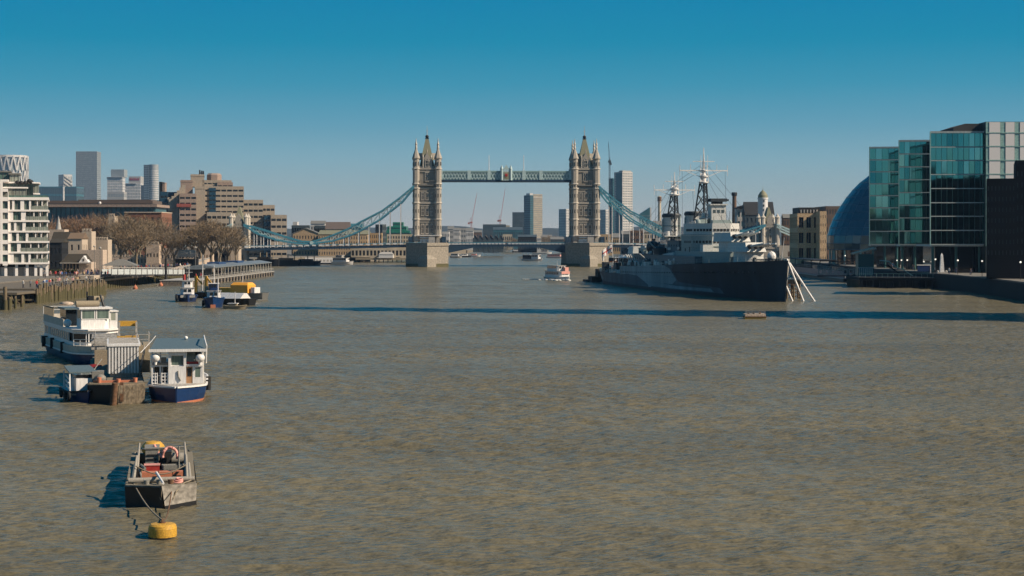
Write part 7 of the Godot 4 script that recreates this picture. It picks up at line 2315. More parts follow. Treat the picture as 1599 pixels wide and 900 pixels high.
	for q in 3:
		b = MB.new()
		for k in 95:
			var t := r.randf_range(0.07, 0.66)
			var y := ship_deck(t)
			var x := -ship_half(t, 1) + r.randf_range(0.6, 2.4)
			if r.randf() < 0.5:
				y = [6.9, 8.7, 9.75, 10.95, 13.4][r.randi() % 5] if t > 0.3 else 6.9
				x = r.randf_range(-6.0, 2.0)
			var w := r.randf_range(0.25, 0.8)
			if k % 3 == 0: b.tube(Vector3(x, y, sz(t)), Vector3(x, y + w * 2.2, sz(t)), w * 0.5, w * 0.4, 7)
			elif k % 3 == 1: b.cbox(Vector3(x, y + w * 0.7, sz(t)), Vector3(w * 1.4, w * 1.4, w * 2.4), r.randf())
			else: b.tube(Vector3(x, y + w * 0.5, sz(t) - w), Vector3(x - 0.3, y + w * 0.9, sz(t) + w), w * 0.45, w * 0.45, 7)
		stuff(obj("deck_fittings", b, [M.ship_white, M.ship_dark, M.ship_light][q], s))
	b = MB.new()
	for k in 46:
		var t := 0.32 + k * 0.0135
		b.cbox(Vector3(-ship_half(t, 0.8) - 0.02, ship_deck(t) * 0.72, sz(t)), Vector3(0.2, 0.34, 0.34))
	stuff(obj("portholes", b, M.ship_dark, s))
	b = MB.new()
	b.tube(Vector3(0, 3.7, sz(0.01)), Vector3(0, 12.5, sz(0.0)), 0.09, 0.06, 6)
	var staff := obj("ensign_staff", b, M.ship_white, s)
	b = MB.new()
	for k in 8:
		for j in 3:
			var w := func(a: int, c: int) -> Vector3: return Vector3(-0.1 - a * 0.42, 12.2 - c * 0.8 - a * 0.26, sz(0.0) + 0.25 * sin(a * 1.1 + c * 0.4))
			b.quad(w.call(k, j), w.call(k + 1, j), w.call(k + 1, j + 1), w.call(k, j + 1))
	obj("ensign", b, M.white_paint, staff)
	b = MB.new()
	for k in 8:
		var w := func(a: int, c: float) -> Vector3: return Vector3(-0.1 - a * 0.42, 12.2 - c * 0.8 - a * 0.26, sz(0.0) + 0.25 * sin(a * 1.1 + c * 0.4) + 0.03)
		b.quad(w.call(k, 1.25), w.call(k + 1, 1.25), w.call(k + 1, 1.75), w.call(k, 1.75))
	for j in 3:
		var w := func(a: float, c: float) -> Vector3: return Vector3(-0.1 - a * 0.42, 12.2 - c * 0.8 - a * 0.26, sz(0.0) + 0.25 * sin(a * 1.1 + c * 0.4) + 0.03)
		b.quad(w.call(3.6, j), w.call(4.4, j), w.call(4.4, j + 1), w.call(3.6, j + 1))
	obj("red_cross", b, M.red_paint, staff)
	b = MB.new()
	b.tube(Vector3(0, 9.2, sz(0.985)), Vector3(0, 14.2, sz(0.995)), 0.1, 0.06, 6)
	obj("jack_staff", b, M.ship_white, s)
	for sd in [-1.0, 1.0]:
		b = MB.new()
		b.lathe(Vector3.ZERO, [Vector2(0.5, 0), Vector2(0.35, 0.5), Vector2(0.55, 0.9), Vector2(0, 1.0)], 8)
		inst("capstan", b.mesh(), M.ship_dark, s, Transform3D(Basis(), Vector3(sd * 1.8, ship_deck(0.91), sz(0.905))))
	b = MB.new()
	for k in 2: b.bar(Vector3(-1.0 + k * 2, 9.0, sz(0.88)), Vector3(-0.5 + k, 9.3, sz(0.96)), 0.3, 0.3)
	obj("anchor_chain", b, M.ship_dark, s)
	b = MB.new()
	b.cbox(Vector3(1.8, 10.4, sz(0.80) + 6.0), Vector3(3.0, 2.6, 3.0))
	b.blob(Vector3(3.4, 9.8, sz(0.885)), Vector3(1.1, 1.3, 1.1), 10, 6)
	obj("breakwater_gear", b, M.ship_white, s)
# ---------------------------------------------------------------- boats
func hull_rings(l: float, b: float, h: float, bow: float, o := {}) -> Array:
	var sheer: float = o.get("sheer", 0.25)
	var stem: float = o.get("stem", 0.05)      # half breadth at the stem
	var tuck: float = o.get("tuck", 0.80)      # waterline breadth over deck breadth
	var rake: float = o.get("rake", 0.25)
	var stern: float = o.get("stern", 0.85)
	var rings := []
	for k in 15:
		var t := k / 14.0
		var w := b / 2
		if t > 1.0 - bow: w = lerpf(b / 2, stem, pow((t - 1.0 + bow) / bow, o.get("power", 1.8)))
		if t < 0.12: w *= lerpf(stern, 1.0, t / 0.12)
		var y := h * (1.0 + sheer * pow(maxf(t - 0.45, 0.0) / 0.55, 2) + sheer * 0.25 * pow(maxf(0.3 - t, 0) / 0.3, 2))
		var z := -l / 2 + l * t
		var ring := []
		for q in [[-0.7, 0.55], [0.0, 1.0], [0.5, 1.1], [1.0, 1.0 / tuck]]:
			var yy: float = q[0] * (0.8 if q[0] < 0 else y)
			var hw: float = w * tuck * q[1]
			var zz := z + rake * (yy / h) * clampf((t - 0.6) / 0.4, 0, 1)
			ring.append(Vector3(-hw, yy, zz))
		for i in range(3, -1, -1):
			var v: Vector3 = ring[i]
			ring.append(Vector3(-v.x, v.y, v.z))
		rings.append(ring)
	return rings
func hull(t: Node3D, l: float, b: float, h: float, bow: float, m: Material, o := {}) -> MeshInstance3D:
	var rings := hull_rings(l, b, h, bow, o)
	var s := MB.new()
	s.loft(rings, true, true, o.get("smooth", true))
	var hl := obj("hull", s, m, t)
	s = MB.new()
	for i in rings.size() - 1:
		for k in [3, 4]:
			s.bar(rings[i][k], rings[i + 1][k], 0.16, 0.14)
	obj("gunwale", s, o.get("strake", m), t)
	if o.has("boot"):
		s = MB.new()
		for i in rings.size() - 1:
			for k in [1, 6]:
				var out := Vector3(-0.03 if k == 1 else 0.03, 0, 0.01)
				var a: Vector3 = rings[i][k] + out
				var e: Vector3 = rings[i + 1][k] + out
				var up := Vector3(0, o.get("boot_h", 0.22), 0)
				var lean := (rings[i][k + 1 if k == 1 else k - 1] - rings[i][k]) as Vector3
				var lean2 := (rings[i + 1][k + 1 if k == 1 else k - 1] - rings[i + 1][k]) as Vector3
				s.quad(a, e, e + lean2 * (up.y / lean2.y), a + lean * (up.y / lean.y))
		obj("boot_stripe", s, o.boot, hl)
	return hl
func pane(t: Node3D, a: Vector3, b: Vector3, h: float, m: Material = null, called := "window", out := 0.03) -> void:
	var s := MB.new()
	s.bar(a + Vector3(0, h / 2, 0), b + Vector3(0, h / 2, 0), out * 2, h)
	var p := obj(called, s, m if m else M.dark_glass, t)
	s = MB.new()
	for y in [0.0, h]: s.bar(a + Vector3(0, y, 0), b + Vector3(0, y, 0), out * 2 + 0.05, 0.07)
	for e in [a, b]: s.bar(e, e + Vector3(0, h, 0), out * 2 + 0.05, 0.07)
	obj("frame", s, M.boat_white, p)
func rail(t: Node3D, pts: Array, h: float, m: Material, gap := 0.9, called := "railing") -> void:
	var s := MB.new()
	for i in pts.size() - 1:
		var a: Vector3 = pts[i]
		var b: Vector3 = pts[i + 1]
		for y in [h, h * 0.55]: s.bar(a + Vector3(0, y, 0), b + Vector3(0, y, 0), 0.05, 0.05)
		var n := maxi(1, int((b - a).length() / gap))
		for k in n + 1:
			var p := a.lerp(b, k / float(n))
			s.bar(p, p + Vector3(0, h, 0), 0.05, 0.05)
	stuff(obj(called, s, m, t))
func build_near_boats() -> void:
	mat("boat_white", 0.86, 0.83, 0.80, 0.45, 0.0, "soft", Vector3(1.4, 0.12, 1.4))
	mat("barge_side", 0.44, 0.40, 0.345, 0.85, 0.0, "blotch", Vector3.ONE * 0.5)
	mat("barge_deck", 0.27, 0.23, 0.165, 0.9, 0.0, "rough", Vector3.ONE * 0.8)
	mat("hatch_orange", 0.72, 0.25, 0.13, 0.7, 0.0, "rough", Vector3.ONE * 1.2)
	mat("spar", 0.43, 0.39, 0.33, 0.8, 0.0, "rough", Vector3.ONE * 0.8)
	mat("machine_grey", 0.30, 0.285, 0.25, 0.7, 0.0, "rough", Vector3.ONE * 0.8)
	mat("roof_teal", 0.15, 0.20, 0.215, 0.5, 0.0, "rough", Vector3.ONE * 0.4)
	mat("hull_navy", 0.007, 0.036, 0.125, 0.35, 0.0, "soft", Vector3.ONE * 0.4)
	mat("door_wood", 0.50, 0.27, 0.13, 0.6, 0.0, "rough", Vector3.ONE * 1.0)
	mat("rusty_plate", 0.40, 0.29, 0.19, 0.9, 0.0, "blotch", Vector3(0.5, 0.25, 0.5))
	mat("bow_timber", 0.50, 0.40, 0.28, 0.9, 0.0, "blotch", Vector3(1.0, 0.4, 1.0))
	mat("canvas", 0.40, 0.33, 0.23, 0.95, 0.0, "rough", Vector3.ONE * 0.6)
	mat("beige_side", 0.56, 0.50, 0.42, 0.6, 0.0, "soft", Vector3.ONE * 0.3)
	mat("container_white", 0.66, 0.63, 0.58, 0.55, 0.0, "rough", Vector3(0.5, 0.12, 0.5))
	mat("pink", 0.66, 0.30, 0.25, 0.6, 0.0, "", Vector3.ONE)
	yellow_buoy()
	open_barge()
	cruiser()
	navy_launch()
	work_pontoon()
	var t := thing("orange_float", "low tan and orange work float with a rail lying in the dark shadow band", "float", Vector3(X(1178.5, 308), 0, -308.0), 0.0)
	var b := MB.new()
	b.box(Vector3(-1.85, -0.3, -1.3), Vector3(1.85, 0.28, 1.3))
	obj("tank", b, M.yellow_paint, t)
	b = MB.new()
	b.box(Vector3(-1.95, 0.28, -1.4), Vector3(1.95, 0.42, 1.4))
	obj("rubbing_strip", b, M.rust, t)
	b = MB.new()
	b.box(Vector3(-1.8, 0.42, -1.25), Vector3(1.8, 0.82, 1.3))
	obj("deck_box", b, M.castle_pink, t)
	rail(t, [Vector3(-1.7, 0.82, 1.1), Vector3(1.7, 0.82, 1.1)], 0.5, M.dull_white)
	for x in [-1.1, -0.2, 0.9]:
		b = MB.new()
		b.tube(Vector3(x, 0.82, 0.2), Vector3(x, 1.15, 0.2), 0.2, 0.24, 8)
		obj("bollard", b, M.black if x < 0 else M.rust, t)
func yellow_buoy() -> void:
	var at := Vector3(X(253.5, 82.3), 0, -82.3)
	var t := thing("mooring_buoy", "round yellow mooring buoy floating in front of the open barge", "buoy", at, 0.2)
	var b := MB.new()
	b.lathe(Vector3.ZERO, [Vector2(0.0, -0.35), Vector2(0.55, -0.3), Vector2(0.65, -0.12), Vector2(0.66, 0.05)], 24)
	obj("wet_base", b, M.hull_black, t)
	b = MB.new()
	b.lathe(Vector3.ZERO, [Vector2(0.66, 0.05), Vector2(0.665, 0.14), Vector2(0.66, 0.42), Vector2(0.63, 0.56), Vector2(0.55, 0.63), Vector2(0.3, 0.66), Vector2(0.0, 0.665)], 28)
	obj("body", b, M.yellow_paint, t)
	b = MB.new()
	b.lathe(Vector3(0, 0.66, 0), [Vector2(0.16, 0), Vector2(0.16, 0.05), Vector2(0.0, 0.05)], 12)
	b.ring(Vector3(0.0, 0.76, 0), Vector3(1, 0, 0.3).normalized(), 0.10, 0.025, 12, 6)
	obj("mooring_eye", b, M.rust, t)
func open_barge() -> void:
	var at := Vector3(X(251, 90.8), 0, -90.8)
	var yaw := deg_to_rad(11.0)
	var t := thing("open_barge", "weathered open steel barge with cluttered hold moored to the yellow buoy", "barge", at, yaw)
	var L := 17.5
	var hw := 1.85
	var rings := []
	for q in [[0.1, 0.02, 1.22, 0.9], [-1.6, 1.0, 1.08, 0.95], [-5.0, 1.0, 1.0, 0.96], [-11.0, 0.99, 0.95, 0.95], [-16.0, 0.94, 0.98, 0.93], [-L, 0.82, 1.02, 0.88]]:
		var w: float = hw * q[1]
		var h: float = q[2]
		var lean := 0.28 if q[0] > 0 else 0.0
		rings.append([Vector3(-w * q[3] + lean, -0.5, q[0] - 0.15), Vector3(-w * 0.98 + lean * 0.6, 0.15, q[0]), Vector3(-w, h, q[0] + 0.05), Vector3(w, h, q[0] + 0.05), Vector3(w * 0.98 + lean * 0.6, 0.15, q[0]), Vector3(w * q[3] + lean, -0.5, q[0] - 0.15)])
	var b := MB.new()
	for i in rings.size() - 1:
		for k in [0, 1, 3, 4]:
			var a0: Vector3 = rings[i][k]
			b.quad(rings[i][k], rings[i + 1][k], rings[i + 1][k + 1], rings[i][k + 1])
	var e: Array = rings[-1]
	b.quad(e[0], e[1], e[4], e[5]); b.quad(e[1], e[2], e[3], e[4])
	var hl := obj("hull", b, M.barge_side, t)
	b = MB.new()
	for i in rings.size() - 1:
		for k in [1, 4]:
			var a0: Vector3 = rings[i][k] * Vector3(1.012, 0, 1) + Vector3(0, 0.17, 0.02)
			var a1: Vector3 = rings[i + 1][k] * Vector3(1.012, 0, 1) + Vector3(0, 0.17, 0.02)
			b.quad(a0 + Vector3(0, -0.5, 0), a1 + Vector3(0, -0.5, 0), a1, a0)
	obj("wet_band", b, M.hull_black, hl)
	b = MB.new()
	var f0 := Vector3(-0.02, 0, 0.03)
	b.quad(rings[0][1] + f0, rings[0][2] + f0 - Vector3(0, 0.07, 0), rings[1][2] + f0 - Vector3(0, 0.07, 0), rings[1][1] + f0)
	obj("tarred_plate", b, M.hull_black, hl)  # black for tar, and for the shade painted on the left bow
	b = MB.new()
	b.quad(Vector3(-0.03, 1.22, 0.1), Vector3(0.03, 1.22, 0.1), Vector3(hw * 0.99, 1.075, -1.6), Vector3(-hw * 0.99, 1.075, -1.6))
	b.quad(Vector3(-hw * 0.99, 1.075, -1.6), Vector3(hw * 0.99, 1.075, -1.6), Vector3(hw * 0.99, 1.05, -2.7), Vector3(-hw * 0.99, 1.05, -2.7))
	b.box(Vector3(1.28, 0.7, -16.4), Vector3(hw * 0.97, 0.985, -2.7))
	b.box(Vector3(-1.5, 0.6, -L + 0.2), Vector3(1.5, 1.0, -15.6))
	obj("deck", b, M.barge_deck, t)
	for k in 7:
		b = MB.new()
		b.box(Vector3(-hw * 0.985, 0.8, -2.75 - (k + 0.96) * 1.9), Vector3(-1.38, 1.02 + 0.015 * (k % 3), -2.75 - k * 1.9))
		obj("deck_plank", b, M.barge_deck, t)
	b = MB.new()
	b.box(Vector3(-1.4, -0.1, -15.6), Vector3(1.28, 0.02, -2.7))
	b.box(Vector3(-1.42, 0.0, -15.6), Vector3(-1.36, 1.0, -2.7))
	b.box(Vector3(1.24, 0.0, -15.6), Vector3(1.3, 0.98, -2.7))
	b.box(Vector3(-1.36, 0.02, -2.76), Vector3(1.24, 1.0, -2.7))
	obj("hold_lining", b, M.hull_black, t)
	b = MB.new()
	for k in 6: b.box(Vector3(-1.36, 0.02, -4.0 - k * 2.0), Vector3(1.24, 0.16, -3.8 - k * 2.0))
	obj("hold_ribs", b, M.rust, t)
	b = MB.new()
	b.tube(Vector3(-1.7, 1.2, -2.3), Vector3(1.75, 1.22, -2.3), 0.15, 0.14, 8)
	obj("cross_beam", b, M.spar, t)
	for s in [-1.0, 1.0]:
		b = MB.new()
		b.tube(Vector3(s * 1.42 - 0.05, 0.95, -2.9), Vector3(s * 1.32, 2.15, -5.2), 0.09, 0.06, 8)
		b.tube(Vector3(s * 1.52, 1.0, -2.6), Vector3(s * 1.5, 1.15, -9.5), 0.10, 0.08, 8)
		b.tube(Vector3(s * 1.36, 1.02, -9.0), Vector3(s * 1.3, 2.0, -12.5), 0.09, 0.05, 8)
		obj("spar", b, M.spar, t)
	b = MB.new()
	var pts := []
	for k in 13:
		var f := k / 12.0
		pts.append(Vector3(lerpf(-1.35, 1.3, f), 1.75 - 0.42 * sin(PI * f), -4.0 + 0.4 * sin(PI * f)))
	b.path(pts, 0.035, 6)
	obj("slung_rope", b, M.rope, t)
	b = MB.new()
	b.tube(Vector3(-0.25, 1.55, -2.6), Vector3(0.12, 1.28, -0.35), 0.075, 0.06, 8)
	obj("white_pole", b, M.boat_white, t)
	for k in 3:
		b = MB.new()
		var x0: float = [-1.05, -0.15, 0.62][k]
		var x1: float = [-0.2, 0.58, 1.15][k]
		b.box(Vector3(x0, 0.5, -4.9 + 0.1 * k), Vector3(x1, 1.32, -4.6))
		b.box(Vector3(x0, 1.2, -5.5), Vector3(x1, 1.28, -4.9))
		obj("hatch_plate", b, M.hatch_orange, t)
	b = MB.new()
	for p in [Vector2(-0.35, 0.98), Vector2(0.45, 0.92), Vector2(0.9, 1.0)]: b.box(Vector3(p.x - 0.12, p.y - 0.1, -4.6), Vector3(p.x + 0.14, p.y + 0.12, -4.55))
	stuff(obj("plate_opening", b, M.black, t))
	for x in [-0.75, -0.1, 0.5]:
		b = MB.new()
		b.tube(Vector3(x, 1.06, -1.5), Vector3(x, 1.32, -1.5), 0.13, 0.16, 8)
		obj("bollard", b, M.machine_grey if x < 0.2 else M.rust, t)
	b = MB.new()
	b.box(Vector3(-0.95, 0.02, -13.4), Vector3(-0.2, 1.75, -11.6))
	b.box(Vector3(-1.0, 1.75, -13.45), Vector3(-0.15, 1.82, -11.55))
	var eng := obj("engine_casing", b, M.machine_grey, t)
	b = MB.new()
	for k in 4: b.box(Vector3(-0.85, 0.6 + k * 0.25, -11.6), Vector3(-0.3, 0.7 + k * 0.25, -11.55))
	stuff(obj("louvres", b, M.hull_black, eng))
	b = MB.new()
	b.box(Vector3(-0.15, 0.9, -12.9), Vector3(0.55, 1.55, -11.8))
	obj("winch_box", b, M.black, t)
	b = MB.new()
	b.tube(Vector3(0.35, 1.05, -12.6), Vector3(1.25, 1.05, -12.6), 0.34, 0.34, 14)
	obj("winch_drum", b, M.spar, t)
	b = MB.new()
	b.tube(Vector3(0.95, 0.9, -9.0), Vector3(0.95, 2.2, -9.0), 0.06, 0.05, 6)
	b.tube(Vector3(-1.0, 1.5, -14.0), Vector3(1.3, 1.55, -14.0), 0.06, 0.06, 6)
	b.tube(Vector3(-1.2, 1.0, -10.4), Vector3(-0.9, 1.3, -6.4), 0.08, 0.08, 6)
	b.tube(Vector3(-1.0, 0.4, -6.4), Vector3(-1.25, 1.1, -8.0), 0.07, 0.07, 6)
	obj("pipe", b, M.machine_grey, t)
	var xf := t.transform
	var loose := func(called: String, label: String, cat: String, p: Vector3, turn := 0.0) -> Node3D: return thing(called, label, cat, xf * p, yaw + turn)
	var q: Node3D = loose.call("yellow_drum_buoy", "round yellow buoy lying on the stern of the open barge", "buoy", Vector3(-0.55, 1.0, -15.2))
	b = MB.new()
	b.lathe(Vector3.ZERO, [Vector2(0.0, 0.85), Vector2(0.45, 0.78), Vector2(0.66, 0.55), Vector2(0.70, 0.4), Vector2(0.66, 0.2), Vector2(0.45, 0.0), Vector2(0.0, 0.0)], 24)
	obj("body", b, M.yellow_paint, q)
	b = MB.new()
	b.ring(Vector3(0, 0.4, 0), Vector3.UP, 0.70, 0.05, 24, 6)
	obj("band", b, M.dull_white, q)
	q = loose.call("red_crate", "low red crate below the grey engine casing in the open barge", "crate", Vector3(-0.55, 0.0, -9.6))
	b = MB.new()
	b.box(Vector3(-0.42, 0.78, -0.25), Vector3(0.42, 1.08, 0.25))
	obj("box", b, M.red_paint, q)
	b = MB.new()
	b.box(Vector3(-0.45, 1.08, -0.28), Vector3(0.45, 1.14, 0.28))
	obj("lid", b, M.pink, q)
	b = MB.new()
	b.box(Vector3(-0.5, 0.0, -0.3), Vector3(0.5, 0.78, 0.3))
	obj("stand", b, M.hull_black, q)
	for k in 2:
		q = loose.call("grey_crate", ["open grey crate right of the red crate in the barge", "smaller grey crate nearest the right side of the barge hold"][k], "crate", Vector3(0.45 + k * 0.75, 0.72, -9.8))
		b = MB.new()
		var w := 0.42 - k * 0.08
		b.box(Vector3(-w, 0, -0.3), Vector3(w, 0.08, 0.3))
		for s in [-1.0, 1.0]:
			b.box(Vector3(s * w - 0.04, 0.08, -0.3), Vector3(s * w + 0.04, 0.34, 0.3))
			b.box(Vector3(-w + 0.04, 0.08, s * 0.28 - 0.03), Vector3(w - 0.04, 0.34, s * 0.28 + 0.03))
		obj("box", b, M.machine_grey, q)
		b = MB.new()
		b.box(Vector3(-w + 0.03, 0.2, -0.25), Vector3(w - 0.03, 0.3, 0.25))
		obj("contents", b, M.spar, q)
	q = loose.call("pink_hose", "faded pink hose looped over the black winch box in the barge", "hose", Vector3(0.45, 1.0, -11.4))
	b = MB.new()
	pts = []
	for k in 15:
		var a := -0.3 + PI * 1.15 * k / 14.0
		pts.append(Vector3(cos(a) * 0.42, 0.35 + sin(a) * 0.5, 0.05 * sin(k * 1.3)))
	b.path(pts, 0.085, 8)
	b.path([pts[-1], Vector3(-0.7, 0.55, -0.3), Vector3(-0.9, 0.9, -0.9)], 0.085, 8)
	obj("hose", b, M.pink, q)
	q = loose.call("pink_rope_coil", "small heap of pinkish rope by the cross beam on the barge bow", "rope", Vector3(0.85, 1.08, -1.95))
	b = MB.new()
	for k in 3: b.ring(Vector3(0.05 * k, 0.06 + 0.07 * k, 0), Vector3(0.1 * k, 1, 0.12).normalized(), 0.26 - 0.05 * k, 0.04, 14, 6)
	obj("coil", b, M.pink, q)
	var buoy := t.transform.affine_inverse() * Vector3(X(253.5, 82.3), 0.78, -82.3)
	var lines := [[Vector3(-1.45, 1.1, -2.2), "thick mooring rope from the left of the barge bow down to the yellow buoy", 0.04, 0.25], [Vector3(0.55, 0.9, -0.7), "dark mooring chain from the barge stem to the yellow buoy", 0.03, 0.5]]
	for l in lines:
		q = thing("mooring_rope", l[1], "rope", xf * (l[0] as Vector3), yaw)
		b = MB.new()
		pts = []
		for k in 13:
			var f := k / 12.0
			pts.append((buoy - l[0]) * f + Vector3(0, -l[3] * sin(PI * f), 0))
		b.path(pts, l[2], 6)
		obj("line", b, M.rope if l[2] > 0.035 else M.rust, q)
	b = MB.new()
	b.path([Vector3(1.55, 1.15, -2.2), Vector3(1.2, 1.16, -1.3), Vector3(0.75, 0.8, -0.45), Vector3(0.5, 0.15, -0.4), Vector3(0.62, 0.5, -0.35), Vector3(0.95, 1.1, -0.95), Vector3(1.45, 1.15, -1.9)], 0.04, 6)
	b.path([Vector3(-1.7, 1.12, -2.3), Vector3(-1.3, 1.15, -1.9), Vector3(-0.9, 1.15, -1.6)], 0.04, 6)
	b.path([Vector3(-0.2, 0.95, -0.1), Vector3(0.0, 0.5, 0.1), Vector3(0.05, 1.15, 0.1)], 0.03, 6)
	obj("bow_rope", b, M.rope, t)
func cruiser() -> void:
	var yaw := deg_to_rad(23.0)
	var L := 27.0
	var B := 5.6
	var bow := Vector3(X(159, 193), 0, -193.0)
	var t := thing("river_cruiser", "white two deck river cruiser with navy hull and upper wheelhouse, moored at the far left", "boat", bow - Vector3(sin(yaw), 0, cos(yaw)) * L / 2, yaw)
	hull(t, L, B, 1.15, 0.2, M.hull_navy, {"sheer": 0.15, "stem": 0.5, "tuck": 0.86, "rake": 0.4, "power": 2.4, "strake": M.boat_white})
	var z1 := L / 2
	var b := MB.new()
	var up := []
	for k in 11:
		var f := k / 10.0
		var z := lerpf(-L / 2 + 0.2, z1 + 0.2, f)
		var w := B / 2 if f < 0.8 else lerpf(B / 2, 0.55, pow((f - 0.8) / 0.2, 2.2))
		up.append([Vector3(-w, 1.15, z), Vector3(-w * 1.02, 2.05 + 0.25 * maxf(f - 0.6, 0), z), Vector3(w * 1.02, 2.05 + 0.25 * maxf(f - 0.6, 0), z), Vector3(w, 1.15, z)])
	b.loft(up, true, true)
	obj("topsides", b, M.beige_side, t)
	var fz := z1 - 2.6
	b = MB.new()
	var hw := B / 2 - 0.25
	var deckp := PackedVector2Array([Vector2(-hw, -L / 2 + 1.0), Vector2(hw, -L / 2 + 1.0), Vector2(hw, fz - 1.6), Vector2(1.1, fz), Vector2(-1.1, fz), Vector2(-hw, fz - 1.6)])
	b.prism(deckp, 2.05, 2.45)
	obj("saloon_sill", b, M.boat_white, t)
	b = MB.new()
	b.prism(deckp, 3.45, 3.75)
	var sh := PackedVector2Array()
	for p in deckp: sh.append(p * 1.03)
	b.prism(sh, 3.75, 3.9)
	obj("upper_deck", b, M.boat_white, t)
	b = MB.new()
	b.prism(PackedVector2Array([Vector2(-hw + 0.3, -L / 2 + 1.2), Vector2(hw - 0.3, -L / 2 + 1.2), Vector2(hw - 0.3, fz - 1.9), Vector2(1.0, fz - 0.4), Vector2(-1.0, fz - 0.4), Vector2(-hw + 0.3, fz - 1.9)]), 2.45, 3.45)
	obj("saloon_interior", b, M.hull_black, t)
	for k in 12:
		for s in [-1.0, 1.0]:
			var z := -L / 2 + 1.6 + k * 1.55
			if z + 1.4 > fz - 1.7: continue
			pane(t, Vector3(s * (hw - 0.05), 2.45, z), Vector3(s * (hw - 0.05), 2.45, z + 1.38), 1.0, M.dark_glass if k != 2 else M.beige_side)
	pane(t, Vector3(-hw + 0.12, 2.45, fz - 1.55), Vector3(-1.25, 2.45, fz - 0.15), 1.0)
	pane(t, Vector3(-1.0, 2.45, fz), Vector3(1.0, 2.45, fz), 1.0)
	pane(t, Vector3(1.25, 2.45, fz - 0.15), Vector3(hw - 0.12, 2.45, fz - 1.55), 1.0)
	b = MB.new()
	for s in [-1.0, 1.0]: b.box(Vector3(s * hw - 0.06, 3.9, -L / 2 + 1.0), Vector3(s * hw + 0.06, 4.75, 3.2))
	b.box(Vector3(-hw + 0.06, 3.9, -L / 2 + 0.94), Vector3(hw - 0.06, 4.75, -L / 2 + 1.06))
	obj("bulwark", b, M.beige_side, t)
	for k in 11:
		for s in [-1.0, 1.0]:
			b = MB.new()
			b.box(Vector3(s * hw - 0.05, 4.75, -L / 2 + 1.2 + k * 0.72), Vector3(s * hw + 0.05, 5.75, -L / 2 + 1.6 + k * 0.72))
			obj("slat", b, M.canvas, t)
	b = MB.new()
	for s in [-1.0, 1.0]: b.bar(Vector3(s * hw, 5.8, -L / 2 + 1.0), Vector3(s * hw, 5.8, -L / 2 + 9.6), 0.1, 0.1)
	obj("slat_rail", b, M.canvas, t)
	b = MB.new()
	b.box(Vector3(-hw + 0.4, 4.0, -2.4), Vector3(hw - 0.4, 5.8, 2.0))
	obj("deck_saloon", b, M.dark_glass, t)
	b = MB.new()
	b.box(Vector3(-hw + 0.2, 5.8, -2.8), Vector3(hw - 0.2, 6.0, 2.4))
	obj("deck_saloon_roof", b, M.roof_teal, t)
	var wz := fz - 1.5
	b = MB.new()
	b.prism(PackedVector2Array([Vector2(-1.6, wz - 3.0), Vector2(1.6, wz - 3.0), Vector2(1.6, wz - 0.5), Vector2(1.0, wz), Vector2(-1.6, wz)]), 3.9, 5.0)
	b.box(Vector3(-1.55, 6.0, wz - 2.95), Vector3(1.55, 6.1, wz - 0.05))
	var wh := obj("wheelhouse", b, M.boat_white, t)
	b = MB.new()
	b.box(Vector3(-1.4, 5.0, wz - 2.8), Vector3(1.4, 6.0, wz - 0.2))
	obj("interior", b, M.hull_black, wh)
	for x in [[-1.55, -0.1], [0.1, 1.5]]: pane(wh, Vector3(x[0], 5.0, wz), Vector3(x[1], 5.0, wz), 1.0, M.flat_glass)
	pane(wh, Vector3(-1.58, 5.0, wz - 2.8), Vector3(-1.58, 5.0, wz - 0.1), 1.0, M.flat_glass)
	pane(wh, Vector3(1.58, 5.0, wz - 2.8), Vector3(1.58, 5.0, wz - 0.6), 1.0, M.flat_glass)
	b = MB.new()
	b.box(Vector3(-1.85, 6.1, wz - 3.2), Vector3(1.85, 6.3, wz + 0.25))
	obj("roof", b, M.boat_white, wh)
	b = MB.new()
	b.box(Vector3(1.6, 3.9, wz - 2.5), Vector3(2.5, 4.7, wz - 0.4))
	b.box(Vector3(1.6, 5.75, wz - 2.5), Vector3(2.6, 5.9, wz - 0.3))
	for z in [wz - 2.4, wz - 0.5]: b.box(Vector3(2.4, 4.7, z), Vector3(2.5, 5.75, z + 0.1))
	obj("bridge_wing", b, M.boat_white, wh)
	pane(wh, Vector3(1.7, 4.75, wz - 0.45), Vector3(2.35, 4.75, wz - 0.45), 0.95, M.flat_curtain)
	for k in 2:
		b = MB.new()
		b.tube(Vector3(-1.9 + k * 1.9, 6.65 + k * 0.5, wz - 1.8 - k * 0.9), Vector3(0.7 + k * 0.6, 6.65 + k * 0.5, wz - 1.9 - k * 0.9), 0.36, 0.36, 10)
		obj("furled_awning", b, M.canvas, t)
	b = MB.new()
	b.tube(Vector3(1.2, 6.3, wz - 1.6), Vector3(0.9, 7.6, wz - 2.2), 0.16, 0.12, 8)
	b.box(Vector3(-0.6, 6.3, wz - 2.6), Vector3(-0.45, 8.0, wz - 2.45))
	b.box(Vector3(-0.4, 7.0, wz - 2.8), Vector3(0.2, 7.5, wz - 2.3))
	obj("mast", b, M.hull_black, t)
	b = MB.new()
	b.blob(Vector3(-0.4, 6.1, -L / 2 + 4.6), Vector3(0.9, 0.25, 1.2), 10, 6)
	obj("raft", b, M.castle_pink, t)
	b = MB.new()
	b.blob(Vector3(-hw + 0.25, 4.35, 4.2), Vector3(0.46, 0.46, 0.46), 12, 8)
	obj("raft_canister", b, M.boat_white, t)
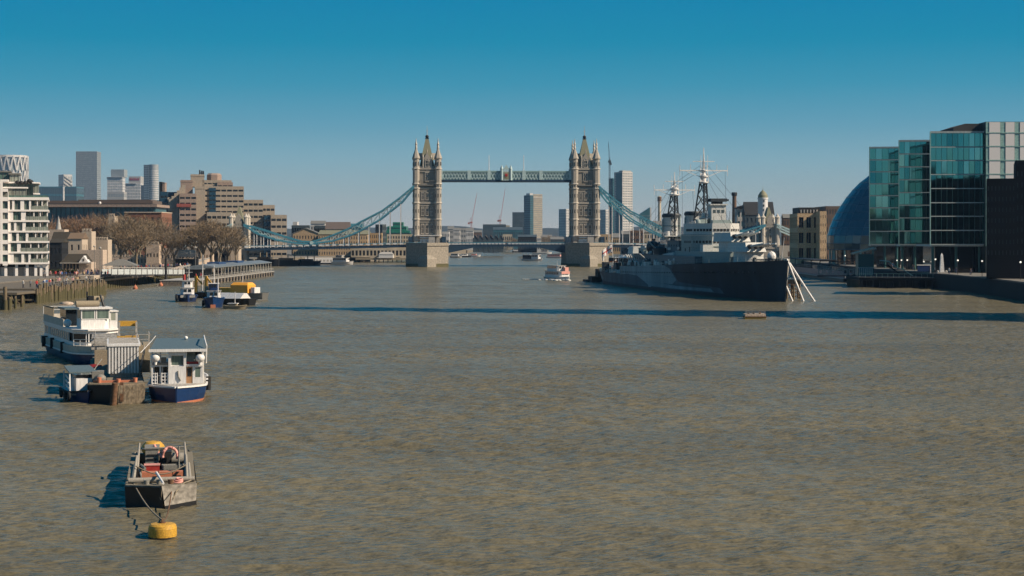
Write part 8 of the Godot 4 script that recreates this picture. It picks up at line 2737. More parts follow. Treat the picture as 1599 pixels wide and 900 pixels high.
	for p in [[-B / 2 - 0.1, 1.7, -3.5], [-B / 2 - 0.1, 1.6, -9.5], [-B / 2 - 0.05, 1.6, 4.0]]:
		b = MB.new()
		b.tube(Vector3(p[0], p[1] - 0.7, p[2]), Vector3(p[0], p[1] + 0.6, p[2]), 0.24 if p[2] > -8 else 0.35, 0.24 if p[2] > -8 else 0.35, 8)
		obj("fender", b, M.rubber, t)
	b = MB.new()
	b.ring(Vector3(-0.9, 1.75, z1 - 0.55), Vector3(-0.5, 0.1, 1).normalized(), 0.22, 0.07, 10, 5)
	obj("anchor", b, M.machine_grey, t)
	rail(t, [Vector3(-0.9, 2.15, z1 - 0.6), Vector3(-hw, 2.1, z1 - 3.2)], 0.7, M.boat_white)
	rail(t, [Vector3(-hw, 4.75, -L / 2 + 0.6), Vector3(hw, 4.75, -L / 2 + 0.6)], 0.9, M.boat_white)
func navy_launch() -> void:
	var yaw := deg_to_rad(9.5)
	var L := 17.0
	var B := 5.0
	var bow := Vector3(X(275, 148.0), 0, -148.0)
	var t := thing("navy_launch", "white launch with navy hull, red waterline and teal roof right of the work pontoon", "boat", bow - Vector3(sin(yaw), 0, cos(yaw)) * L / 2, yaw)
	hull(t, L, B, 1.3, 0.24, M.hull_navy, {"sheer": 0.12, "stem": 0.06, "tuck": 0.88, "rake": 0.15, "power": 1.5, "strake": M.boat_white, "boot": M.hatch_orange, "boot_h": 0.2, "smooth": false})
	var z1 := L / 2
	var b := MB.new()
	b.box(Vector3(-B / 2 + 0.1, 1.28, -L / 2 + 0.3), Vector3(B / 2 - 0.1, 1.36, z1 - 4.0))
	b.prism(PackedVector2Array([Vector2(-B / 2 + 0.1, z1 - 4.0), Vector2(B / 2 - 0.1, z1 - 4.0), Vector2(0, z1 + 0.05)]), 1.40, 1.5)
	obj("deck", b, M.dull_white, t)
	var hw := B / 2 - 0.3
	var fz := z1 - 3.3
	b = MB.new()
	b.box(Vector3(-0.75, 1.36, fz - 1.0), Vector3(0.75, 3.0, fz))
	b.box(Vector3(-0.75, 3.0, fz - 1.0), Vector3(-0.55, 4.3, fz))
	b.box(Vector3(0.55, 3.0, fz - 1.0), Vector3(0.75, 4.3, fz))
	b.box(Vector3(-0.55, 3.95, fz - 1.0), Vector3(0.55, 4.3, fz))
	obj("middle_column", b, M.boat_white, t)
	pane(t, Vector3(-0.55, 3.05, fz - 0.25), Vector3(0.55, 3.05, fz - 0.25), 0.88, M.flat_glass)
	b = MB.new()
	b.box(Vector3(0.75, 1.36, fz - 9), Vector3(hw, 1.5, fz - 0.3))
	b.box(Vector3(1.30, 1.5, fz - 0.5), Vector3(hw, 1.95, fz - 0.3))
	b.box(Vector3(0.75, 2.95, fz - 0.5), Vector3(hw, 3.15, fz - 0.2))
	b.box(Vector3(hw - 0.16, 1.95, fz - 0.5), Vector3(hw, 2.95, fz - 0.3))
	b.box(Vector3(1.30, 1.95, fz - 0.5), Vector3(1.42, 2.95, fz - 0.3))
	b.box(Vector3(hw - 0.1, 1.5, fz - 9), Vector3(hw, 2.0, fz - 0.5))
	b.box(Vector3(hw - 0.1, 2.9, fz - 9), Vector3(hw, 3.15, fz - 0.5))
	b.box(Vector3(-hw, 2.95, fz - 9), Vector3(-0.75, 3.1, fz - 0.5))
	obj("deckhouse", b, M.boat_white, t)
	b = MB.new()
	b.box(Vector3(-hw + 0.5, 1.4, fz - 9.0), Vector3(hw - 0.5, 3.0, fz - 1.6))
	obj("dark_interior", b, M.hull_black, t)
	b = MB.new()
	b.box(Vector3(0.76, 1.5, fz - 0.42), Vector3(1.29, 2.95, fz - 0.34))
	var dr := obj("door", b, M.door_wood, t)
	b = MB.new()
	b.box(Vector3(0.86, 2.1, fz - 0.34), Vector3(1.2, 2.8, fz - 0.30))
	obj("door_window", b, M.dark_glass, dr)
	pane(t, Vector3(1.46, 1.98, fz - 0.36), Vector3(hw - 0.2, 1.98, fz - 0.36), 0.92, M.flat_glass)
	for k in 4: pane(t, Vector3(hw - 0.05, 2.0, fz - 2.3 - k * 2.0), Vector3(hw - 0.05, 2.0, fz - 0.7 - k * 2.0), 0.88, M.flat_curtain)
	for x in [-hw, -1.5]:
		b = MB.new()
		b.box(Vector3(x, 1.36, fz - 0.6), Vector3(x + 0.12, 4.2, fz - 0.48))
		obj("post", b, M.boat_white, t)
	pane(t, Vector3(-hw + 0.15, 2.1, fz - 1.5), Vector3(-1.5, 2.1, fz - 1.5), 0.85, M.dark_glass)
	pane(t, Vector3(-1.3, 2.1, fz - 1.5), Vector3(-0.8, 2.1, fz - 1.5), 0.85, M.dark_glass)
	for g in [[-hw + 0.05, -1.65], [-1.35, -0.8]]:
		b = MB.new()
		for k in 4: b.box(Vector3(g[0], 1.5 + k * 0.28, fz - 0.2), Vector3(g[1], 1.58 + k * 0.28, fz - 0.14))
		for x in [g[0], g[1] - 0.07, (g[0] + g[1]) / 2]: b.box(Vector3(x, 1.36, fz - 0.22), Vector3(x + 0.07, 2.45, fz - 0.12))
		obj("gate", b, M.boat_white, t)
	b = MB.new()
	b.loft([[Vector3(-hw - 0.1, 4.3, fz + 0.2), Vector3(hw + 0.2, 4.3, fz + 0.2), Vector3(hw + 0.2, 4.45, fz + 0.2), Vector3(-hw - 0.1, 4.45, fz + 0.2)], [Vector3(-hw + 0.1, 4.75, fz - 9.5), Vector3(hw + 0.0, 4.75, fz - 9.5), Vector3(hw + 0.0, 4.9, fz - 9.5), Vector3(-hw + 0.1, 4.9, fz - 9.5)]])
	var rf := obj("roof", b, M.roof_teal, t)
	b = MB.new()
	b.box(Vector3(-hw - 0.2, 4.26, fz + 0.2), Vector3(hw + 0.3, 4.5, fz + 0.32))
	obj("roof_edge", b, M.boat_white, rf)
	b = MB.new()
	b.path([Vector3(-hw - 0.9, 4.2, fz + 0.2), Vector3(-hw - 0.1, 5.0, fz - 3), Vector3(-hw + 0.1, 5.2, fz - 8)], 0.028, 6)
	b.path([Vector3(hw + 0.25, 3.2, fz - 0.6), Vector3(hw + 0.3, 4.7, fz - 0.4), Vector3(hw + 0.1, 5.2, fz - 3), Vector3(hw, 5.2, fz - 8)], 0.06, 6)
	obj("roof_rail", b, M.boat_white, rf)
	b = MB.new()
	b.blob(Vector3(0.6, 5.0, fz - 8.0), Vector3(0.17, 0.17, 0.17), 8, 6)
	obj("mast_lamp", b, M.boat_white, rf)
	for x in [hw - 0.1]:
		b = MB.new()
		b.box(Vector3(x, 3.15, fz - 0.45), Vector3(x + 0.14, 4.35, fz - 0.3))
		obj("post", b, M.boat_white, t)
	b = MB.new()
	b.box(Vector3(0.8, 3.15, fz - 2.4), Vector3(hw - 0.2, 4.2, fz - 1.6))
	obj("upper_cabin", b, M.hull_black, t)
	b = MB.new()
	b.loft([[Vector3(0.8, 4.25, fz - 0.9), Vector3(1.5, 4.25, fz - 0.9), Vector3(1.7, 3.25, fz - 0.5), Vector3(0.8, 3.4, fz - 0.5)], [Vector3(0.8, 4.25, fz - 1.0), Vector3(1.5, 4.25, fz - 1.0), Vector3(1.7, 3.25, fz - 0.6), Vector3(0.8, 3.4, fz - 0.6)]])
	obj("canvas_screen", b, M.flat_curtain, t)
	b = MB.new()
	b.box(Vector3(0.8, 3.15, fz - 0.55), Vector3(1.9, 3.35, fz - 0.35))
	obj("red_locker", b, M.red_paint, t)
	for p in [Vector3(-hw + 0.35, 3.75, fz - 0.1), Vector3(hw - 0.25, 3.7, fz + 0.0)]:
		b = MB.new()
		b.blob(p, Vector3(0.4, 0.38, 0.4), 14, 9)
		b.tube(p + Vector3(0, -0.6, 0), p + Vector3(0, -0.3, 0), 0.12, 0.16, 8)
		obj("radar_dome", b, M.boat_white, t)
	b = MB.new()
	b.box(Vector3(-hw + 0.1, 3.1, fz - 1.2), Vector3(-0.8, 3.3, fz - 0.4))
	b.cbox(Vector3(-1.2, 3.5, fz - 0.7), Vector3(0.5, 0.45, 0.4))
	obj("side_shelf", b, M.machine_grey, t)
	b = MB.new()
	b.path([Vector3(0.05, 2.6, fz + 0.05), Vector3(0.1, 2.1, fz + 0.08), Vector3(0.3, 1.75, fz + 0.08)], 0.06, 6)
	obj("hung_line", b, M.machine_grey, t)
	for z in [1.5, -2.5]:
		b = MB.new()
		b.tube(Vector3(B / 2 + 0.12, 0.6, z), Vector3(B / 2 + 0.12, 1.5, z), 0.22, 0.22, 8)
		obj("fender", b, M.rubber, t)
func work_pontoon() -> void:
	var yaw := deg_to_rad(13.0)
	var bow := Vector3(X(181, 147.5), 0, -147.5)
	var t := thing("work_pontoon", "rusty work pontoon with timber faced bow between the cruiser and the navy launch", "pontoon", bow, yaw)
	var b := MB.new()
	var rings := []
	for q in [[0.2, 0.05, 1.75], [-1.7, 2.35, 1.65], [-6, 2.4, 1.6], [-34, 2.4, 1.6], [-37, 1.9, 1.7]]:
		rings.append([Vector3(-q[1], -0.5, q[0] - 0.4), Vector3(-q[1], q[2], q[0]), Vector3(q[1], q[2], q[0]), Vector3(q[1], -0.5, q[0] - 0.4)])
	b.loft(rings, true, true)
	obj("hull", b, M.rusty_plate, t)
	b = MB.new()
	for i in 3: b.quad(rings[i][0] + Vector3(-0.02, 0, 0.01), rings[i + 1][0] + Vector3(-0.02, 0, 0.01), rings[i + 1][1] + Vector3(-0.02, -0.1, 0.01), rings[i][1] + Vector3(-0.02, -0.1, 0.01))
	obj("tarred_side", b, M.hull_black, t)  # black skin paints the shade of the left side
	b = MB.new()
	b.tube(Vector3(-0.3, -0.4, 0.1), Vector3(-0.1, 1.9, 0.35), 0.3, 0.24, 8)
	b.box(Vector3(0.3, 0.3, -0.3), Vector3(0.6, 1.9, 0.05))
	obj("stem_post", b, M.rust, t)
	for k in 6:
		b = MB.new()
		var f := (k + 0.5) / 6.0
		var p := Vector3(lerpf(0.1, 2.35, f), -0.3, lerpf(0.0, -1.85, f))
		b.bar(p, p + Vector3(0.1, 1.95, 0.22), 0.36, 0.12)
		obj("plank", b, M.bow_timber, t)
	b = MB.new()
	b.box(Vector3(-2.2, 1.6, -36), Vector3(2.3, 1.72, -1.8))
	obj("deck", b, M.barge_deck, t)
	b = MB.new()
	for p in [[-1.4, 0.5], [0.2, 0.35], [1.6, 0.4]]: b.tube(Vector3(p[0], 1.7, -2.2), Vector3(p[0], 1.7 + p[1], -2.2), 0.16, 0.2, 8)
	b.box(Vector3(-1.9, 1.72, -2.6), Vector3(1.6, 1.9, -2.3))
	obj("bollard", b, M.hatch_orange, t)
	b = MB.new()
	b.box(Vector3(-2.0, 1.72, -5.0), Vector3(-1.0, 2.6, -3.4))
	b.blob(Vector3(-1.3, 2.0, -3.1), Vector3(0.5, 0.4, 0.4))
	b.path([Vector3(-1.6, 1.9, -2.8), Vector3(-1.9, 2.6, -4.5), Vector3(-1.2, 3.4, -7.5)], 0.05, 6)
	obj("deck_gear", b, M.machine_grey, t)
	var s := thing("ribbed_shed", "tall white shed with vertical ribs standing on the work pontoon", "shed", t.transform * Vector3(0.7, 1.72, -8.0), yaw)
	b = MB.new()
	b.box(Vector3(-1.3, 0.4, -9), Vector3(1.3, 2.75, 0))
	b.box(Vector3(-1.2, 0, -9), Vector3(1.2, 0.4, -0.3))
	obj("wall", b, M.container_white, s)
	for k in 10:
		b = MB.new()
		b.box(Vector3(-1.3 + k * 0.272, 0.35, 0), Vector3(-1.16 + k * 0.272, 2.75, 0.13))
		obj("rib", b, M.boat_white, s)
	b = MB.new()
	for k in 20: b.box(Vector3(-1.42, 0.4, -0.5 - k * 0.44), Vector3(-1.3, 2.75, -0.3 - k * 0.44))
	stuff(obj("side_ribs", b, M.container_white, s))
	b = MB.new()
	b.box(Vector3(-1.45, 2.75, -9.1), Vector3(1.45, 2.95, 0.2))
	obj("roof", b, M.boat_white, s)
	b = MB.new()
	for k in 9: b.box(Vector3(-1.3, 2.95, -1.0 - k * 1.0), Vector3(1.3, 3.02, -0.75 - k * 1.0))
	stuff(obj("roof_ribs", b, M.dull_white, s))
	rail(s, [Vector3(1.4, 0.0, 0.0), Vector3(1.9, 1.6, -4.5)], 0.9, M.dull_white)
	b = MB.new()
	b.box(Vector3(-1.9, 1.72, -34), Vector3(2.2, 3.4, -20))
	obj("platform", b, M.canvas, t)
	b = MB.new()
	b.box(Vector3(2.0, 1.72, -19.5), Vector3(3.1, 4.2, -13.5))
	obj("tank", b, M.canvas, t)
	rail(t, [Vector3(-1.9, 3.4, -20.1), Vector3(2.2, 3.4, -20.1), Vector3(2.2, 3.4, -33.5)], 1.1, M.dull_white)
	rail(t, [Vector3(-1.9, 3.4, -33.5), Vector3(-1.9, 3.4, -20.1)], 1.1, M.dull_white)
	rail(t, [Vector3(1.9, 4.2, -13.6), Vector3(3.1, 4.2, -13.6), Vector3(3.1, 4.2, -19)], 1.0, M.dull_white)
	b = MB.new()
	for k in 6: b.box(Vector3(-2.2, 3.42, -21.5 - k * 1.5), Vector3(0.2, 4.3 + 0.2 * (k % 2), -20.6 - k * 1.5))
	obj("stowed_pallets", b, M.dull_white, t)
	s = thing("yellow_gantry", "yellow steel loading frame standing on the raised end of the work pontoon", "gantry", t.transform * Vector3(1.3, 3.4, -31.0), yaw)
	b = MB.new()
	for x in [-0.85, 0.85]:
		for z in [-0.7, 0.7]:
			b = MB.new()
			b.box(Vector3(x - 0.09, 0, z - 0.09), Vector3(x + 0.09, 2.2, z + 0.09))
			obj("leg", b, M.dull_white, s)
	b = MB.new()
	b.box(Vector3(-0.9, 1.75, -0.5), Vector3(0.9, 2.25, 0.5))
	obj("head_beam", b, M.yellow_paint, s)
	b = MB.new()
	b.box(Vector3(-1.1, 0.55, -0.95), Vector3(1.1, 0.75, 0.95))
	b.box(Vector3(-1.1, -0.1, 0.75), Vector3(-0.9, 0.55, 0.95))
	b.box(Vector3(0.9, -0.1, 0.75), Vector3(1.1, 0.55, 0.95))
	b.box(Vector3(-0.9, 0.1, 0.8), Vector3(0.9, 0.25, 0.92))
	obj("lower_frame", b, M.yellow_paint, s)
	var wy := deg_to_rad(24.0)
	s = thing("blue_workboat", "small blue workboat with white cabin and teal roof left of the work pontoon", "boat", Vector3(X(124, 151), 0, -151.5), wy)
	s.scale = Vector3.ONE * 1.15
	hull(s, 5.4, 2.3, 0.75, 0.35, M.hull_navy, {"sheer": 0.3, "stern": 0.95, "strake": M.rubber})
	b = MB.new()
	b.box(Vector3(-1.0, 0.6, -2.5), Vector3(1.0, 0.72, 2.0))
	obj("deck", b, M.roof_teal, s)
	b = MB.new()
	b.box(Vector3(-0.55, 0.72, -0.9), Vector3(0.95, 1.75, 1.1))
	obj("cabin", b, M.boat_white, s)
	b = MB.new()
	b.box(Vector3(-0.5, 1.75, -0.85), Vector3(0.9, 2.0, 0.7))
	obj("cabin_glass", b, M.dark_glass, s)
	b = MB.new()
	b.loft([[Vector3(-1.05, 2.15, 1.0), Vector3(1.05, 2.15, 1.0), Vector3(1.05, 2.25, 1.0), Vector3(-1.05, 2.25, 1.0)], [Vector3(-0.95, 2.45, -1.8), Vector3(0.95, 2.45, -1.8), Vector3(0.95, 2.55, -1.8), Vector3(-0.95, 2.55, -1.8)]])
	obj("roof", b, M.roof_teal, s)
	for x in [-1.0, 0.95]:
		for z in [0.9, -1.6]:
			b = MB.new()
			b.bar(Vector3(x, 0.72, z + 0.2), Vector3(x, 2.2, z), 0.09, 0.09)
			obj("post", b, M.boat_white, s)
	b = MB.new()
	for k in 3: b.bar(Vector3(-1.02, 0.95 + k * 0.36, 1.0), Vector3(-1.02, 1.2 + k * 0.36, -0.6), 0.06, 0.16)
	obj("slats", b, M.boat_white, s)
	b = MB.new()
	b.ring(Vector3(1.12, 1.75, 0.7), Vector3(0.5, 0, 1).normalized(), 0.33, 0.11, 16, 8)
	obj("lifebuoy", b, M.red_paint, s)
	for z in [-1.6, 0.2, 1.7]:
		b = MB.new()
		b.ring(Vector3(-1.2, 0.5, z), Vector3.RIGHT, 0.26, 0.11, 10, 6)
		obj("tyre_fender", b, M.rubber, s)
	s = thing("rescue_boat", "small white rescue boat with a red cover tucked behind the blue workboat", "boat", Vector3(X(142, 166), 0, -166.0), deg_to_rad(60.0))
	hull(s, 3.2, 1.4, 1.5, 0.5, M.dull_white, {"sheer": 0.4})
	b = MB.new()
	b.loft([[Vector3(-0.5, 1.55, -1.2), Vector3(0.5, 1.55, -1.2), Vector3(0, 1.9, -1.2)], [Vector3(-0.6, 1.6, 0.3), Vector3(0.6, 1.6, 0.3), Vector3(0, 2.15, 0.3)], [Vector3(-0.2, 1.9, 1.3), Vector3(0.2, 1.9, 1.3), Vector3(0, 2.1, 1.3)]])
	obj("cover", b, M.red_paint, s)
func small_boat(called: String, label: String, at: Vector3, yaw: float, l: float, b: float, h: float, hm: Material, cab: Array, group := "") -> Node3D:
	var t := thing(called, label, "boat", at, yaw, group)
	hull(t, l, b, h, 0.34, hm, {"sheer": 0.35})
	var m := MB.new()
	m.box(Vector3(-b * 0.4, h - 0.12, -l * 0.46), Vector3(b * 0.4, h - 0.02, l * 0.2))
	obj("deck", m, M.dull_white, t)
	for c in cab:
		m = MB.new()
		m.prism(PackedVector2Array([Vector2(-c[2], c[0]), Vector2(c[2], c[0]), Vector2(c[2], c[1] - 0.4), Vector2(c[2] * 0.6, c[1]), Vector2(-c[2] * 0.6, c[1]), Vector2(-c[2], c[1] - 0.4)]), c[3], c[4])
		var cb := obj("deckhouse", m, c[5], t)
		m = MB.new()
		m.box(Vector3(-c[2] - 0.1, c[4], c[0] - 0.15), Vector3(c[2] + 0.1, c[4] + 0.12, c[1] + 0.1))
		obj("roof", m, M.white_paint if c[5] != M.white_paint else M.dull_white, cb)
		if c[6]:
			m = MB.new()
			var n := maxi(2, int((c[1] - c[0]) / 1.3))
			var yy: float = lerpf(c[3], c[4], 0.5)
			for s in [-1.0, 1.0]:
				for k in n:
					var z: float = lerpf(c[0] + 0.2, c[1] - 0.7, k / float(n))
					m.box(Vector3(s * c[2] - 0.04, yy, z), Vector3(s * c[2] + 0.04, c[4] - 0.2, z + (c[1] - c[0] - 0.9) / n * 0.75))
			for x in [-0.5, 0.08]: m.box(Vector3(c[2] * x * 1.1, yy, c[1] - 0.05), Vector3(c[2] * (x + 0.42) * 1.1, c[4] - 0.2, c[1] + 0.04))
			stuff(obj("windows", m, M.dark_glass, cb))
	return t
func wake(label: String, at: Vector3, yaw: float, l: float, w: float, sd: int) -> void:
	var r := RandomNumberGenerator.new()
	r.seed = sd
	var b := MB.new()
	for i in 150:
		var f := pow(r.randf(), 1.3)
		var s := -1.0 if r.randf() < 0.5 else 1.0
		var q := (1.0 - f * 0.75) * r.randf_range(0.5, 1.2)
		b.blob(Vector3(s * w * (0.42 + f * 0.8) + r.randfn(0, 0.4), 0.10, -l * f + r.randfn(0, 0.6)), Vector3(q, q * 0.42 + 0.08, q * 1.7), 6, 4)
	var t := thing("bow_wave", label, "foam", at, yaw)
	t.set_meta("kind", "stuff")
	stuff(obj("foam", b, M.foam, t))
func build_mid_boats() -> void:
	mat("yellow_cabin", 0.88, 0.40, 0.045, 0.5, 0.0, "soft", Vector3.ONE * 0.5)
	var W: Material = M.white_paint
	var t := small_boat("tour_boat", "white two deck tour boat under way in mid river before the right bridge pier", Vector3(X(872, 592), 0, -592.0), deg_to_rad(24.0), 16.0, 4.4, 1.0, W, [[-6.5, 5.0, 1.9, 0.9, 3.0, W, true], [-5.5, 2.6, 1.6, 3.1, 4.9, W, true]])
	var b := MB.new()
	b.box(Vector3(-1.3, 2.2, 5.0), Vector3(1.75, 3.05, 5.25))
	b.box(Vector3(0.4, 3.1, 2.7), Vector3(1.7, 4.4, 4.4))
	obj("pink_front", b, M.pink, t)
	b = MB.new()
	b.tube(Vector3(0, 5.0, -1), Vector3(0, 6.6, -1), 0.08, 0.05, 6)
	obj("mast", b, M.dull_white, t)
	wake("white foam at the bow and side of the tour boat in mid river", Vector3(X(877, 586), 0, -584.0), deg_to_rad(24.0), 22.0, 3.6, 4)
	var moored := "boats moored beyond the bridge"
	small_boat("passenger_boat", "dark and white passenger boat coming through the bridge opening, nearest beyond the bridge", Vector3(X(831, 1120), 0, -1120.0), deg_to_rad(62.0), 14.0, 4.0, 1.0, W, [[-6.0, -0.5, 1.7, 1.0, 3.6, M.hull_black, true], [0.3, 5.5, 1.7, 1.0, 3.8, W, true]], moored)
	small_boat("passenger_boat", "white passenger boat with a pink stripe beside the right bridge pier opening", Vector3(X(868, 1290), 0, -1290.0), deg_to_rad(75.0), 14.0, 3.6, 0.9, W, [[-6.0, 4.0, 1.5, 0.9, 2.6, M.pink, true]], moored)
	small_boat("moored_launch", "blue and white launch moored just right of the left bridge pier", Vector3(X(712, 1290), 0, -1290.0), deg_to_rad(80.0), 8.5, 3.2, 1.0, M.dull_white, [[-3.5, 2.2, 1.3, 1.0, 3.0, M.far_pale, true]], moored)
	small_boat("moored_launch", "dark hulled launch moored second from the left bridge pier", Vector3(X(727, 1330), 0, -1330.0), deg_to_rad(100.0), 8.0, 2.8, 1.0, M.hull_black, [[-3.0, 1.6, 1.2, 0.9, 2.6, W, true]], moored)
	small_boat("moored_launch", "small white launch moored third from the left bridge pier", Vector3(X(742, 1380), 0, -1380.0), deg_to_rad(85.0), 8.0, 2.8, 1.0, W, [[-3.0, 1.2, 1.1, 0.9, 2.2, M.pink, true]], moored)
	small_boat("moored_launch", "white boat lying far off under the zigzag row of warehouses", Vector3(X(766, 1760), 0, -1760.0), deg_to_rad(88.0), 16.0, 4.0, 1.3, W, [[-7.0, 5.0, 1.7, 1.2, 3.6, W, true]], moored)
	small_boat("moored_launch", "low dark boat lying far off below the black boathouse", Vector3(X(811, 1800), 0, -1800.0), deg_to_rad(92.0), 15.0, 4.0, 1.2, M.hull_black, [[-6.0, 2.0, 1.6, 1.1, 3.2, W, true]], moored)
	small_boat("moored_launch", "pale boat lying far off left of the right bridge pier", Vector3(X(846, 1620), 0, -1620.0), deg_to_rad(88.0), 18.0, 4.4, 1.2, W, [[-8.0, 6.0, 1.7, 1.1, 3.4, M.dull_white, true]], moored)
	small_boat("moored_launch", "tan speedboat in the right span beside the warship stern", Vector3(X(961, 1050), 0, -1050.0), deg_to_rad(95.0), 8.0, 2.6, 0.8, M.hatch_orange, [[-2.0, 1.0, 0.9, 0.8, 1.5, M.castle_pink, false]], moored)
	small_boat("moored_ferry", "white ferry with a rounded bow moored under the left side span", Vector3(X(535, 950), 0, -950.0), deg_to_rad(70.0), 12.0, 4.6, 1.4, W, [[-5.0, 3.4, 2.0, 1.3, 3.6, W, true], [-3.5, 0.5, 1.5, 3.8, 5.0, M.dull_white, true]])
	t = thing("covered_pontoon", "long white covered pontoon under the left side span", "pontoon", Vector3(X(498, 960), 0, -960.0), deg_to_rad(8.0))
	b = MB.new()
	b.box(Vector3(-8, -0.3, -3), Vector3(8, 0.9, 3))
	obj("float", b, M.hull_black, t)
	b = MB.new()
	b.box(Vector3(-7.6, 0.9, -2.6), Vector3(7.6, 3.6, 2.6))
	obj("cover", b, W, t)
	b = MB.new()
	for k in 8: b.box(Vector3(-7.3 + k * 1.9, 1.6, 2.6), Vector3(-6.2 + k * 1.9, 2.6, 2.66))
	stuff(obj("windows", b, M.dull_white, t))
	for k in 3:
		var px: float = [416.0, 447.0, 476.0][k]
		t = thing("black_barge", ["tarred black barge nearest the left end tower of the bridge", "middle tarred black barge under the left side span", "tarred black barge beside the white covered pontoon"][k], "barge", Vector3(X(px, 905), 0, -905.0 - 6 * k), deg_to_rad(82.0), "black barges under the left side span")
		hull(t, 13.0, 5.0, 3.3 - 0.5 * k, 0.2, M.hull_black, {"sheer": 0.05, "stem": 1.5})
		b = MB.new()
		b.box(Vector3(-1.8, 3.0 - 0.5 * k, -4.5), Vector3(1.8, 4.6 - 0.6 * k, 2.5))
		obj("hatch", b, M.tarmac, t)
		for q in 3:
			b = MB.new()
			b.tube(Vector3(2.0, 2.0, -4.0 + q * 3.5), Vector3(2.0, 7.0 - k, -4.0 + q * 3.5), 0.28, 0.24, 7)
			obj("post", b, M.canvas, t)
	t = thing("dark_wharf", "dark timber wharf on legs at the water beyond the left side span", "wharf", Vector3(X(600, 1035), 0, -1035.0))
	b = MB.new()
	b.box(Vector3(lx(t, 555, 1035), 1.6, -8), Vector3(lx(t, 648, 1035), 2.6, 0))
	obj("deck", b, M.canvas, t)
	for k in 14:
		b = MB.new()
		b.box(Vector3(lx(t, 556 + k * 7.0, 1035), -1, -0.8), Vector3(lx(t, 557.2 + k * 7.0, 1035), 1.6, 0.0))
		obj("leg", b, M.black, t)
	t = thing("white_tent", "white marquee roof on the wharf behind the bridge hangers", "tent", Vector3(X(603, 1037), 2.6, -1037.0))
	b = MB.new()
	b.prism(PackedVector2Array([Vector2(-4.2, -3), Vector2(4.2, -3), Vector2(4.2, 3), Vector2(-4.2, 3)]), 0, 2.2)
	obj("wall", b, W, t)
	b = MB.new()
	b.prism(PackedVector2Array([Vector2(-4.4, -3.2), Vector2(4.4, -3.2), Vector2(4.4, 3.2), Vector2(-4.4, 3.2)]), 2.2, 3.6, PackedVector2Array([Vector2(-3, -0.3), Vector2(3, -0.3), Vector2(3, 0.3), Vector2(-3, 0.3)]))
	obj("roof", b, M.dull_white, t)
	t = small_boat("white_tug", "white and blue tug with stacked wheelhouse, leftmost of the tugs before the passenger pier", Vector3(X(292, 392), 0, -392.0), deg_to_rad(12.0), 10.0, 4.6, 1.3, M.navy, [[-2.5, 2.2, 1.5, 1.3, 3.0, W, true], [-1.5, 1.4, 1.15, 3.1, 4.6, W, true]])
	b = MB.new()
	b.tube(Vector3(-0.6, 3.0, -2.6), Vector3(-0.6, 6.0, -2.6), 0.34, 0.3, 8)
	obj("funnel", b, M.red_paint, t)
	b = MB.new()
	b.tube(Vector3(0.4, 4.7, 0), Vector3(0.4, 8.0, -0.3), 0.1, 0.05, 6)
	b.bar(Vector3(-0.4, 6.5, -0.2), Vector3(1.2, 6.5, -0.2), 0.08, 0.08)
	obj("mast", b, W, t)
	for z in [-3.4, -1.2, 1.0, 3.0]:
		b = MB.new()
		b.ring(Vector3(-2.35, 0.8, z), Vector3.RIGHT, 0.55, 0.24, 10, 6)
		obj("tyre_fender", b, M.rubber, t)
	b = MB.new()
	b.box(Vector3(-1.6, 1.0, 4.2), Vector3(1.6, 1.5, 4.9))
	obj("bow_pudding", b, M.dull_white, t)
	t = small_boat("blue_tug", "blue tug with a red and white stem, nearest of the tugs before the passenger pier", Vector3(X(331, 356), 0, -358.0), deg_to_rad(8.0), 11.0, 4.2, 1.7, M.hull_navy, [[-3.0, 1.6, 1.35, 1.6, 3.3, W, true], [-2.4, 0.4, 1.0, 3.4, 4.8, M.navy, true]])
	b = MB.new()
	b.box(Vector3(-0.5, -0.1, 5.30), Vector3(0.5, 0.75, 5.62))
	obj("red_stem", b, M.hatch_orange, t)
	b = MB.new()
	b.tube(Vector3(0, 4.8, -1.0), Vector3(0, 8.6, -1.2), 0.1, 0.06, 6)
	b.tube(Vector3(0.9, 1.7, 2.2), Vector3(0.9, 6.0, 1.8), 0.12, 0.08, 6)
	obj("mast", b, W, t)
	for z in [-3.0, 0.0, 2.8]:
		b = MB.new()
		b.ring(Vector3(-2.1, 0.9, z), Vector3.RIGHT, 0.5, 0.22, 10, 6)
		obj("tyre_fender", b, M.rubber, t)
	t = thing("hatch_barge", "black barge with sloping white hatch covers right of the blue tug", "barge", Vector3(X(362, 372), 0, -372.0), deg_to_rad(58.0))
	hull(t, 11.0, 4.4, 1.3, 0.2, M.hull_black, {"sheer": 0.1, "stem": 1.3})
	for k in 4:
		b = MB.new()
		b.loft([[Vector3(-1.7, 1.35, -4.2 + k * 2.0), Vector3(1.7, 1.35, -4.2 + k * 2.0), Vector3(0.5, 2.5, -4.2 + k * 2.0), Vector3(-0.5, 2.5, -4.2 + k * 2.0)], [Vector3(-1.7, 1.35, -2.28 + k * 2.0), Vector3(1.7, 1.35, -2.28 + k * 2.0), Vector3(0.5, 2.5, -2.28 + k * 2.0), Vector3(-0.5, 2.5, -2.28 + k * 2.0)]])
		obj("hatch_cover", b, W, t)
	t = small_boat("brown_skiff", "small brown open skiff with a mast, lowest of the boats before the passenger pier", Vector3(X(366, 351), 0, -351.0), deg_to_rad(80.0), 4.4, 1.7, 0.55, M.canvas, [[-1.2, 0.6, 0.5, 0.5, 1.0, M.canvas, false]])
	b = MB.new()
	b.tube(Vector3(0, 0.6, 0.1), Vector3(0, 3.4, 0.1), 0.08, 0.05, 6)
	obj("mast", b, W, t)
	t = thing("yellow_deck_barge", "grey barge carrying a big orange yellow cabin, rightmost before the passenger pier", "barge", Vector3(X(381, 402), 0, -402.0), deg_to_rad(66.0))
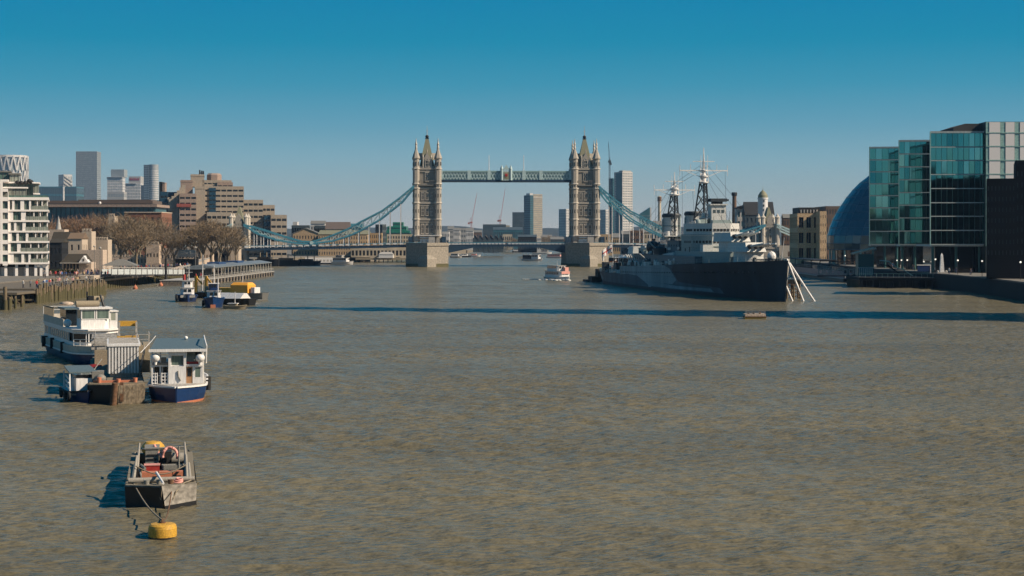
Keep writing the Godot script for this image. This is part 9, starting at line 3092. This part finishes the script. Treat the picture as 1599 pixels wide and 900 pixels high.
	hull(t, 11.0, 4.6, 1.5, 0.2, M.steel_grey, {"sheer": 0.1, "stem": 1.4, "boot": W})
	b = MB.new()
	b.prism(PackedVector2Array([Vector2(-1.7, -2.6), Vector2(1.7, -2.6), Vector2(1.7, 2.0), Vector2(-1.7, 2.0)]), 1.5, 3.4)
	b.prism(PackedVector2Array([Vector2(-1.7, -2.6), Vector2(1.7, -2.6), Vector2(1.7, 2.0), Vector2(-1.7, 2.0)]), 3.4, 4.0, PackedVector2Array([Vector2(-1.0, -2.2), Vector2(1.0, -2.2), Vector2(1.0, 1.6), Vector2(-1.0, 1.6)]))
	var cab := obj("cabin", b, M.yellow_cabin if M.has("yellow_cabin") else M.yellow_paint, t)
	b = MB.new()
	for k in 4: b.box(Vector3(1.7, 1.6, -2.4 + k * 1.3), Vector3(1.76, 3.3, -2.3 + k * 1.3))
	b.box(Vector3(1.7, 2.4, -2.6), Vector3(1.75, 2.5, 2.0))
	stuff(obj("panel_lines", b, M.rust, cab))
	b = MB.new()
	b.box(Vector3(-1.0, 1.5, 2.4), Vector3(1.4, 2.9, 3.4))
	obj("white_locker", b, W, t)
	b = MB.new()
	b.tube(Vector3(0, 4.0, -0.4), Vector3(0, 6.4, -0.4), 0.08, 0.05, 6)
	obj("mast", b, W, t)
	t = thing("crane_barge", "flat yellow decked crane barge with two yellow posts among the tugs", "barge", Vector3(X(334, 412), 0, -414.0), deg_to_rad(75.0))
	hull(t, 13.0, 5.0, 1.3, 0.15, M.hull_black, {"sheer": 0.05, "stem": 1.9})
	b = MB.new()
	b.box(Vector3(-1.8, 1.3, -1.0), Vector3(1.8, 2.5, 4.8))
	obj("yellow_tank", b, M.yellow_paint, t)
	for z in [-5.0, -2.4]:
		b = MB.new()
		b.box(Vector3(-0.25, 1.3, z - 0.3), Vector3(0.25, 5.2, z + 0.3))
		b.bar(Vector3(0, 5.0, z), Vector3(0, 3.2, z + 1.6), 0.3, 0.3)
		obj("yellow_post", b, M.yellow_paint, t)
	b = MB.new()
	b.box(Vector3(-1.6, 1.3, -6.0), Vector3(1.6, 3.0, -5.4))
	b.box(Vector3(-1.2, 1.3, -2.0), Vector3(1.2, 2.8, -1.2))
	obj("winch_house", b, M.machine_grey, t)
	b = MB.new()
	b.tube(Vector3(0.4, 1.3, -3.6), Vector3(0.4, 10.2, -3.4), 0.14, 0.08, 6)
	obj("light_mast", b, W, t)
	t = thing("guard_post", "tall black mooring pile with a grey cap left of the tugs", "pile", Vector3(X(290, 430), 0, -430.0))
	b = MB.new()
	b.tube(Vector3(0, -2, 0), Vector3(0, 6.6, 0), 0.32, 0.32, 8)
	obj("pile", b, M.black, t)
	b = MB.new()
	b.lathe(Vector3(0, 6.6, 0), [Vector2(0.36, 0), Vector2(0.36, 0.3), Vector2(0, 0.6)], 8)
	obj("cap", b, M.lead_grey, t)
	var bs := [[211.0, 490.0, "orange buoy floating beyond the timber jetty, left one"], [251.0, 520.0, "orange buoy floating beyond the timber jetty, right one"]]
	for q in bs:
		t = thing("orange_buoy", "small " + q[2], "buoy", Vector3(X(q[0], q[1]), 0, -q[1]), 0.0, "small orange buoys by the left bank")
		b = MB.new()
		b.lathe(Vector3.ZERO, [Vector2(0, -0.2), Vector2(0.6, -0.1), Vector2(0.65, 0.4), Vector2(0.3, 0.8), Vector2(0.12, 1.0), Vector2(0, 1.4)], 10)
		obj("body", b, M.hatch_orange, t)
		b = MB.new()
		b.box(Vector3(-1.1, -0.1, -0.4), Vector3(-0.4, 0.3, 0.4))
		obj("float", b, M.castle_pink, t)
# ---------------------------------------------------------------- people on the banks and decks
func person_mesh(pose: int, coat: Color, legs: Color, hair: Color) -> Mesh:
	var b := MB.new()
	b.colored = true
	var skin := Color(0.42, 0.25, 0.17)
	var step: float = [0.0, 0.22, 0.12, 0.0][pose]
	var bend: float = [0.0, 0.05, 0.02, 0.12][pose]
	var rg := func(c: Vector3, rx: float, rz: float) -> Array:
		var r := []
		for k in 8: r.append(c + Vector3(cos(TAU * k / 8) * rx, 0, sin(TAU * k / 8) * rz))
		return r
	b.tint = legs
	for s in [-1.0, 1.0]:
		var f: float = s * step
		b.loft([rg.call(Vector3(s * 0.10, 0.0, f + 0.05), 0.055, 0.12), rg.call(Vector3(s * 0.10, 0.09, f), 0.05, 0.06), rg.call(Vector3(s * 0.10, 0.47, f * 0.62), 0.07, 0.075), rg.call(Vector3(s * 0.085, 0.88, 0), 0.10, 0.11)], true, true, true)
	b.tint = coat
	b.loft([rg.call(Vector3(0, 0.78, 0), 0.185, 0.14), rg.call(Vector3(0, 0.98, bend * 0.3), 0.165, 0.125), rg.call(Vector3(0, 1.25, bend * 0.8), 0.205, 0.135), rg.call(Vector3(0, 1.42, bend), 0.18, 0.11), rg.call(Vector3(0, 1.48, bend), 0.07, 0.07)], true, true, true)
	for s in [-1.0, 1.0]:
		var sh := Vector3(s * 0.22, 1.38, bend)
		var el := Vector3(s * 0.27, 1.10, bend - s * step * 0.7 + (0.06 if pose == 3 else 0.0))
		var hd := Vector3(s * 0.24, 0.86 if pose != 3 else 1.12, bend - s * step * 1.0 + (0.30 if pose == 3 else 0.05))
		b.tint = coat
		b.tube(sh, el, 0.06, 0.048, 7)
		b.tube(el, hd, 0.048, 0.036, 7)
		b.tint = skin
		b.blob(hd + (hd - el).normalized() * 0.06, Vector3(0.035, 0.07, 0.045), 7, 5)
	b.tint = skin
	b.tube(Vector3(0, 1.46, bend), Vector3(0, 1.56, bend + 0.01), 0.05, 0.05, 8)
	b.blob(Vector3(0, 1.63, bend + 0.02), Vector3(0.078, 0.112, 0.098), 10, 8)
	b.tint = hair
	b.blob(Vector3(0, 1.67, bend + 0.0), Vector3(0.083, 0.09, 0.10), 10, 6)
	return b.mesh()
func build_people() -> void:
	var pm := StandardMaterial3D.new()
	pm.vertex_color_use_as_albedo = true
	pm.roughness = 0.85
	M.people = pm
	var coats := [["red", Color(0.40, 0.035, 0.03)], ["black", Color(0.015, 0.015, 0.018)], ["pale pink", Color(0.50, 0.28, 0.26)], ["navy", Color(0.02, 0.03, 0.09)], ["white", Color(0.62, 0.60, 0.57)], ["tan", Color(0.34, 0.24, 0.14)], ["grey", Color(0.17, 0.17, 0.18)], ["blue", Color(0.05, 0.13, 0.32)]]
	var trousers := [Color(0.02, 0.02, 0.03), Color(0.04, 0.05, 0.10), Color(0.12, 0.10, 0.08)]
	var hairs := [Color(0.02, 0.014, 0.01), Color(0.10, 0.06, 0.03), Color(0.22, 0.15, 0.07)]
	var shared := {}
	var r := RandomNumberGenerator.new()
	r.seed = 404
	var crowds := []
	var a := []
	for k in 30: a.append(Vector2(-103.2 - r.randf() * 3.4, -382.0 - k * 1.75 - r.randf() * 0.8))
	crowds.append(["on the timber jetty", 3.3, a, "people on the timber jetty", "the near end"])
	a = []
	for k in 26: a.append(Vector2(lerpf(X(64, 470), X(168, 474), (k + r.randf() * 0.5) / 26.0), -470.0 - r.randf() * 8.0))
	crowds.append(["on the promenade by the flats", 3.62, a, "people on the left promenade", "the left"])
	a = []
	for k in 22:
		var f := (k + 0.3 + r.randf() * 0.4) / 22.0
		a.append(Vector2(lerpf(X(166, 485), X(300, 588), f) - 0.3, lerpf(-485, -588, f)))
	crowds.append(["walking on the white gangway", -1.0, a, "people on the white gangway", "the left"])
	a = []
	for k in 28: a.append(Vector2(-96.0 - r.randf() * 3.0 - k * 0.09, -528.0 - k * 4.6 - r.randf() * 2.0))
	crowds.append(["on the roofed passenger pier", 1.7, a, "people on the passenger pier", "the near end"])
	a = []
	for k in 16: a.append(Vector2(109.0 + r.randf() * 5.0, -570.0 - k * 7.5 - r.randf() * 4.0))
	crowds.append(["on the dark boarding pontoon", 1.25, a, "people on the boarding pontoon", "the near end"])
	a = []
	for k in 26: a.append(Vector2(lerpf(X(96, 505), X(176, 500), (k + r.randf() * 0.4) / 26.0), -500.0 - r.randf() * 9.0))
	crowds.append(["by the dark roofed kiosk", 3.62, a, "people by the kiosk", "the left"])
	a = []
	for k in 28: a.append(Vector2(lerpf(X(182, 560), X(300, 640), (k + r.randf() * 0.4) / 28.0), lerpf(-560.0, -640.0, k / 28.0) - r.randf() * 6.0))
	crowds.append(["on the walk behind the gangway", 3.62, a, "people on the river walk", "the left"])
	a = []
	for k in 24: a.append(Vector2(121.5 + r.randf() * 5.0, -470.0 - k * 8.0 - r.randf() * 4.0))
	crowds.append(["on the shaded right quay", 4.22, a, "people on the right quay", "the near end"])
	a = []
	for k in 14: a.append(Vector2(46.6 + 0.1487 * sz(0.09 + k * 0.012) + r.randf_range(-4, 4), -481.5 + 0.989 * sz(0.09 + k * 0.012)))
	crowds.append(["on the warship stern deck", 3.75, a, "visitors on the warship", "the stern"])
	var nth := ["nearest to us", "second", "third", "fourth", "fifth", "sixth", "seventh", "eighth", "ninth", "tenth", "eleventh", "twelfth", "thirteenth", "fourteenth", "fifteenth", "sixteenth", "seventeenth", "eighteenth", "nineteenth", "twentieth", "twenty first", "twenty second", "twenty third", "twenty fourth", "twenty fifth", "twenty sixth", "twenty seventh", "twenty eighth", "twenty ninth", "thirtieth"]
	for c in crowds:
		var i := 0
		for p in c[2]:
			var ci := r.randi() % coats.size()
			var pose := r.randi() % 4
			var key := "%d %d" % [ci, pose]
			if not shared.has(key): shared[key] = person_mesh(pose, coats[ci][1], trousers[(ci + pose) % 3], hairs[(ci * 2 + pose) % 3])
			var y: float = c[1] if c[1] > 0 else lerpf(4.17, 2.2, (p.y + 485.0) / -103.0)
			var o := thing("person", "person in %s coat %s, %s from %s" % [coats[ci][0], c[0], "first" if i == 0 else nth[i], c[4]], "person", Vector3(p.x, y, p.y), r.randf() * TAU, c[3])
			var sc := r.randf_range(0.94, 1.06)
			o.scale = Vector3.ONE * sc
			inst("body", shared[key], pm, o)
			i += 1
